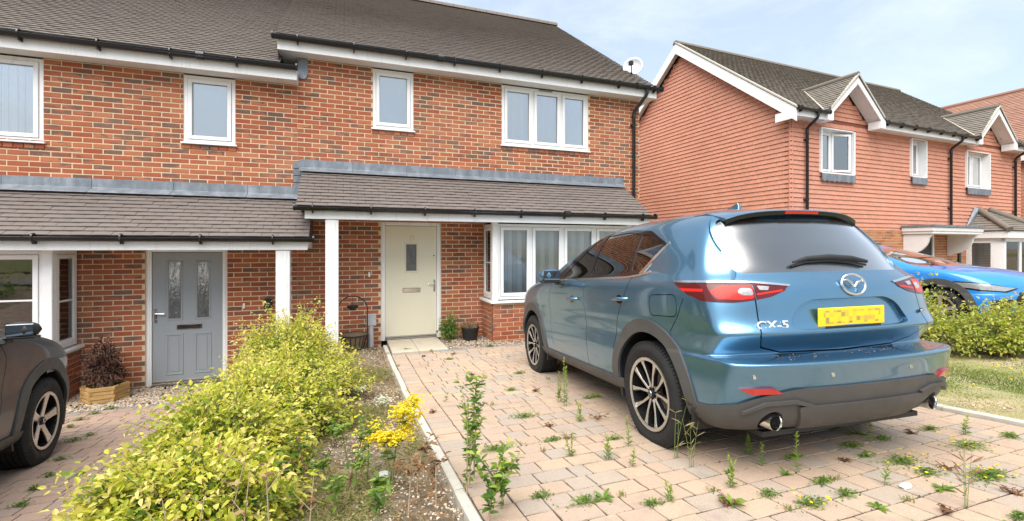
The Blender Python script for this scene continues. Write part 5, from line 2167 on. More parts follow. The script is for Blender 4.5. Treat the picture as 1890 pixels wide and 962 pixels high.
        for s in (1, -1):
            arc = T([(s * a, b) for a, b in ((.42, .455), (.52, .485), (.70, .475), (.80, .42), (.80, .40), (.69, .455), (.53, .463), (.43, .435))])
            place('bumper_crease', inter(offset_mesh_shell(outer, .030, .03), prism_yz(arc, X(-1.3), X(-.5))), 'cladding', lb)
        for s in (1, -1):
            rf = T([(s * a, b) for a, b in ((.60, .522), (.77, .520), (.83, .552), (.66, .556))])
            place('reflector', inter(offset_mesh_shell(outer, .016, .02), prism_yz(rf, X(-1.3), X(-.5))), 'red_lens', lb)
            q = MB()
            cx, cy, cz = X(-.82), s * .615 * sy, .350 * sz
            q.lathe([(.038, cx - .02), (.043, cx - .03), (.046, cx - .02), (.046, cx + .32), (.038, cx + .32), (.038, cx)], 32, axis=0, c=(0, cy, cz), closed=True)
            q.build('exhaust_tip', MATS['chrome'], car, smooth_deg=35)
            MB().lathe([(.037, cx + .08), (.037, cx + .1)], 24, axis=0, c=(0, cy, cz)).build('exhaust_bore', MATS['black_plastic'], car)
        for (nm, mt, c, s) in lamps:
            off = .004 if nm == 'taillight' else .008
            lo = place(nm, inter(offset_mesh_shell(outer, off, .02), c), mt, car)
        for s in (1, -1):
            mp = (lambda p: p) if s > 0 else mirror_poly
            sl = prism_xz(side_lim, .0 if s > 0 else -1.3, 1.3 if s > 0 else .0)
            for poly, nm, mt, off in ((rpoly([(.645, 1.128), (.80, 1.132), (.865, 1.10), (.84, 1.052), (.73, 1.045), (.648, 1.052)], .02), 'lamp_ring', 'bright_red_lens', .0055),
                                      (rpoly([(.652, 1.112), (.715, 1.114), (.735, 1.09), (.715, 1.072), (.652, 1.070)], .015), 'reverse_lamp', 'clear_lens', .007),
                                      (rpoly([(.545, 1.120), (.615, 1.126), (.610, 1.100), (.56, 1.098)], .006), 'reverse_lamp', 'clear_lens', .007),
                                      (rpoly([(.470, 1.090), (.63, 1.070), (.63, 1.080), (.47, 1.100)], .004), 'lamp_line', 'bright_red_lens', .0055)):
                c = prism_yz(mp(T(poly)), X(-1.2), X(-.45))
                place(nm, inter(offset_mesh_shell(outer, off, .02), c), mt, car)
            st_ = S([(-.42, 1.115), (-.62, 1.112), (-.62, 1.095), (-.46, 1.095)])
            place('lamp_strip', inter(offset_mesh_shell(outer, .0055, .02), prism_xz(st_, .5 if s > 0 else -1.3, 1.3 if s > 0 else -.5)), 'bright_red_lens', car)
        # spoiler: hugs the roof's rear edge, black lip below it
        dn = lambda x, y: tree.ray_cast(Vector((x, y, 3)), Vector((0, 0, -1)))[0].z
        bk = lambda y, z: tree.ray_cast(Vector((X(-3), y, z)), Vector((1, 0, 0)))[0].x
        ys = np.linspace(-.56, .56, 17) * sy
        SP, UN, BL = [], [], []
        for yv in ys:
            f = abs(yv) / (.56 * sy)
            k = 1 - .75 * f ** 4
            zl = dn(X(-.44), yv) + .006
            xb = bk(yv, zl - .03)
            lx = xb - .062 * k
            SP.append([(X(-.16), dn(X(-.16), yv) + .002), (X(-.30), dn(X(-.30), yv) + .010), (X(-.42), dn(X(-.42), yv) + .014), (lx + .012, zl + .002), (lx, zl - .006), (lx + .006, zl - .012), (xb + .03, zl - .016), (X(-.18), dn(X(-.18), yv) - .02)])
            UN.append([(lx + .002, zl - .010), (lx + .006, zl - .034), (xb + .006, zl - .048), (xb + .03, zl - .05), (xb + .03, zl - .018)])
            BL.append([(lx - .005, zl - .010), (lx - .002, zl - .030), (lx + .02, zl - .030), (lx + .02, zl - .010)])

        def loft(secs, yy):
            n = len(secs[0])
            V = [(x, y_, z) for sc_, y_ in zip(secs, yy) for (x, z) in sc_]
            F = []
            for j in range(len(secs) - 1):
                for i in range(n):
                    F.append((j * n + i, j * n + (i + 1) % n, (j + 1) * n + (i + 1) % n, (j + 1) * n + i))
            F += [tuple(range(n)), tuple((len(secs) - 1) * n + i for i in range(n - 1, -1, -1))]
            return MB().add(V, F)
        so = loft(SP, ys).build('spoiler', MATS[paint], car, smooth_deg=40)
        loft(UN, ys).build('spoiler_lip', MATS['gloss_black'], so, smooth_deg=40)
        loft(BL[6:11], ys[6:11]).build('brake_light', MATS['red_lens'], so)
        # wiper
        hit = lambda y, z: tree.ray_cast(Vector((X(-2), y, z)), Vector((1, 0, 0)))[0]
        w0 = [hit(y * sy, z * sz) for (y, z) in ((.30, 1.262), (.18, 1.285), (.0, 1.292), (-.18, 1.280), (-.30, 1.258))]
        MB().tube([(p.x - .022, p.y, p.z) for p in w0], [.006, .014, .018, .018, .012], 8).tube([(p.x - .014, p.y, p.z - .022) for p in w0], .008, 6).build('wiper', MATS['black_plastic'], car, smooth_deg=50)
        # emblem: oval ring with a winged V
        c = hit(0, 1.098 * sz)
        nrm = (hit(0, 1.13 * sz) - hit(0, 1.06 * sz)).normalized()
        Me = Matrix(((0, nrm.x, -1, c.x - .012), (-1, 0, 0, 0), (0, nrm.z, 0, c.z), (0, 0, 0, 1)))
        e = MB()
        e.tube([(.078 * math.cos(q), .063 * math.sin(q), 0) for q in np.linspace(0, 2 * math.pi, 36, endpoint=False)], .0075, 8, closed=True)
        for s in (-1, 1):
            e.tube([(s * .070, .018, .0), (s * .045, .026, .002), (s * .020, .010, .003), (0, -.018, .003)], [.004, .008, .009, .006], 8)
        e.rot(Matrix.Translation((.03, .022, 0)))
        e.build('emblem', MATS['chrome'], car, Me, smooth_deg=50)
        # lettering
        for (s_, yv, zv, size, bold, nm) in (('CX-5', .575, .895, .066, .0012, 'badge_lettering'),):
            p = hit(yv * sy, zv * sz)
            q = hit((yv + .06) * sy, zv * sz)
            r_ = hit((yv - .06) * sy, zv * sz)
            tx = (r_ - q).normalized()
            tz = Vector((0, 0, 1))
            nn_ = tx.cross(tz).normalized()
            tz = nn_.cross(tx)
            Mt = Matrix.Identity(4)
            for i in range(3):
                Mt[i][0], Mt[i][1], Mt[i][2], Mt[i][3] = tx[i] * 1.35, tz[i], nn_[i], p[i] + nn_[i] * .002
            me = text_mesh(s_, size, .003, bold=bold)
            me.materials.append(MATS['badge_metal'])
            new_obj(nm, me, car, Mt)
        p = hit(-.66 * sy, .93 * sz)
        MB().box(-.05, .05, -.010, .010, 0, .006).build('badge', MATS['chrome'], car, Matrix.Translation((p.x - .006, p.y, p.z)) @ Matrix(((.5, 0, -1, 0), (-.87, 0, -.3, 0), (0, 1, 0, 0), (0, 0, 0, 1))), bevel=.002)
        # number plate
        p = hit(0, .93 * sz)
        MB().box(-.006, .006, -.26, .26, -.056, .056).build('number_plate', MATS['plate_yellow'], car, Matrix.Translation((p.x + .012, 0, .925 * sz)) @ Matrix.Rotation(R(-4), 4, 'Y'), bevel=.004)
        MB().box(-.012, .006, -.21, .21, -.008, .010).build('plate_holder', MATS['black_plastic'], car, Matrix.Translation((p.x + .008, 0, .862 * sz)))
        # parking sensors
        for yv, zv in ((.76, .62), (.30, .615), (-.30, .615), (-.76, .62)):
            p = hit(yv * sy, zv * sz)
            MB().lathe([(.012, p.x - .004), (.012, p.x + .01)], 14, axis=0, c=(0, p.y, p.z)).build('parking_sensor', MATS['chrome'], car)
        # aerial fin
        fz = tree.ray_cast(Vector((X(.06), 0, 3)), Vector((0, 0, -1)))[0].z
        f = MB()
        V = []
        for (x, z, w) in ((.26, -.005, .028), (.0, -.012, .034), (-.06, -.015, .024), (-.05, .05, .012), (-.03, .075, .005), (.08, .04, .010)):
            V += [(x, w, z), (x, -w, z)]
        f.add(V, [(0, 2, 4, 6, 8, 10), (11, 9, 7, 5, 3, 1), (0, 1, 3, 2), (2, 3, 5, 4), (4, 5, 7, 6), (6, 7, 9, 8), (8, 9, 11, 10), (10, 11, 1, 0)])
        f.build('aerial_fin', MATS[paint], car, Matrix.Translation((X(.06), 0, fz)), bevel=.004)
    # ---- door handles and mirrors
    hity = lambda x, z, s: tree.ray_cast(Vector((x, s * 2, z)), Vector((0, -s, 0)))[0]
    for s in (1, -1):
        for (x, z) in ((1.33, .985), (.34, 1.02)):
            p = hity(X(x), z * sz, s)
            q = MB().tube([(p.x - .11, p.y - s * .004, p.z + .004), (p.x - .095, p.y + s * .026, p.z + .002), (p.x, p.y + s * .034, p.z), (p.x + .085, p.y + s * .026, p.z - .004), (p.x + .10, p.y - s * .004, p.z - .006)], [.012, .015, .016, .015, .012], 10)
            q.build('door_handle', MATS[paint], car, smooth_deg=50)
            MB().lathe([(.05, -.0035), (.046, .0015)], 20, axis=1, c=(0, 0, 0)).build('handle_cup', MATS['gloss_black'], car, Matrix.Translation((p.x + .02, p.y, p.z - .005)) @ Matrix.Diagonal((1.3, .6, .75, 1)))
        p = hity(X(cfg.get('mirror_x', 1.63)), 1.17 * sz, s)
        mm = MB()
        V, F = [], []
        # mirror: rounded pod
        n, mth = 14, 9
        for i in range(mth):
            u = -1 + 2 * i / (mth - 1)
            for k in range(n):
                a = 2 * math.pi * k / n
                rr = max(.02, (1 - abs(u) ** 2.6)) ** .5
                V.append((.075 * rr * math.copysign(abs(math.cos(a)) ** .75, math.cos(a)) + (-.01 if u > 0 else 0), u * .118, .072 * rr * math.copysign(abs(math.sin(a)) ** .75, math.sin(a)) * (1 - .12 * u)))
        for i in range(mth - 1):
            for k in range(n):
                F.append((i * n + k, i * n + (k + 1) % n, (i + 1) * n + (k + 1) % n, (i + 1) * n + k))
        F += [tuple(range(n)), tuple((mth - 1) * n + k for k in range(n))]
        mm.add(V, F)
        Mm = Matrix.Translation((p.x, p.y + s * .165, p.z + .055)) @ (Matrix.Identity(4) if s > 0 else Matrix.Rotation(math.pi, 4, 'X') @ Matrix.Scale(-1, 4, (0, 0, 1)))
        mo = mm.build('door_mirror', MATS[cfg.get('mirror_mat', paint)], car, Mm @ Matrix.Scale(cfg.get('mirror_s', 1.0), 4), smooth_deg=60)
        MB().box(-.078, -.066, -.092, .092, -.052, .052).build('mirror_glass', MATS['mirror_glass'], mo, bevel=.005)
        MB().box(-.074, .04, -.112, .105, -.075, -.052).build('mirror_base', MATS['black_plastic'], mo, bevel=.01)
        MB().prism([(p.x - .05, p.z - .045), (p.x + .06, p.z - .045), (p.x + .05, p.z + .005), (p.x - .04, p.z + .005)], p.y - s * .01, p.y + s * .09, axis=1).build('mirror_arm', MATS['black_plastic'], car, bevel=.008)
    # ---- front end (only for cars whose nose shows)
    if front:
        hitf = lambda y, z: tree.ray_cast(Vector((X(6), y, z)), Vector((-1, 0, 0)))[0]
        for s in (1, -1):
            hl = T([(s * a, b) for a, b in cfg['headlight']])
            lim = S([(2.6, 1.4), (4.2, 1.4), (4.2, .4), (2.9, .4)])
            c = prism_yz(hl, X(2.72), X(4.2))
            place('headlight_housing', inter(offset_mesh_shell(outer, .001, .02), c), 'gloss_black', car)
            cx_ = sum(p[0] for p in hl) / len(hl)
            cz_ = sum(p[1] for p in hl) / len(hl)
            hs = [((a - cx_) * .86 + cx_, (b - cz_) * .72 + cz_) for a, b in hl]
            place('headlight', inter(offset_mesh_shell(outer, .005, .02), prism_yz(hs, X(2.74), X(4.2))), 'clear_lens', car)
            vent = T([(s * a, b) for a, b in ((.52, .62), (.80, .60), (.78, .40), (.56, .38))])
            place('bumper_vent', inter(offset_mesh_shell(outer, .004, .02), prism_yz(vent, X(2.9), X(4.2))), 'black_plastic', car)
        gr = T(rpoly([(-.42, .74), (.42, .74), (.50, .60), (.38, .36), (-.38, .36), (-.50, .60)], .04))
        place('grille', inter(offset_mesh_shell(outer, .004, .02), prism_yz(gr, X(2.9), X(4.2))), 'black_plastic', car)
        for k in range(7):
            p = hitf(0, (.42 + k * .045) * sz)
            q = T([(-.36, .415 + k * .045), (.36, .415 + k * .045), (.36, .427 + k * .045), (-.36, .427 + k * .045)])
            place('grille_bar', inter(offset_mesh_shell(outer, .012, .02), prism_yz(q, X(2.9), X(4.2))), 'gloss_black', car)
        for s in (1, -1):
            hb = S([(2.55, 1.165), (2.9, 1.135), (3.2, 1.06), (3.42, .985)])
        p = hitf(0, .50 * sz)
        MB().box(-.006, .006, -.26, .26, -.056, .056).build('number_plate', MATS['upvc'], car, Matrix.Translation((p.x + .016, 0, .50 * sz)), bevel=.004)
        tm = text_mesh(cfg['plate'], .085, .001, bold=.001)
        tm.materials.append(MATS['black_plastic'])
        Mt = Matrix(((0, 0, 1, p.x + .0235), (1, 0, 0, 0), (0, 1, 0, .50 * sz), (0, 0, 0, 1)))
        new_obj('plate_lettering', tm, car, Mt)
        MB().tube([(X(2.46), -.55 * sy, 1.20 * sz), (X(2.40), .0, 1.235 * sz), (X(2.30), .45 * sy, 1.25 * sz)], .012, 6).build('wiper', MATS['black_plastic'], car)
    # ---- cabin
    fl = MB().box(X(.3), X(2.3), -.70 * sy, .70 * sy, .30, .34).box(X(-.6), X(.3), -.62 * sy, .62 * sy, .60, .64)
    fl.build('cabin_floor', MATS['seat_cloth'], car)
    MB().prism([(X(2.3), .5), (X(2.3), 1.10 * sz), (X(2.0), 1.17 * sz), (X(1.78), 1.12 * sz), (X(1.75), .8)], -.72 * sy, .72 * sy, axis=1).build('dashboard', MATS['seat_cloth'], car, bevel=.02)
    for (x, ys_) in ((1.05, (.36, -.36)), (.18, (.42, 0, -.42))):
        for y in ys_:
            se = MB()
            se.prism([(X(x - .18), .62), (X(x + .36), .60), (X(x + .38), .72), (X(x - .05), .74), (X(x - .22), 1.20 * sz), (X(x - .33), 1.20 * sz)], y * sy - .2, y * sy + .2, axis=1)
            so_ = se.build('seat', MATS['seat_cloth'], car, bevel=.04)
            MB().box(X(x - .30) - .04, X(x - .30) + .05, y * sy - .11, y * sy + .11, 1.235 * sz, 1.40 * sz).build('headrest', MATS['seat_cloth'], so_, bevel=.035)
    MB().tube([(X(1.62) + .03 * math.sin(q), -.36 * sy + .18 * math.cos(q), 1.02 * sz + .17 * math.sin(q)) for q in np.linspace(0, 6.283, 20, endpoint=False)], .014, 6, closed=True).build('steering_wheel', MATS['black_plastic'], car)
    MB().box(X(-.75), X(3.3), -.62 * sy, .62 * sy, .24, .27).build('underbody', MATS['black_plastic'], car)
    # ---- wheels
    for x in (0, ax_f):
        for s in (1, -1):
            wheel(car, x, s * cfg['track'], zw, Rw, s, cfg['wheel'], rim_r=cfg.get('rim', .245), steer=cfg.get('steer', 0) if x else 0)
    return car


def cyl_x(x0, x1, y, z, r, n=32):
    return mb_mesh(MB().lathe([(r, x0), (r, x1)], n, axis=0, c=(0, y, z)))


_OFFC = {}


def offset_mesh_shell(me, out, th):
    """thin skin of a body: from out (outside +) down to out - th"""
    k = (me.name, round(out, 4), round(th, 4))
    if k not in _OFFC:
        _OFFC[k] = diff(offset_mesh(me, out), offset_mesh(me, out - th))
    return _OFFC[k]


def pose(loc, yaw, pitch, roll=0.):
    """forward at compass yaw (0 = +Y, clockwise), nose pitch up"""
    y = R(90 - yaw)
    return Matrix.Translation(loc) @ Matrix.Rotation(y, 4, 'Z') @ Matrix.Rotation(-R(pitch), 4, 'Y') @ Matrix.Rotation(R(roll), 4, 'X')


SUV_M = pose((2.97, -5.47, .19), 4.5, -4.1, -.4)
make_car(dict(name='blue_suv', label='metallic blue sport utility car parked nose in on the paved drive', M=SUV_M, paint='paint_blue', Rw=.372, wb=2.72, zw=.345, track=.80, wheel='twin', rim=.254, side_glass='car_glass'))
HEADL = [(.40, .80), (.62, .845), (1.0, .95), (1.0, .88), (.86, .76), (.60, .73)]
make_car(dict(name='grey_suv', label='dark grey car with five-spoke wheels at the left edge', M=pose((-3.12, -5.80, .00), -5, -5.6), paint='paint_grey', Rw=.36, wb=2.66, zw=.35, track=.80, wheel='five', rim=.235,
              scale=(.97, 1, .95), front=True, level=2, headlight=HEADL, plate='', mirror_x=1.93, mirror_s=.85, mirror_mat='black_plastic', steer=R(0)))
make_car(dict(name='blue_hatchback', label='bright blue car behind the low hedge, nose towards the road', M=pose((9.95, -.92, .16), 180, 2.0), paint='paint_vivid_blue', Rw=.335, wb=2.58, zw=.335, track=.78, wheel='five', rim=.225,
              scale=(.945, .985, .865), front=True, level=2, headlight=HEADL, plate='GF61'))
bpy.data.scenes.remove(WORK)
# ------------------------------------------------------------------ small things by the doors
def thing(name, label, cat, loc, rz=0., group=None):
    return tag(empty(name, loc, rz), label, cat, group)


# cane-look trough with a wire arch
x, y, z = .10, -.42, -.03
t = thing('arched_basket', 'rusty round basket under a thin wire arch by the cream door', 'basket', (x, y, z))
MB().lathe([(.10, .0), (.16, .02), (.215, .20), (.225, .23), (.20, .23), (.15, .05)], 24, axis=2, closed=True).build('bowl', MATS['stem_woody'], t, smooth_deg=30)
m = MB()
for k in range(18):
    a = 2 * math.pi * k / 18
    m.tube([(.165 * math.cos(a), .165 * math.sin(a), .02), (.222 * math.cos(a), .222 * math.sin(a), .22)], .006, 5)
m.build('basket_ribs', MATS['black_iron'], t)
MB().tube([(.225 * math.cos(q), .225 * math.sin(q), .23) for q in np.linspace(0, 6.283, 28, endpoint=False)], .011, 6, closed=True).build('basket_rim', MATS['black_iron'], t)
MB().tube([(-.225, 0, .0), (-.225, 0, .62)] + [(-.225 * math.cos(q), 0, .62 + .225 * math.sin(q)) for q in np.linspace(.15, math.pi - .15, 14)] + [(.225, 0, .62), (.225, 0, .0)], .009, 6).build('arch', MATS['black_iron'], t)
m = MB()
m.tube([(0, 0, .84), (0, 0, .72)], .003, 4)
m.lathe([(.02, .62), (.075, .65), (.09, .69), (.06, .70), (.02, .66)], 14, axis=2, closed=True)
m.build('hanging_pot', MATS['black_iron'], t)
# service post
t = thing('service_post', 'grey plastic service pipe with square box beside the cream door', 'post', (.385, -.30, -.03))
MB().tube([(0, 0, 0), (0, 0, .36)], [.05, .034], 12).build('pipe', MATS['galvanised'], t, smooth_deg=40)
MB().box(-.07, .08, -.04, .05, .34, .53).build('box', MATS['galvanised'], t, bevel=.008)
# bucket with a dead plant
t = thing('bucket', 'black plastic bucket with a dead dry plant by the bay', 'bucket', (2.05, -.33, -.03))
MB().lathe([(.12, .0), (.155, .20), (.165, .215), (.165, .23), (.150, .23), (.14, .20), (.11, .02)], 28, axis=2, closed=True).build('pot', MATS['black_plastic'], t, smooth_deg=30)
MB().lathe([(.142, .18), (.142, .185)], 20, axis=2).build('potting_soil', MATS['joint_sand'], t)
# octagonal planter
px_, py_, pz_ = -3.08, -.42, -.47
t = thing('wooden_planter', 'hexagonal wooden planter on the gravel by the brick bay', 'planter', (px_, py_, pz_))


def mat_wood():
    m = NT('planter_wood')
    g = m.noise(1, 5, .6, m.mapv((6, 6, 60)))
    c = m.ramp(g, [(.3, (.30, .17, .06)), (.55, (.44, .28, .11)), (.8, (.52, .36, .17))])
    m.bump(g, .3, .003)
    m.P(col=c, rough=.8, spec=.25)


mat_wood()
for k in range(6):
    a0, a1 = math.pi / 3 * k + .2, math.pi / 3 * (k + 1) + .2
    for j in range(4):
        rr = .235 + (.004 if (j + k) % 2 else -.004)
        q = MB()
        p0 = np.array([rr * math.cos(a0), rr * math.sin(a0)])
        p1 = np.array([rr * math.cos(a1), rr * math.sin(a1)])
        d = (p1 - p0) / np.linalg.norm(p1 - p0)
        e = .02 if (j + k) % 2 else -.004
        p0, p1 = p0 - d * e, p1 + d * e
        n = np.array([d[1], -d[0]])
        V = []
        for zz in (j * .052, j * .052 + .049):
            for p in (p0 + n * .016, p1 + n * .016, p1 - n * .018, p0 - n * .018):
                V.append((p[0], p[1], zz))
        q.add(V, [(0, 3, 2, 1), (4, 5, 6, 7), (0, 1, 5, 4), (1, 2, 6, 5), (2, 3, 7, 6), (3, 0, 4, 7)])
        q.build('plank', MATS['planter_wood'], t, bevel=.005)
MB().lathe([(.205, .17), (.205, .175)], 6, axis=2).build('potting_soil', MATS['joint_sand'], t)
# key safe on the wall
t = thing('key_safe', 'small black key box fixed to the brick wall by the white post', 'key box', ypt(495, 562, -.03).tolist())
MB().box(-.055, .055, -.03, .028, -.085, .085).build('case', MATS['black_plastic'], t, bevel=.012)
MB().box(-.03, .03, -.036, -.028, .02, .05).build('dial', MATS['gloss_black'], t, bevel=.003)

# ------------------------------------------------------------------ plants
def leaf_mesh(name, P, D, L, W, age, rnd, mat, droop=.25, roll=None, rg=RNG):
    """folded leaves of two quads each. P base, D direction, L length, W width (arrays)"""
    n = len(P)
    D = D / (np.linalg.norm(D, axis=1, keepdims=True) + 1e-9)
    up = np.tile([0, 0, 1.0], (n, 1)) + rg.normal(0, .45, (n, 3))
    S = np.cross(D, up)
    S /= np.linalg.norm(S, axis=1, keepdims=True) + 1e-9
    N = np.cross(S, D)
    L_, W_ = L[:, None], W[:, None]
    dr = np.array([0, 0, -1.0])[None] * (droop * L_)
    b = P
    l1 = P + D * L_ * .32 - S * W_ * .5 + N * W_ * .16 + dr * .12
    l2 = P + D * L_ * .72 - S * W_ * .36 + N * W_ * .10 + dr * .5
    t = P + D * L_ + dr
    r2 = P + D * L_ * .72 + S * W_ * .36 + N * W_ * .10 + dr * .5
    r1 = P + D * L_ * .32 + S * W_ * .5 + N * W_ * .16 + dr * .12
    V = np.stack([b, l1, l2, t, r2, r1], 1).reshape(-1, 3)
    i = (np.arange(n) * 6)[:, None]
    F = np.concatenate([i + np.array([[0, 3, 2, 1]]), i + np.array([[0, 5, 4, 3]])], 1).reshape(-1, 4)
    return mesh_np(name, V, F, MATS[mat], {'age': np.repeat(age, 2), 'rnd': np.repeat(rnd, 2)})


def stem_mesh(name, paths, radii, mat, sides=4):
    """many thin stems in one mesh; paths (n, m, 3)"""
    paths = np.asarray(paths, float)
    n, m, _ = paths.shape
    T = np.gradient(paths, axis=1)
    T /= np.linalg.norm(T, axis=2, keepdims=True) + 1e-9
    ref = np.array([.31, .77, .2])
    A = np.cross(T, ref)
    A /= np.linalg.norm(A, axis=2, keepdims=True) + 1e-9
    B = np.cross(T, A)
    rad = np.asarray(radii, float)
    if rad.ndim == 1:
        rad = rad[:, None] * np.linspace(1, .35, m)[None]
    ang = np.arange(sides) * 2 * math.pi / sides
    V = paths[:, :, None, :] + rad[:, :, None, None] * (np.cos(ang)[None, None, :, None] * A[:, :, None, :] + np.sin(ang)[None, None, :, None] * B[:, :, None, :])
    idx = np.arange(n * m * sides).reshape(n, m, sides)
    a = idx[:, :-1, :]
    b = idx[:, 1:, :]
    F = np.stack([a, np.roll(a, -1, 2), np.roll(b, -1, 2), b], -1).reshape(-1, 4)
    return mesh_np(name, V.reshape(-1, 3), F, MATS[mat], smooth_=True)


def bez(p0, p1, p2, m):
    t = np.linspace(0, 1, m)[None, :, None]
    return (1 - t) ** 2 * p0[:, None] + 2 * t * (1 - t) * p1[:, None] + t * t * p2[:, None]


def bush(name, label, cat, c, rx, ry, top, n_st, n_lf, leaf, mat, seed, group=None, tips=.35, bias=0., start=.35, wood='stem_woody', age0=.1, age1=.75, lift=.25, fill=1.0):
    rg = np.random.default_rng(seed)
    bx, by = c
    bz = float(gz(bx, by)) - .02
    h = top - bz
    t = thing(name, label, cat, (bx, by, bz), 0, group)
    th = rg.uniform(0, 2 * math.pi, n_st)
    cz = np.abs(rg.normal(0, .62, n_st))
    cz = np.clip(cz, 0.02, 1.35)
    cz = np.sin(np.clip(cz, 0, 1.4))
    cr = np.sqrt(np.clip(1 - cz ** 2, 0, 1))
    lump = 1 + .10 * np.sin(th * 3 + seed) + .08 * np.sin(th * 5 + cz * 6 + seed * 2) + rg.normal(0, .05, n_st)
    rr = rg.uniform(.66, 1.0, n_st) ** .6 * lump * np.where(rg.random(n_st) < .10, rg.uniform(1.08, 1.26, n_st), 1.0)
    E = np.stack([rx * cr * np.cos(th) * rr, ry * cr * np.sin(th) * rr, (.12 + .86 * cz) * h * np.clip(rr, .6, 1.18)], -1)
    B = np.stack([rg.normal(0, rx * .18, n_st), rg.normal(0, ry * .18, n_st), np.zeros(n_st)], -1)
    Mid = B * .4 + E * .5
    Mid[:, 2] += h * lift * rg.uniform(.5, 1.2, n_st)
    paths = bez(B, Mid, E, 9)
    new_obj('branches', stem_mesh('branches', paths, rg.uniform(.0018, .004, n_st), wood), t)['kind'] = 'stuff'
    # leaves along the outer part of every stem
    k = n_lf
    u = start + (1 - start) * (np.arange(k)[None, :] + rg.uniform(0, 1, (n_st, k))) / k
    f = u * 8
    i0 = np.clip(f.astype(int), 0, 7)
    w = (f - i0)[..., None]
    si = np.arange(n_st)[:, None]
    Pp = paths[si, i0] * (1 - w) + paths[si, i0 + 1] * w
    Tn = paths[si, i0 + 1] - paths[si, i0]
    Tn /= np.linalg.norm(Tn, axis=2, keepdims=True) + 1e-9
    D = Tn * .55 + rg.normal(0, .55, Pp.shape)
    D[..., 2] += .18
    # side twigs: leaves stand off the stem
    Pp = Pp + rg.normal(0, .022 * fill, Pp.shape)
    Ls = leaf * rg.uniform(.45, 1.3, u.shape) * rg.uniform(.75, 1.2, (n_st, 1))
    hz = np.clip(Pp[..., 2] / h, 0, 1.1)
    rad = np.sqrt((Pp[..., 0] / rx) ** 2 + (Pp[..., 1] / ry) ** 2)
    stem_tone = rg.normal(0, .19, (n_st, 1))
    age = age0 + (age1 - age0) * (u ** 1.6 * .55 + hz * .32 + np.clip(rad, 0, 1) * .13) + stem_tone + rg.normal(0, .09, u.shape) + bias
    me = leaf_mesh('leaves', Pp.reshape(-1, 3), D.reshape(-1, 3), Ls.ravel(), (Ls * .52).ravel(), np.clip(age, 0, 1).ravel(), rg.random(u.size), mat, rg=rg)
    new_obj('leaves', me, t)['kind'] = 'stuff'
    return t


GH = 'golden leaved shrubs of the hedge between the two drives'
for i, (cx, cy, rx, ry, tp, ns, nl, lf, lab) in enumerate((
        (-.62, -2.25, .64, .66, .93, 720, 28, .036, 'tallest yellow-green shrub of the hedge, farthest back by the white posts'),
        (-.46, -3.15, .70, .58, .66, 660, 28, .037, 'yellow-green shrub just in front of the tallest one, reaching towards the kerb'),
        (-.62, -4.05, .66, .62, .71, 700, 28, .037, 'middle golden shrub of the hedge between the two drives'),
        (-.74, -4.85, .55, .52, .73, 680, 29, .038, 'golden shrub second from the viewer in the hedge'),
        (-.72, -5.52, .54, .44, .64, 640, 29, .039, 'nearest golden shrub of the hedge at the bottom of the picture'))):
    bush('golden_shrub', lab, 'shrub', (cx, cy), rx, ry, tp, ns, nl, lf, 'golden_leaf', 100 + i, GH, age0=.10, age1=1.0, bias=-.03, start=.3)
# low hedge by the lawn
LH = 'loose green shrubs along the far edge of the lawn'
for i, (cx, cy, rx, ry, tp, ns, nl, lab) in enumerate((
        (7.25, -4.25, .58, .45, 1.12, 340, 18, 'loose green shrub beside the blue car\'s rear corner, left of the lawn hedge'),
        (7.75, -4.80, .55, .45, 1.0, 300, 16, 'sparse green shrub in the middle of the lawn hedge, bare twigs below'),
        (8.40, -5.10, .60, .50, 1.18, 340, 18, 'yellow-green shrub of the lawn hedge at the right edge'),
        (7.05, -3.45, .45, .45, .72, 220, 16, 'low green shrub of the lawn hedge mostly hidden behind the blue car'))):
    bush('hedge_shrub', lab, 'shrub', (cx, cy), rx, ry, tp, ns, nl, .045, 'hedge_leaf', 130 + i, LH, age0=.2, age1=1.0, start=.55, bias=.04, fill=1.6)
bush('far_shrub', 'pale leafy shrub against the far brick wall at the right edge', 'shrub', (21.6, .75), .9, .6, 1.9, 160, 16, .12, 'hedge_leaf', 140, age0=.2, age1=.9)
bush('purple_shrub', 'small round dark purple shrub growing in the wooden planter', 'shrub', (px_, py_), .23, .23, .20, 200, 16, .034, 'purple_leaf', 141, start=.45, lift=.4, wood='stem_dry').location.z = pz_ + .16
bush('climbing_weed', 'straggly green plant growing beside the cream door frame', 'plant', (1.70, -.22), .20, .16, .46, 60, 14, .045, 'weed_leaf', 142, start=.3, lift=.5, wood='stem_green')
bush('dead_plant', 'dry straw coloured stalks in the black bucket', 'plant', (2.05, -.33), .17, .15, .12, 90, 5, .03, 'dry_leaf', 143, wood='stem_dry', lift=.5, age0=.6, age1=1.0).location.z = .15


def blades(name, rect, n, h, label, mat, seed, mask=None, age=(.2, .9), lean=.5, w=.004, kind='stuff', agef=None):
    rg = np.random.default_rng(seed)
    X = rg.uniform(rect[0], rect[1], n)
    Y = rg.uniform(rect[2], rect[3], n)
    if mask is not None:
        k = mask(X, Y, rg)
        X, Y = X[k], Y[k]
    n = len(X)
    P = np.stack([X, Y, gz(X, Y) - .004], -1)
    a = rg.uniform(0, 6.283, n)
    D = np.stack([np.cos(a) * lean * rg.uniform(.3, 1.6, n), np.sin(a) * lean * rg.uniform(.3, 1.6, n), np.ones(n)], -1)
    L = h * rg.uniform(.4, 1.3, n)
    ag = agef(X, Y, rg) if agef else rg.uniform(age[0], age[1], n)
    me = leaf_mesh(name, P, D, L, np.full(n, w), np.clip(ag, 0, 1), rg.random(n), mat, droop=.35, rg=rg)
    return tag(new_obj(name, me), label, 'grass', kind=kind)


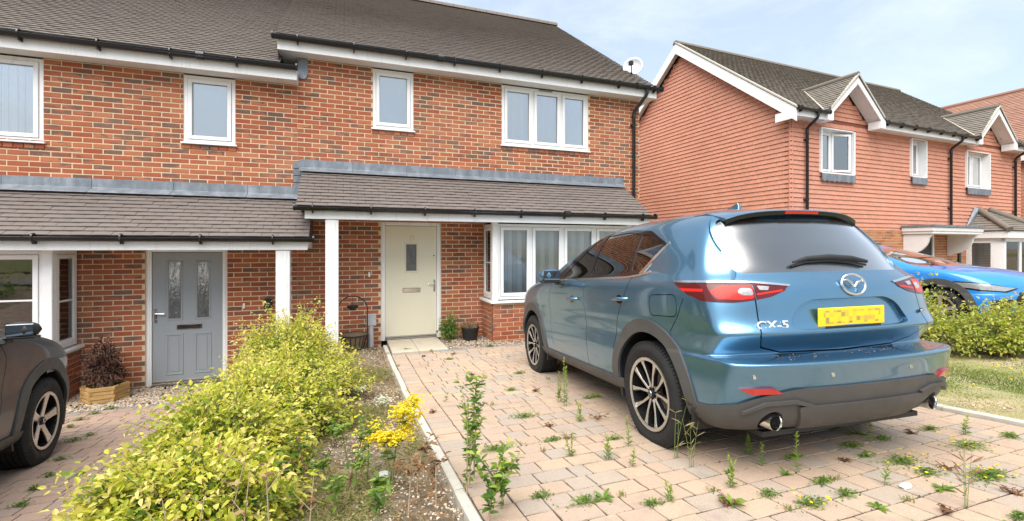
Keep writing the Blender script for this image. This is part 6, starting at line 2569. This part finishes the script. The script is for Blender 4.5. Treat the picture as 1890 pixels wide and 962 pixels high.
def lawn_age(X, Y, rg):
    d = np.sin(X * 2.1 + Y * 1.3) * .16 + np.sin(Y * 3.7 - X * 1.1) * .12
    return .92 - smooth(5.15, 6.0, X) * .70 + d + rg.normal(0, .12, len(X))


blades('lawn_grass', (4.85, 7.5, -8.2, -2.6), 60000, .042, 'short grass of the lawn, straw near the kerb and green beyond', 'grass_blade', 3, agef=lawn_age, w=.0045,
       mask=lambda X, Y, rg: rg.random(len(X)) < (.25 + .75 * smooth(4.85, 5.7, X)))
blades('dry_grass', (-.95, .54, -7.0, -.9), 60000, .06, 'thin dry grass and weeds over the bed beside the kerb', 'grass_blade', 4, lean=1.1, w=.004,
       mask=lambda X, Y, rg: (np.sin(X * 6 + Y * 3.1) + np.sin(Y * 4.3 - X * 5) + rg.normal(0, .7, len(X)) - (X + .2) * 1.6) > .1, agef=lambda X, Y, rg: np.where(rg.random(len(X)) < .28, rg.uniform(0, .35, len(X)), rg.uniform(.55, 1, len(X))))
blades('bed_litter', (-1.0, .56, -7.0, -.6), 9000, .03, 'fallen dry leaves and litter on the bed', 'dry_leaf', 5, lean=3.0, w=.012, age=(.3, 1))


# ---- weeds in the paving
def weed_parts(kind, s, rg):
    """returns leaf arrays and stems of one weed at the origin, s = size in metres"""
    P, D, L, W, A, st, fl = [], [], [], [], [], [], []
    if kind == 'spike':
        for q in range(rg.integers(1, 3)):
            h = s * 1.3 * rg.uniform(.7, 1.05)
            lx, ly = rg.normal(0, .10, 2)
            path = np.array([[lx * h * t * t + (q * .02), ly * h * t * t, h * t] for t in np.linspace(0, 1, 7)])
            st.append(path)
            n = int(14 + h * 150)
            for t in np.sort(rg.uniform(.06, 1, n)):
                i = min(int(t * 6), 5)
                p = path[i] + (path[i + 1] - path[i]) * (t * 6 - i)
                a = rg.uniform(0, 6.28)
                P.append(p), D.append((math.cos(a), math.sin(a), .55 + t)), L.append((.045 - .022 * t) * rg.uniform(.7, 1.2) * min(1, s / .15 + .3)), W.append(.0075), A.append(.5 + .5 * t + rg.normal(0, .12))
    elif kind in ('mat', 'yellow'):
        n = int(200 * max(.35, s / .12))
        for _ in range(n):
            r_ = s * abs(rg.normal(0, .55))
            a = rg.uniform(0, 6.28)
            P.append((r_ * math.cos(a) * 1.35, r_ * math.sin(a) * .6, rg.uniform(.0, .028) * (1.2 - min(1, r_ / s / 1.3)) + .004))
            b = a + rg.normal(0, .9)
            D.append((math.cos(b), math.sin(b), rg.uniform(.05, .7))), L.append(rg.uniform(.012, .026)), W.append(rg.uniform(.006, .010)), A.append(rg.uniform(.1, .8))
        for _ in range(int(8 + s * 60)):
            r_ = s * rg.uniform(.5, 1.2)
            a = rg.uniform(0, 6.28)
            st.append(np.array([[r_ * math.cos(a) * t, r_ * math.sin(a) * t * .8, .012 * math.sin(t * 3.1) + .004] for t in np.linspace(0, 1, 7)]))
        if kind == 'yellow':
            for _ in range(int(5 + s * 35)):
                r_ = s * rg.uniform(.1, 1.25)
                a = rg.uniform(0, 6.28)
                fl.append((r_ * math.cos(a), r_ * math.sin(a) * .8, rg.uniform(.025, .05)))
    elif kind == 'rosette':
        n = int(rg.integers(7, 13))
        for j in range(n):
            a = j * 2.4 + rg.normal(0, .2)
            P.append((0, 0, .006)), D.append((math.cos(a), math.sin(a), rg.uniform(.25, .9))), L.append(s * rg.uniform(.6, 1.1)), W.append(s * .26), A.append(rg.uniform(.25, .8))
    elif kind == 'tuft':
        for j in range(int(16 + s * 60)):
            a = rg.uniform(0, 6.28)
            l_ = rg.uniform(.1, .5)
            P.append((rg.normal(0, .012), rg.normal(0, .012), 0)), D.append((math.cos(a) * l_, math.sin(a) * l_, 1)), L.append(s * rg.uniform(.4, 1.1)), W.append(.006), A.append(rg.uniform(.2, .9))
    elif kind == 'dry':
        for j in range(10):
            a = rg.uniform(0, 6.28)
            l_ = rg.uniform(.4, 1.6)
            h = s * rg.uniform(.5, 1.1)
            st.append(np.array([[math.cos(a) * l_ * h * t * .6, math.sin(a) * l_ * h * t * .6, h * t * .7 * (1 - .3 * t)] for t in np.linspace(0, 1, 7)]))
        for j in range(26):
            q = st[rg.integers(0, len(st))]
            a = rg.uniform(0, 6.28)
            P.append(q[rg.integers(2, 7)]), D.append((math.cos(a), math.sin(a), rg.uniform(-.3, .4))), L.append(rg.uniform(.018, .04)), W.append(.010), A.append(rg.uniform(0, .6))
    elif kind == 'stalk':
        for q in range(3):
            h = s * rg.uniform(.75, 1.05)
            lx, ly = rg.normal(0, .12, 2)
            path = np.array([[lx * h * t ** 1.5 + q * .012, ly * h * t ** 1.5, h * t] for t in np.linspace(0, 1, 7)])
            st.append(path)
            for j in range(7):
                i = rg.integers(1, 6)
                a = rg.uniform(0, 6.28)
                P.append(path[i]), D.append((math.cos(a), math.sin(a), .9)), L.append(rg.uniform(.04, .09)), W.append(.007), A.append(rg.uniform(.4, 1))
    return P, D, L, W, A, st, fl


def petals(name, C_, size, mat, parent, rg, per=4):
    n = len(C_) * per
    P = np.repeat(np.asarray(C_, float), per, 0)
    a = rg.uniform(0, 6.28, n)
    D = np.stack([np.cos(a), np.sin(a), rg.uniform(.2, .9, n)], -1)
    L = np.full(n, size) * rg.uniform(.7, 1.2, n)
    return new_obj(name, leaf_mesh(name, P, D, L, L * .85, rg.random(n), rg.random(n), mat, droop=.1, rg=rg), parent)


KL = {'spike': ('upright leafy green weed', 'weed'), 'mat': ('low mat of green weed', 'weed'), 'yellow': ('low weed with little yellow flowers', 'weed'), 'rosette': ('small rosette of green leaves', 'weed'),
      'tuft': ('little tuft of grass', 'grass tuft'), 'dry': ('withered reddish brown weed', 'weed'), 'stalk': ('tall thin grassy stalks', 'grass tuft')}


def weed(kind, px, py, s, where, unique=None, xyz=None, mat=None):
    x, y, z = xyz if xyz else gpt(px, py)
    if DRIVE[0] < x < DRIVE[1] and y < DRIVE[3]:
        y = DRIVE[3] - round((DRIVE[3] - y) / .155) * .155      # rooted in a joint
        z = float(gz(x, y)) - .004
    seed = int(px * 7 + py * 13)
    rg = np.random.default_rng(seed)
    lab, cat = KL[kind]
    label = unique or (lab + ' ' + where)
    nm = {'spike': 'upright_weed', 'mat': 'mat_weed', 'yellow': 'flowering_weed', 'rosette': 'rosette_weed', 'tuft': 'grass_tuft', 'dry': 'withered_weed', 'stalk': 'grass_stalks'}[kind]
    t = thing(nm, label, cat, (x, y, z), 0, None if unique else lab + ' ' + where)
    P, D, L, W, A, st, fl = weed_parts(kind, s, rg)
    if P:
        lm = mat or {'dry': 'dry_leaf', 'tuft': 'grass_blade', 'stalk': 'grass_blade'}.get(kind, 'weed_leaf')
        new_obj('leaves', leaf_mesh('leaves', np.array(P, float), np.array(D, float), np.array(L), np.array(W), np.clip(np.array(A), 0, 1), rg.random(len(P)), lm, rg=rg), t)['kind'] = 'stuff'
    if st:
        new_obj('stems', stem_mesh('stems', np.array(st), np.full(len(st), .0022 if kind != 'dry' else .0026), {'dry': 'stem_red'}.get(kind, 'stem_green')), t)['kind'] = 'stuff'
    if fl:
        petals('flowers', fl, .012, 'yellow_petal', t, rg, 5)['kind'] = 'stuff'
    return t


W1, W2_, W3, W4, W5, W6 = ('by the door step', 'left of the blue car', 'behind the blue car', 'near the lawn kerb', 'in the drive\'s near corner', 'on the grey car\'s drive')
weed('spike', 1045, 752, .34, '', 'tallest pair of upright weeds beside the blue car\'s sill')
weed('spike', 1030, 742, .27, '', 'upright weed just left of the tallest pair by the car sill')
weed('spike', 1062, 775, .17, '', 'short upright weed in front of the tallest pair by the sill')
weed('stalk', 1252, 850, .50, '', 'tall grass stalks standing against the rear wheel of the blue car')
weed('stalk', 1272, 862, .30, '', 'shorter bent grass stalks behind the rear wheel of the blue car')
weed('mat', 915, 832, .13, '', 'largest dark green mat weed, left of the rear wheel beside the saplings')
weed('stalk', 1772, 935, .36, '', 'dry yellowish stalk standing alone near the right edge of the drive', mat='dry_leaf')
for (k, px, py, s) in (('mat', 750, 647, .09), ('tuft', 716, 657, .09), ('dry', 782, 660, .06), ('tuft', 797, 650, .07), ('dry', 838, 655, .07), ('mat', 828, 662, .06), ('tuft', 735, 678, .06), ('mat', 905, 640, .08), ('tuft', 990, 668, .05), ('tuft', 1010, 700, .06)):
    weed(k, px, py, s, W1)
for (k, px, py, s) in (('spike', 825, 745, .10), ('dry', 1095, 770, .13), ('dry', 985, 722, .10), ('mat', 945, 722, .06), ('mat', 970, 772, .11), ('mat', 1018, 812, .07), ('tuft', 905, 745, .06), ('spike', 1050, 842, .14), ('spike', 1112, 845, .13), ('mat', 1085, 735, .05),
                       ('spike', 1168, 828, .17), ('spike', 1176, 866, .12), ('rosette', 1105, 735, .07), ('dry', 1020, 790, .07), ('tuft', 940, 660, .05), ('mat', 960, 690, .07), ('dry', 870, 690, .07), ('tuft', 1000, 830, .05), ('tuft', 880, 790, .05), ('mat', 1135, 812, .05), ('dry', 800, 760, .06), ('mat', 1000, 920, .05), ('tuft', 900, 655, .05), ('dry', 1040, 805, .06), ('tuft', 1140, 910, .05)):
    weed(k, px, py, s, W2_)
for (k, px, py, s) in (('spike', 1371, 838, .13), ('spike', 1404, 858, .15), ('spike', 1348, 900, .13), ('spike', 1492, 880, .20), ('rosette', 1430, 868, .06), ('tuft', 1515, 882, .06), ('mat', 1470, 850, .06), ('spike', 1598, 815, .16), ('rosette', 1575, 800, .08), ('mat', 1590, 830, .07), ('mat', 1540, 790, .07), ('tuft', 1565, 895, .05), ('mat', 1620, 850, .05), ('spike', 1630, 895, .12), ('dry', 1680, 800, .07), ('rosette', 1355, 935, .09), ('mat', 1540, 900, .06), ('dry', 1555, 850, .05), ('rosette', 1360, 880, .04), ('tuft', 1300, 900, .06)):
    weed(k, px, py, s, W3)
for (k, px, py, s) in (('yellow', 1765, 820, .15), ('yellow', 1690, 862, .15), ('yellow', 1808, 880, .14), ('yellow', 1858, 888, .10), ('mat', 1660, 775, .10), ('mat', 1855, 805, .08), ('yellow', 1730, 880, .08), ('dry', 1760, 870, .08), ('mat', 1640, 815, .06), ('yellow', 1600, 780, .06), ('dry', 1850, 905, .07), ('spike', 1770, 800, .11), ('mat', 1700, 790, .07)):
    weed(k, px, py, s, W4)
for (k, px, py, s) in (('yellow', 1505, 938, .09), ('mat', 1440, 925, .06), ('rosette', 1635, 945, .06), ('dry', 1330, 925, .09), ('mat', 1095, 938, .09), ('mat', 1200, 930, .05), ('rosette', 1105, 915, .08), ('mat', 1560, 915, .06), ('spike', 1232, 925, .08), ('tuft', 1480, 955, .05), ('rosette', 1740, 905, .07), ('dry', 1770, 955, .08), ('mat', 1840, 945, .05), ('tuft', 1700, 935, .05)):
    weed(k, px, py, s, W5)
for (k, px, py, s) in (('mat', 148, 776, .06), ('mat', 135, 815, .08), ('mat', 165, 805, .05), ('mat', 175, 765, .06), ('mat', 205, 755, .05), ('mat', 110, 850, .05), ('mat', 65, 905, .06), ('mat', 38, 935, .05), ('mat', 90, 880, .04), ('mat', 190, 738, .08), ('tuft', 178, 745, .08), ('mat', 130, 790, .05)):
    weed(k, px, py, s, W6)


# moss and seedlings caught in the joints
def joint_moss():
    rg = np.random.default_rng(8)
    P, D, L, A = [], [], [], []
    J = [j for j in JOINTS if -7.6 < j[1] and j[0] > .6]
    for (x, y, w, d) in J:
        if rg.random() < .35:
            continue
        for _ in range(int(rg.integers(2, 16))):
            t = rg.random()
            px, py = (x + w * t, y) if rg.random() < .6 else (x, y - d * t)
            P.append((px + rg.normal(0, .0025), py + rg.normal(0, .0025), float(gz(px, py)) - .003))
            a = rg.uniform(0, 6.28)
            D.append((math.cos(a), math.sin(a), rg.uniform(.5, 1.6))), L.append(rg.uniform(.004, .014)), A.append(rg.uniform(0, .9))
    P, D, L = np.array(P), np.array(D), np.array(L)
    o = new_obj('joint_moss', leaf_mesh('joint_moss', P, D, L, L * .55, np.array(A), rg.random(len(P)), 'weed_leaf', rg=rg))
    tag(o, 'tiny moss and seedlings in the joints of the paved drive', 'moss', kind='stuff')


joint_moss()


# ---- privet saplings at the kerb, ragwort, dead stalks
def sapling(x, y, h, lean, label, seed, n=46, leaf=.042, mat='privet_leaf', wood='stem_dry', low=.08, spread=.06, group=None, branch=5):
    rg = np.random.default_rng(seed)
    z = float(gz(x, y))
    t = thing('sapling', label, 'sapling', (x, y, z), 0, group)
    ts = np.linspace(0, 1, 9)
    main = np.stack([lean[0] * ts ** 1.4, lean[1] * ts ** 1.4, h * ts], -1)
    new_obj('stem', stem_mesh('stem', [main], [.0055], wood, 6), t)
    tw = []
    for _ in range(branch):
        i = rg.integers(2, 8)
        a = rg.uniform(0, 6.28)
        l_ = rg.uniform(.06, .16)
        tw.append(np.stack([main[i, 0] + math.cos(a) * l_ * ts * .7, main[i, 1] + math.sin(a) * l_ * ts * .7, main[i, 2] + l_ * ts], -1))
    if tw:
        new_obj('twigs', stem_mesh('twigs', tw, np.full(len(tw), .0028), wood, 4), t)['kind'] = 'stuff'
    P, D, A = [], [], []
    for pth, k in [(main, n)] + [(q, n // 4) for q in tw]:
        for u in rg.uniform(low if pth is main else .2, 1, k):
            f = u * 8
            i = min(int(f), 7)
            p = pth[i] + (pth[i + 1] - pth[i]) * (f - i)
            a = rg.uniform(0, 6.28)
            P.append(p + rg.normal(0, .004, 3))
            D.append((math.cos(a), math.sin(a), rg.uniform(.2, .9)))
            A.append(np.clip(.15 + .75 * u ** 2 + rg.normal(0, .12), 0, 1))
    n_ = len(P)
    L = leaf * rg.uniform(.6, 1.2, n_)
    new_obj('leaves', leaf_mesh('leaves', np.array(P), np.array(D), L, L * .42, np.array(A), rg.random(n_), mat, rg=rg), t)['kind'] = 'stuff'
    return t


sapling(.665, -5.62, .63, (.05, .02), 'tallest green sapling growing at the kerb of the paved drive', 1, 60, .05, branch=7)
sapling(.625, -5.72, .55, (.0, -.02), 'slim pale stemmed sapling left of the tallest one at the kerb', 2, 40, .042, branch=5)
sapling(.725, -5.50, .42, (.03, .04), 'short bushy sapling right of the tallest one at the kerb', 3, 46, .045, branch=6)
sapling(.66, -6.02, .26, (.06, .03), 'lowest dark green sapling at the bottom of the kerb', 4, 52, .058, branch=5)
sapling(.76, -5.92, .22, (.05, .03), 'little leafy sapling on the paving edge at the bottom', 5, 40, .05, branch=4)


def tall_weed(name, x, y, h, lean, label, seed, wood, leafmat, nleaf, head=None, headmat='yellow_petal', nb=5, leaf=.05):
    rg = np.random.default_rng(seed)
    z = float(gz(x, y))
    t = thing(name, label, 'weed', (x, y, z))
    ts = np.linspace(0, 1, 9)
    main = np.stack([lean[0] * ts ** 1.3, lean[1] * ts ** 1.3, h * ts], -1)
    paths = [main]
    tips = [main[-1]]
    for _ in range(nb):
        i = rg.integers(4, 8)
        a = rg.uniform(0, 6.28)
        l_ = h * rg.uniform(.18, .36)
        q = np.stack([main[i, 0] + math.cos(a) * l_ * ts * .75, main[i, 1] + math.sin(a) * l_ * ts * .75, main[i, 2] + l_ * ts * rg.uniform(.6, 1)], -1)
        paths.append(q)
        tips.append(q[-1])
    new_obj('stems', stem_mesh('stems', paths, np.array([.005] + [.003] * nb), wood, 5), t)
    if nleaf:
        P, D = [], []
        for _ in range(nleaf):
            q = paths[rg.integers(0, len(paths))]
            i = rg.integers(1, 9)
            a = rg.uniform(0, 6.28)
            P.append(q[i] + rg.normal(0, .004, 3)), D.append((math.cos(a), math.sin(a), rg.uniform(-.2, .7)))
        L = leaf * rg.uniform(.5, 1.2, nleaf)
        new_obj('leaves', leaf_mesh('leaves', np.array(P), np.array(D), L, L * .35, rg.uniform(.1, .9, nleaf), rg.random(nleaf), leafmat, rg=rg), t)['kind'] = 'stuff'
    if head:
        C_ = []
        for tip in tips:
            for _ in range(head):
                C_.append(tip + rg.normal(0, 1, 3) * np.array([.036, .036, .014]))
        petals('flower_head', C_, .015, headmat, t, rg, 5)['kind'] = 'stuff'
    return t


tall_weed('ragwort', .26, -5.36, .40, (.05, .0), 'ragwort with the broad bright yellow flower head beside the kerb', 11, 'stem_green', 'weed_leaf', 60, 60, nb=11)
tall_weed('ragwort', .12, -5.28, .34, (.02, .05), 'orange-yellow ragwort half behind the broad bright one', 12, 'stem_green', 'weed_leaf', 40, 12, nb=4)
tall_weed('dry_stalk', .38, -5.55, .26, (.03, .0), 'reddish brown withered stalk between ragwort and saplings', 13, 'stem_dry', 'dry_leaf', 60, nb=6)
tall_weed('dry_stalk', .45, -5.75, .24, (.0, .02), 'withered brown stalk closest to the bottom of the kerb', 14, 'stem_dry', 'dry_leaf', 46, nb=5)
tall_weed('dry_stalk', .30, -5.80, .28, (.02, .02), 'withered reddish stalk left of the other two by the kerb', 15, 'stem_dry', 'dry_leaf', 44, nb=5)
tall_weed('thistle', -.18, -5.45, .36, (-.08, .05), 'dark stemmed leaning weed with fluffy head before the hedge', 16, 'stem_red', 'weed_leaf', 26, 3, 'grass_blade', nb=4)
tall_weed('thistle', .02, -5.30, .34, (.10, .02), 'dark forked weed between the hedge and the ragwort', 17, 'stem_red', 'weed_leaf', 26, 3, 'grass_blade', nb=5)
for i, (x, y, h, l) in enumerate(((-.42, -5.95, .40, .03), (-.30, -6.02, .42, -.02), (-.58, -6.05, .36, .05), (-.50, -5.85, .44, .08), (-.16, -5.90, .30, .02), (-.66, -5.95, .34, -.05))):
    tall_weed('dead_weed', x, y, h, (l, .02), ('thin bare dead stem standing in front of the nearest golden shrub'), 30 + i, 'stem_dry', 'dry_leaf', 5, nb=2)['group'] = 'bare dead stems before the nearest shrub'
for i, (x, y, lab) in enumerate(((.12, -3.25, 'white flat flower head of yarrow by the bare soil, farther back'), (.33, -3.75, 'white flower head of yarrow close to the kerb'))):
    tall_weed('yarrow', x, y, .10, (.01, .0), lab, 50 + i, 'stem_green', 'weed_leaf', 14, 16, 'white_petal', nb=3, leaf=.03)
rg_ = np.random.default_rng(77)
for i in range(16):
    px, py = [(520, 830), (560, 845), (640, 850), (500, 900), (600, 905), (655, 905), (540, 940), (620, 945), (690, 930), (470, 940), (585, 780), (610, 820), (680, 860), (720, 900), (700, 955), (560, 885)][i]
    q = gpt(px, py)
    tall_weed('bed_weed', q[0], q[1], float(rg_.uniform(.14, .26)), (rg_.uniform(-.05, .05), rg_.uniform(-.05, .05)), 'small leafy weed among the dry grass of the bed', 60 + i, 'stem_green', 'weed_leaf', 46, 2 if i % 3 == 0 else None, nb=4, leaf=.055)['group'] = 'leafy weeds in the bed'
# yellow flowers in the lawn
fx = rg_.uniform(5.6, 7.2, 46)
fy = rg_.uniform(-5.6, -4.3, 46)
C_ = np.stack([fx, fy, gz(fx, fy) + .05], -1)
fo = petals('lawn_flowers', C_, .016, 'yellow_petal', None, rg_, 6)
tag(fo, 'small yellow flowers dotted over the green part of the lawn', 'flowers', kind='stuff')
# loose stones
for i, (px, py, s, lab) in enumerate(((1672, 901, .030, 'small white pebble lying on the paving behind the blue car'), (676, 735, .03, None), (708, 880, .035, 'white chalk lump on the bare soil beside the kerb'), (735, 758, .03, None))):
    if not lab:
        continue
    q = gpt(px, py)
    g_ = random.Random(i)
    bm = bmesh.new()
    bmesh.ops.create_icosphere(bm, subdivisions=2, radius=s)
    for v in bm.verts:
        v.co = Vector((v.co.x * 1.2, v.co.y * .8, v.co.z * .55)) * g_.uniform(.85, 1.15)
    me = bpy.data.meshes.new('stone')
    bm.to_mesh(me)
    bm.free()
    me.materials.append(MATS['white_stone'])
    o = new_obj('stone', me, None, Matrix.Translation((q[0], q[1], q[2] + s * .35)))
    tag(o, lab, 'stone')

# ------------------------------------------------------------------ across the road: what the windows and the paint mirror
for i, (hx, lab) in enumerate(((-11, 'brick house across the road mirrored in the bay windows, nearer the grey car'), (3.5, 'brick house across the road mirrored in the bay windows, opposite the blue car'))):
    t = thing('opposite_house', lab, 'house', (hx, -31, .5))
    m = MB().box(-4.2, 4.2, -8, 0, -.2, 5.0)
    m.prism([(-8, 5.0), (-4, 8.0), (0, 5.0)], -4.2, 4.2, axis=0)
    m.build('wall', MATS['hung_tile' if i == 2 else 'red_wall'] if 'red_wall' in MATS else MATS['hung_tile'], t)
    MB().prism([(-8.4, 4.85), (-4, 8.25), (.4, 4.85), (.4, 4.75), (-4, 8.1), (-8.4, 4.75)], -4.5, 4.5, axis=0).build('roof', MATS['tile_underlay'], t)
    for (a, b, c, d) in ((-3.2, -1.6, .9, 2.2), (1.4, 3.2, .9, 2.2), (-3.2, -1.6, 3.3, 4.5), (1.4, 3.2, 3.3, 4.5)):
        q = MB()
        frame_rect(q, -b, -a, c, d, .08, -.02, .06)
        w = q.build('window', MATS['upvc'], t)
        MB().box(-b + .05, -a - .05, -.015, .02, c + .05, d - .05).build('pane', MATS['gloss_black'], w)
    MB().box(-.5, .5, -.02, .05, 0, 2.1).build('door', MATS['upvc'], t)
bush('opposite_hedge', 'long green hedge across the road, mirrored in the windows', 'hedge', (-3, -22), 9, .8, 1.7, 500, 14, .16, 'privet_leaf', 150)

# unseen neighbours and hedge outside the frame, added to darken the paint's reflections
for i, (hx, hy, lab) in enumerate(((-13.2, .6, 'unseen brick house added for reflections, next along the row beyond the grey door'), (-23.5, 1.2, 'unseen brick house added for reflections, farthest along the row'))):
    t = thing('unseen_neighbour_house', lab, 'house', (hx, hy, -.6))
    m = MB().box(-4.4, 4.4, 0, 8, -.2, 4.7)
    m.prism([(0, 4.7), (4, 7.9), (8, 4.7)], -4.4, 4.4, axis=0)
    m.build('wall', MATS['brick'], t)
    MB().prism([(-.4, 4.6), (4, 8.15), (8.4, 4.6), (8.4, 4.5), (4, 8.0), (-.4, 4.5)], -4.6, 4.6, axis=0).build('roof', MATS['tile_underlay'], t)
    for (a, b, c, d) in ((-3.2, -1.6, .9, 2.2), (1.4, 3.2, .9, 2.2), (-3.2, -1.6, 3.3, 4.5), (1.4, 3.2, 3.3, 4.5)):
        q = MB()
        frame_rect(q, a, b, c, d, .08, -.06, .02)
        w = q.build('window', MATS['upvc'], t)
        MB().box(a + .05, b - .05, -.02, .015, c + .05, d - .05).build('pane', MATS['gloss_black'], w)
    MB().box(-.5, .5, -.05, .02, 0, 2.1).build('door', MATS['upvc'], t)
bush('unseen_side_hedge', 'dark green hedge along the far side of the grey car\'s drive', 'hedge', (-8.6, -5.5), .7, 5.0, 1.5, 420, 14, .10, 'privet_leaf', 151)  # unseen hedge, added so the car's side mirrors something dark

# leaf litter caught on the blue car's bumper ledge
suv = bpy.data.objects['blue_suv']
rg_ = np.random.default_rng(5)
n = 170
P = np.stack([rg_.uniform(-.93, -.80, n), rg_.uniform(-.62, .62, n), np.full(n, .716)], -1)
a = rg_.uniform(0, 6.28, n)
D = np.stack([np.cos(a), np.sin(a), rg_.uniform(0, .4, n)], -1)
L = rg_.uniform(.004, .012, n)
new_obj('litter', leaf_mesh('litter', P, D, L, L * .6, rg_.uniform(.3, 1, n), rg_.random(n), 'dry_leaf', rg=rg_), suv)['kind'] = 'stuff'

# ---- labels of look-alikes: counted from the left
ORD = 'first second third fourth fifth sixth seventh eighth ninth tenth eleventh twelfth thirteenth fourteenth fifteenth sixteenth'.split()
groups = {}
for o in COL.objects:
    if o.parent is None and 'label' in o and 'group' in o:
        groups.setdefault(o['label'], []).append(o)
for lab, os_ in groups.items():
    if len(os_) > 1:
        px = proj_many(np.array([o.matrix_basis.translation for o in os_]))[0]
        for r_, i in enumerate(np.argsort(px)):
            os_[i]['label'] = lab + (', %s from the left' % ORD[r_] if r_ else ', leftmost one')
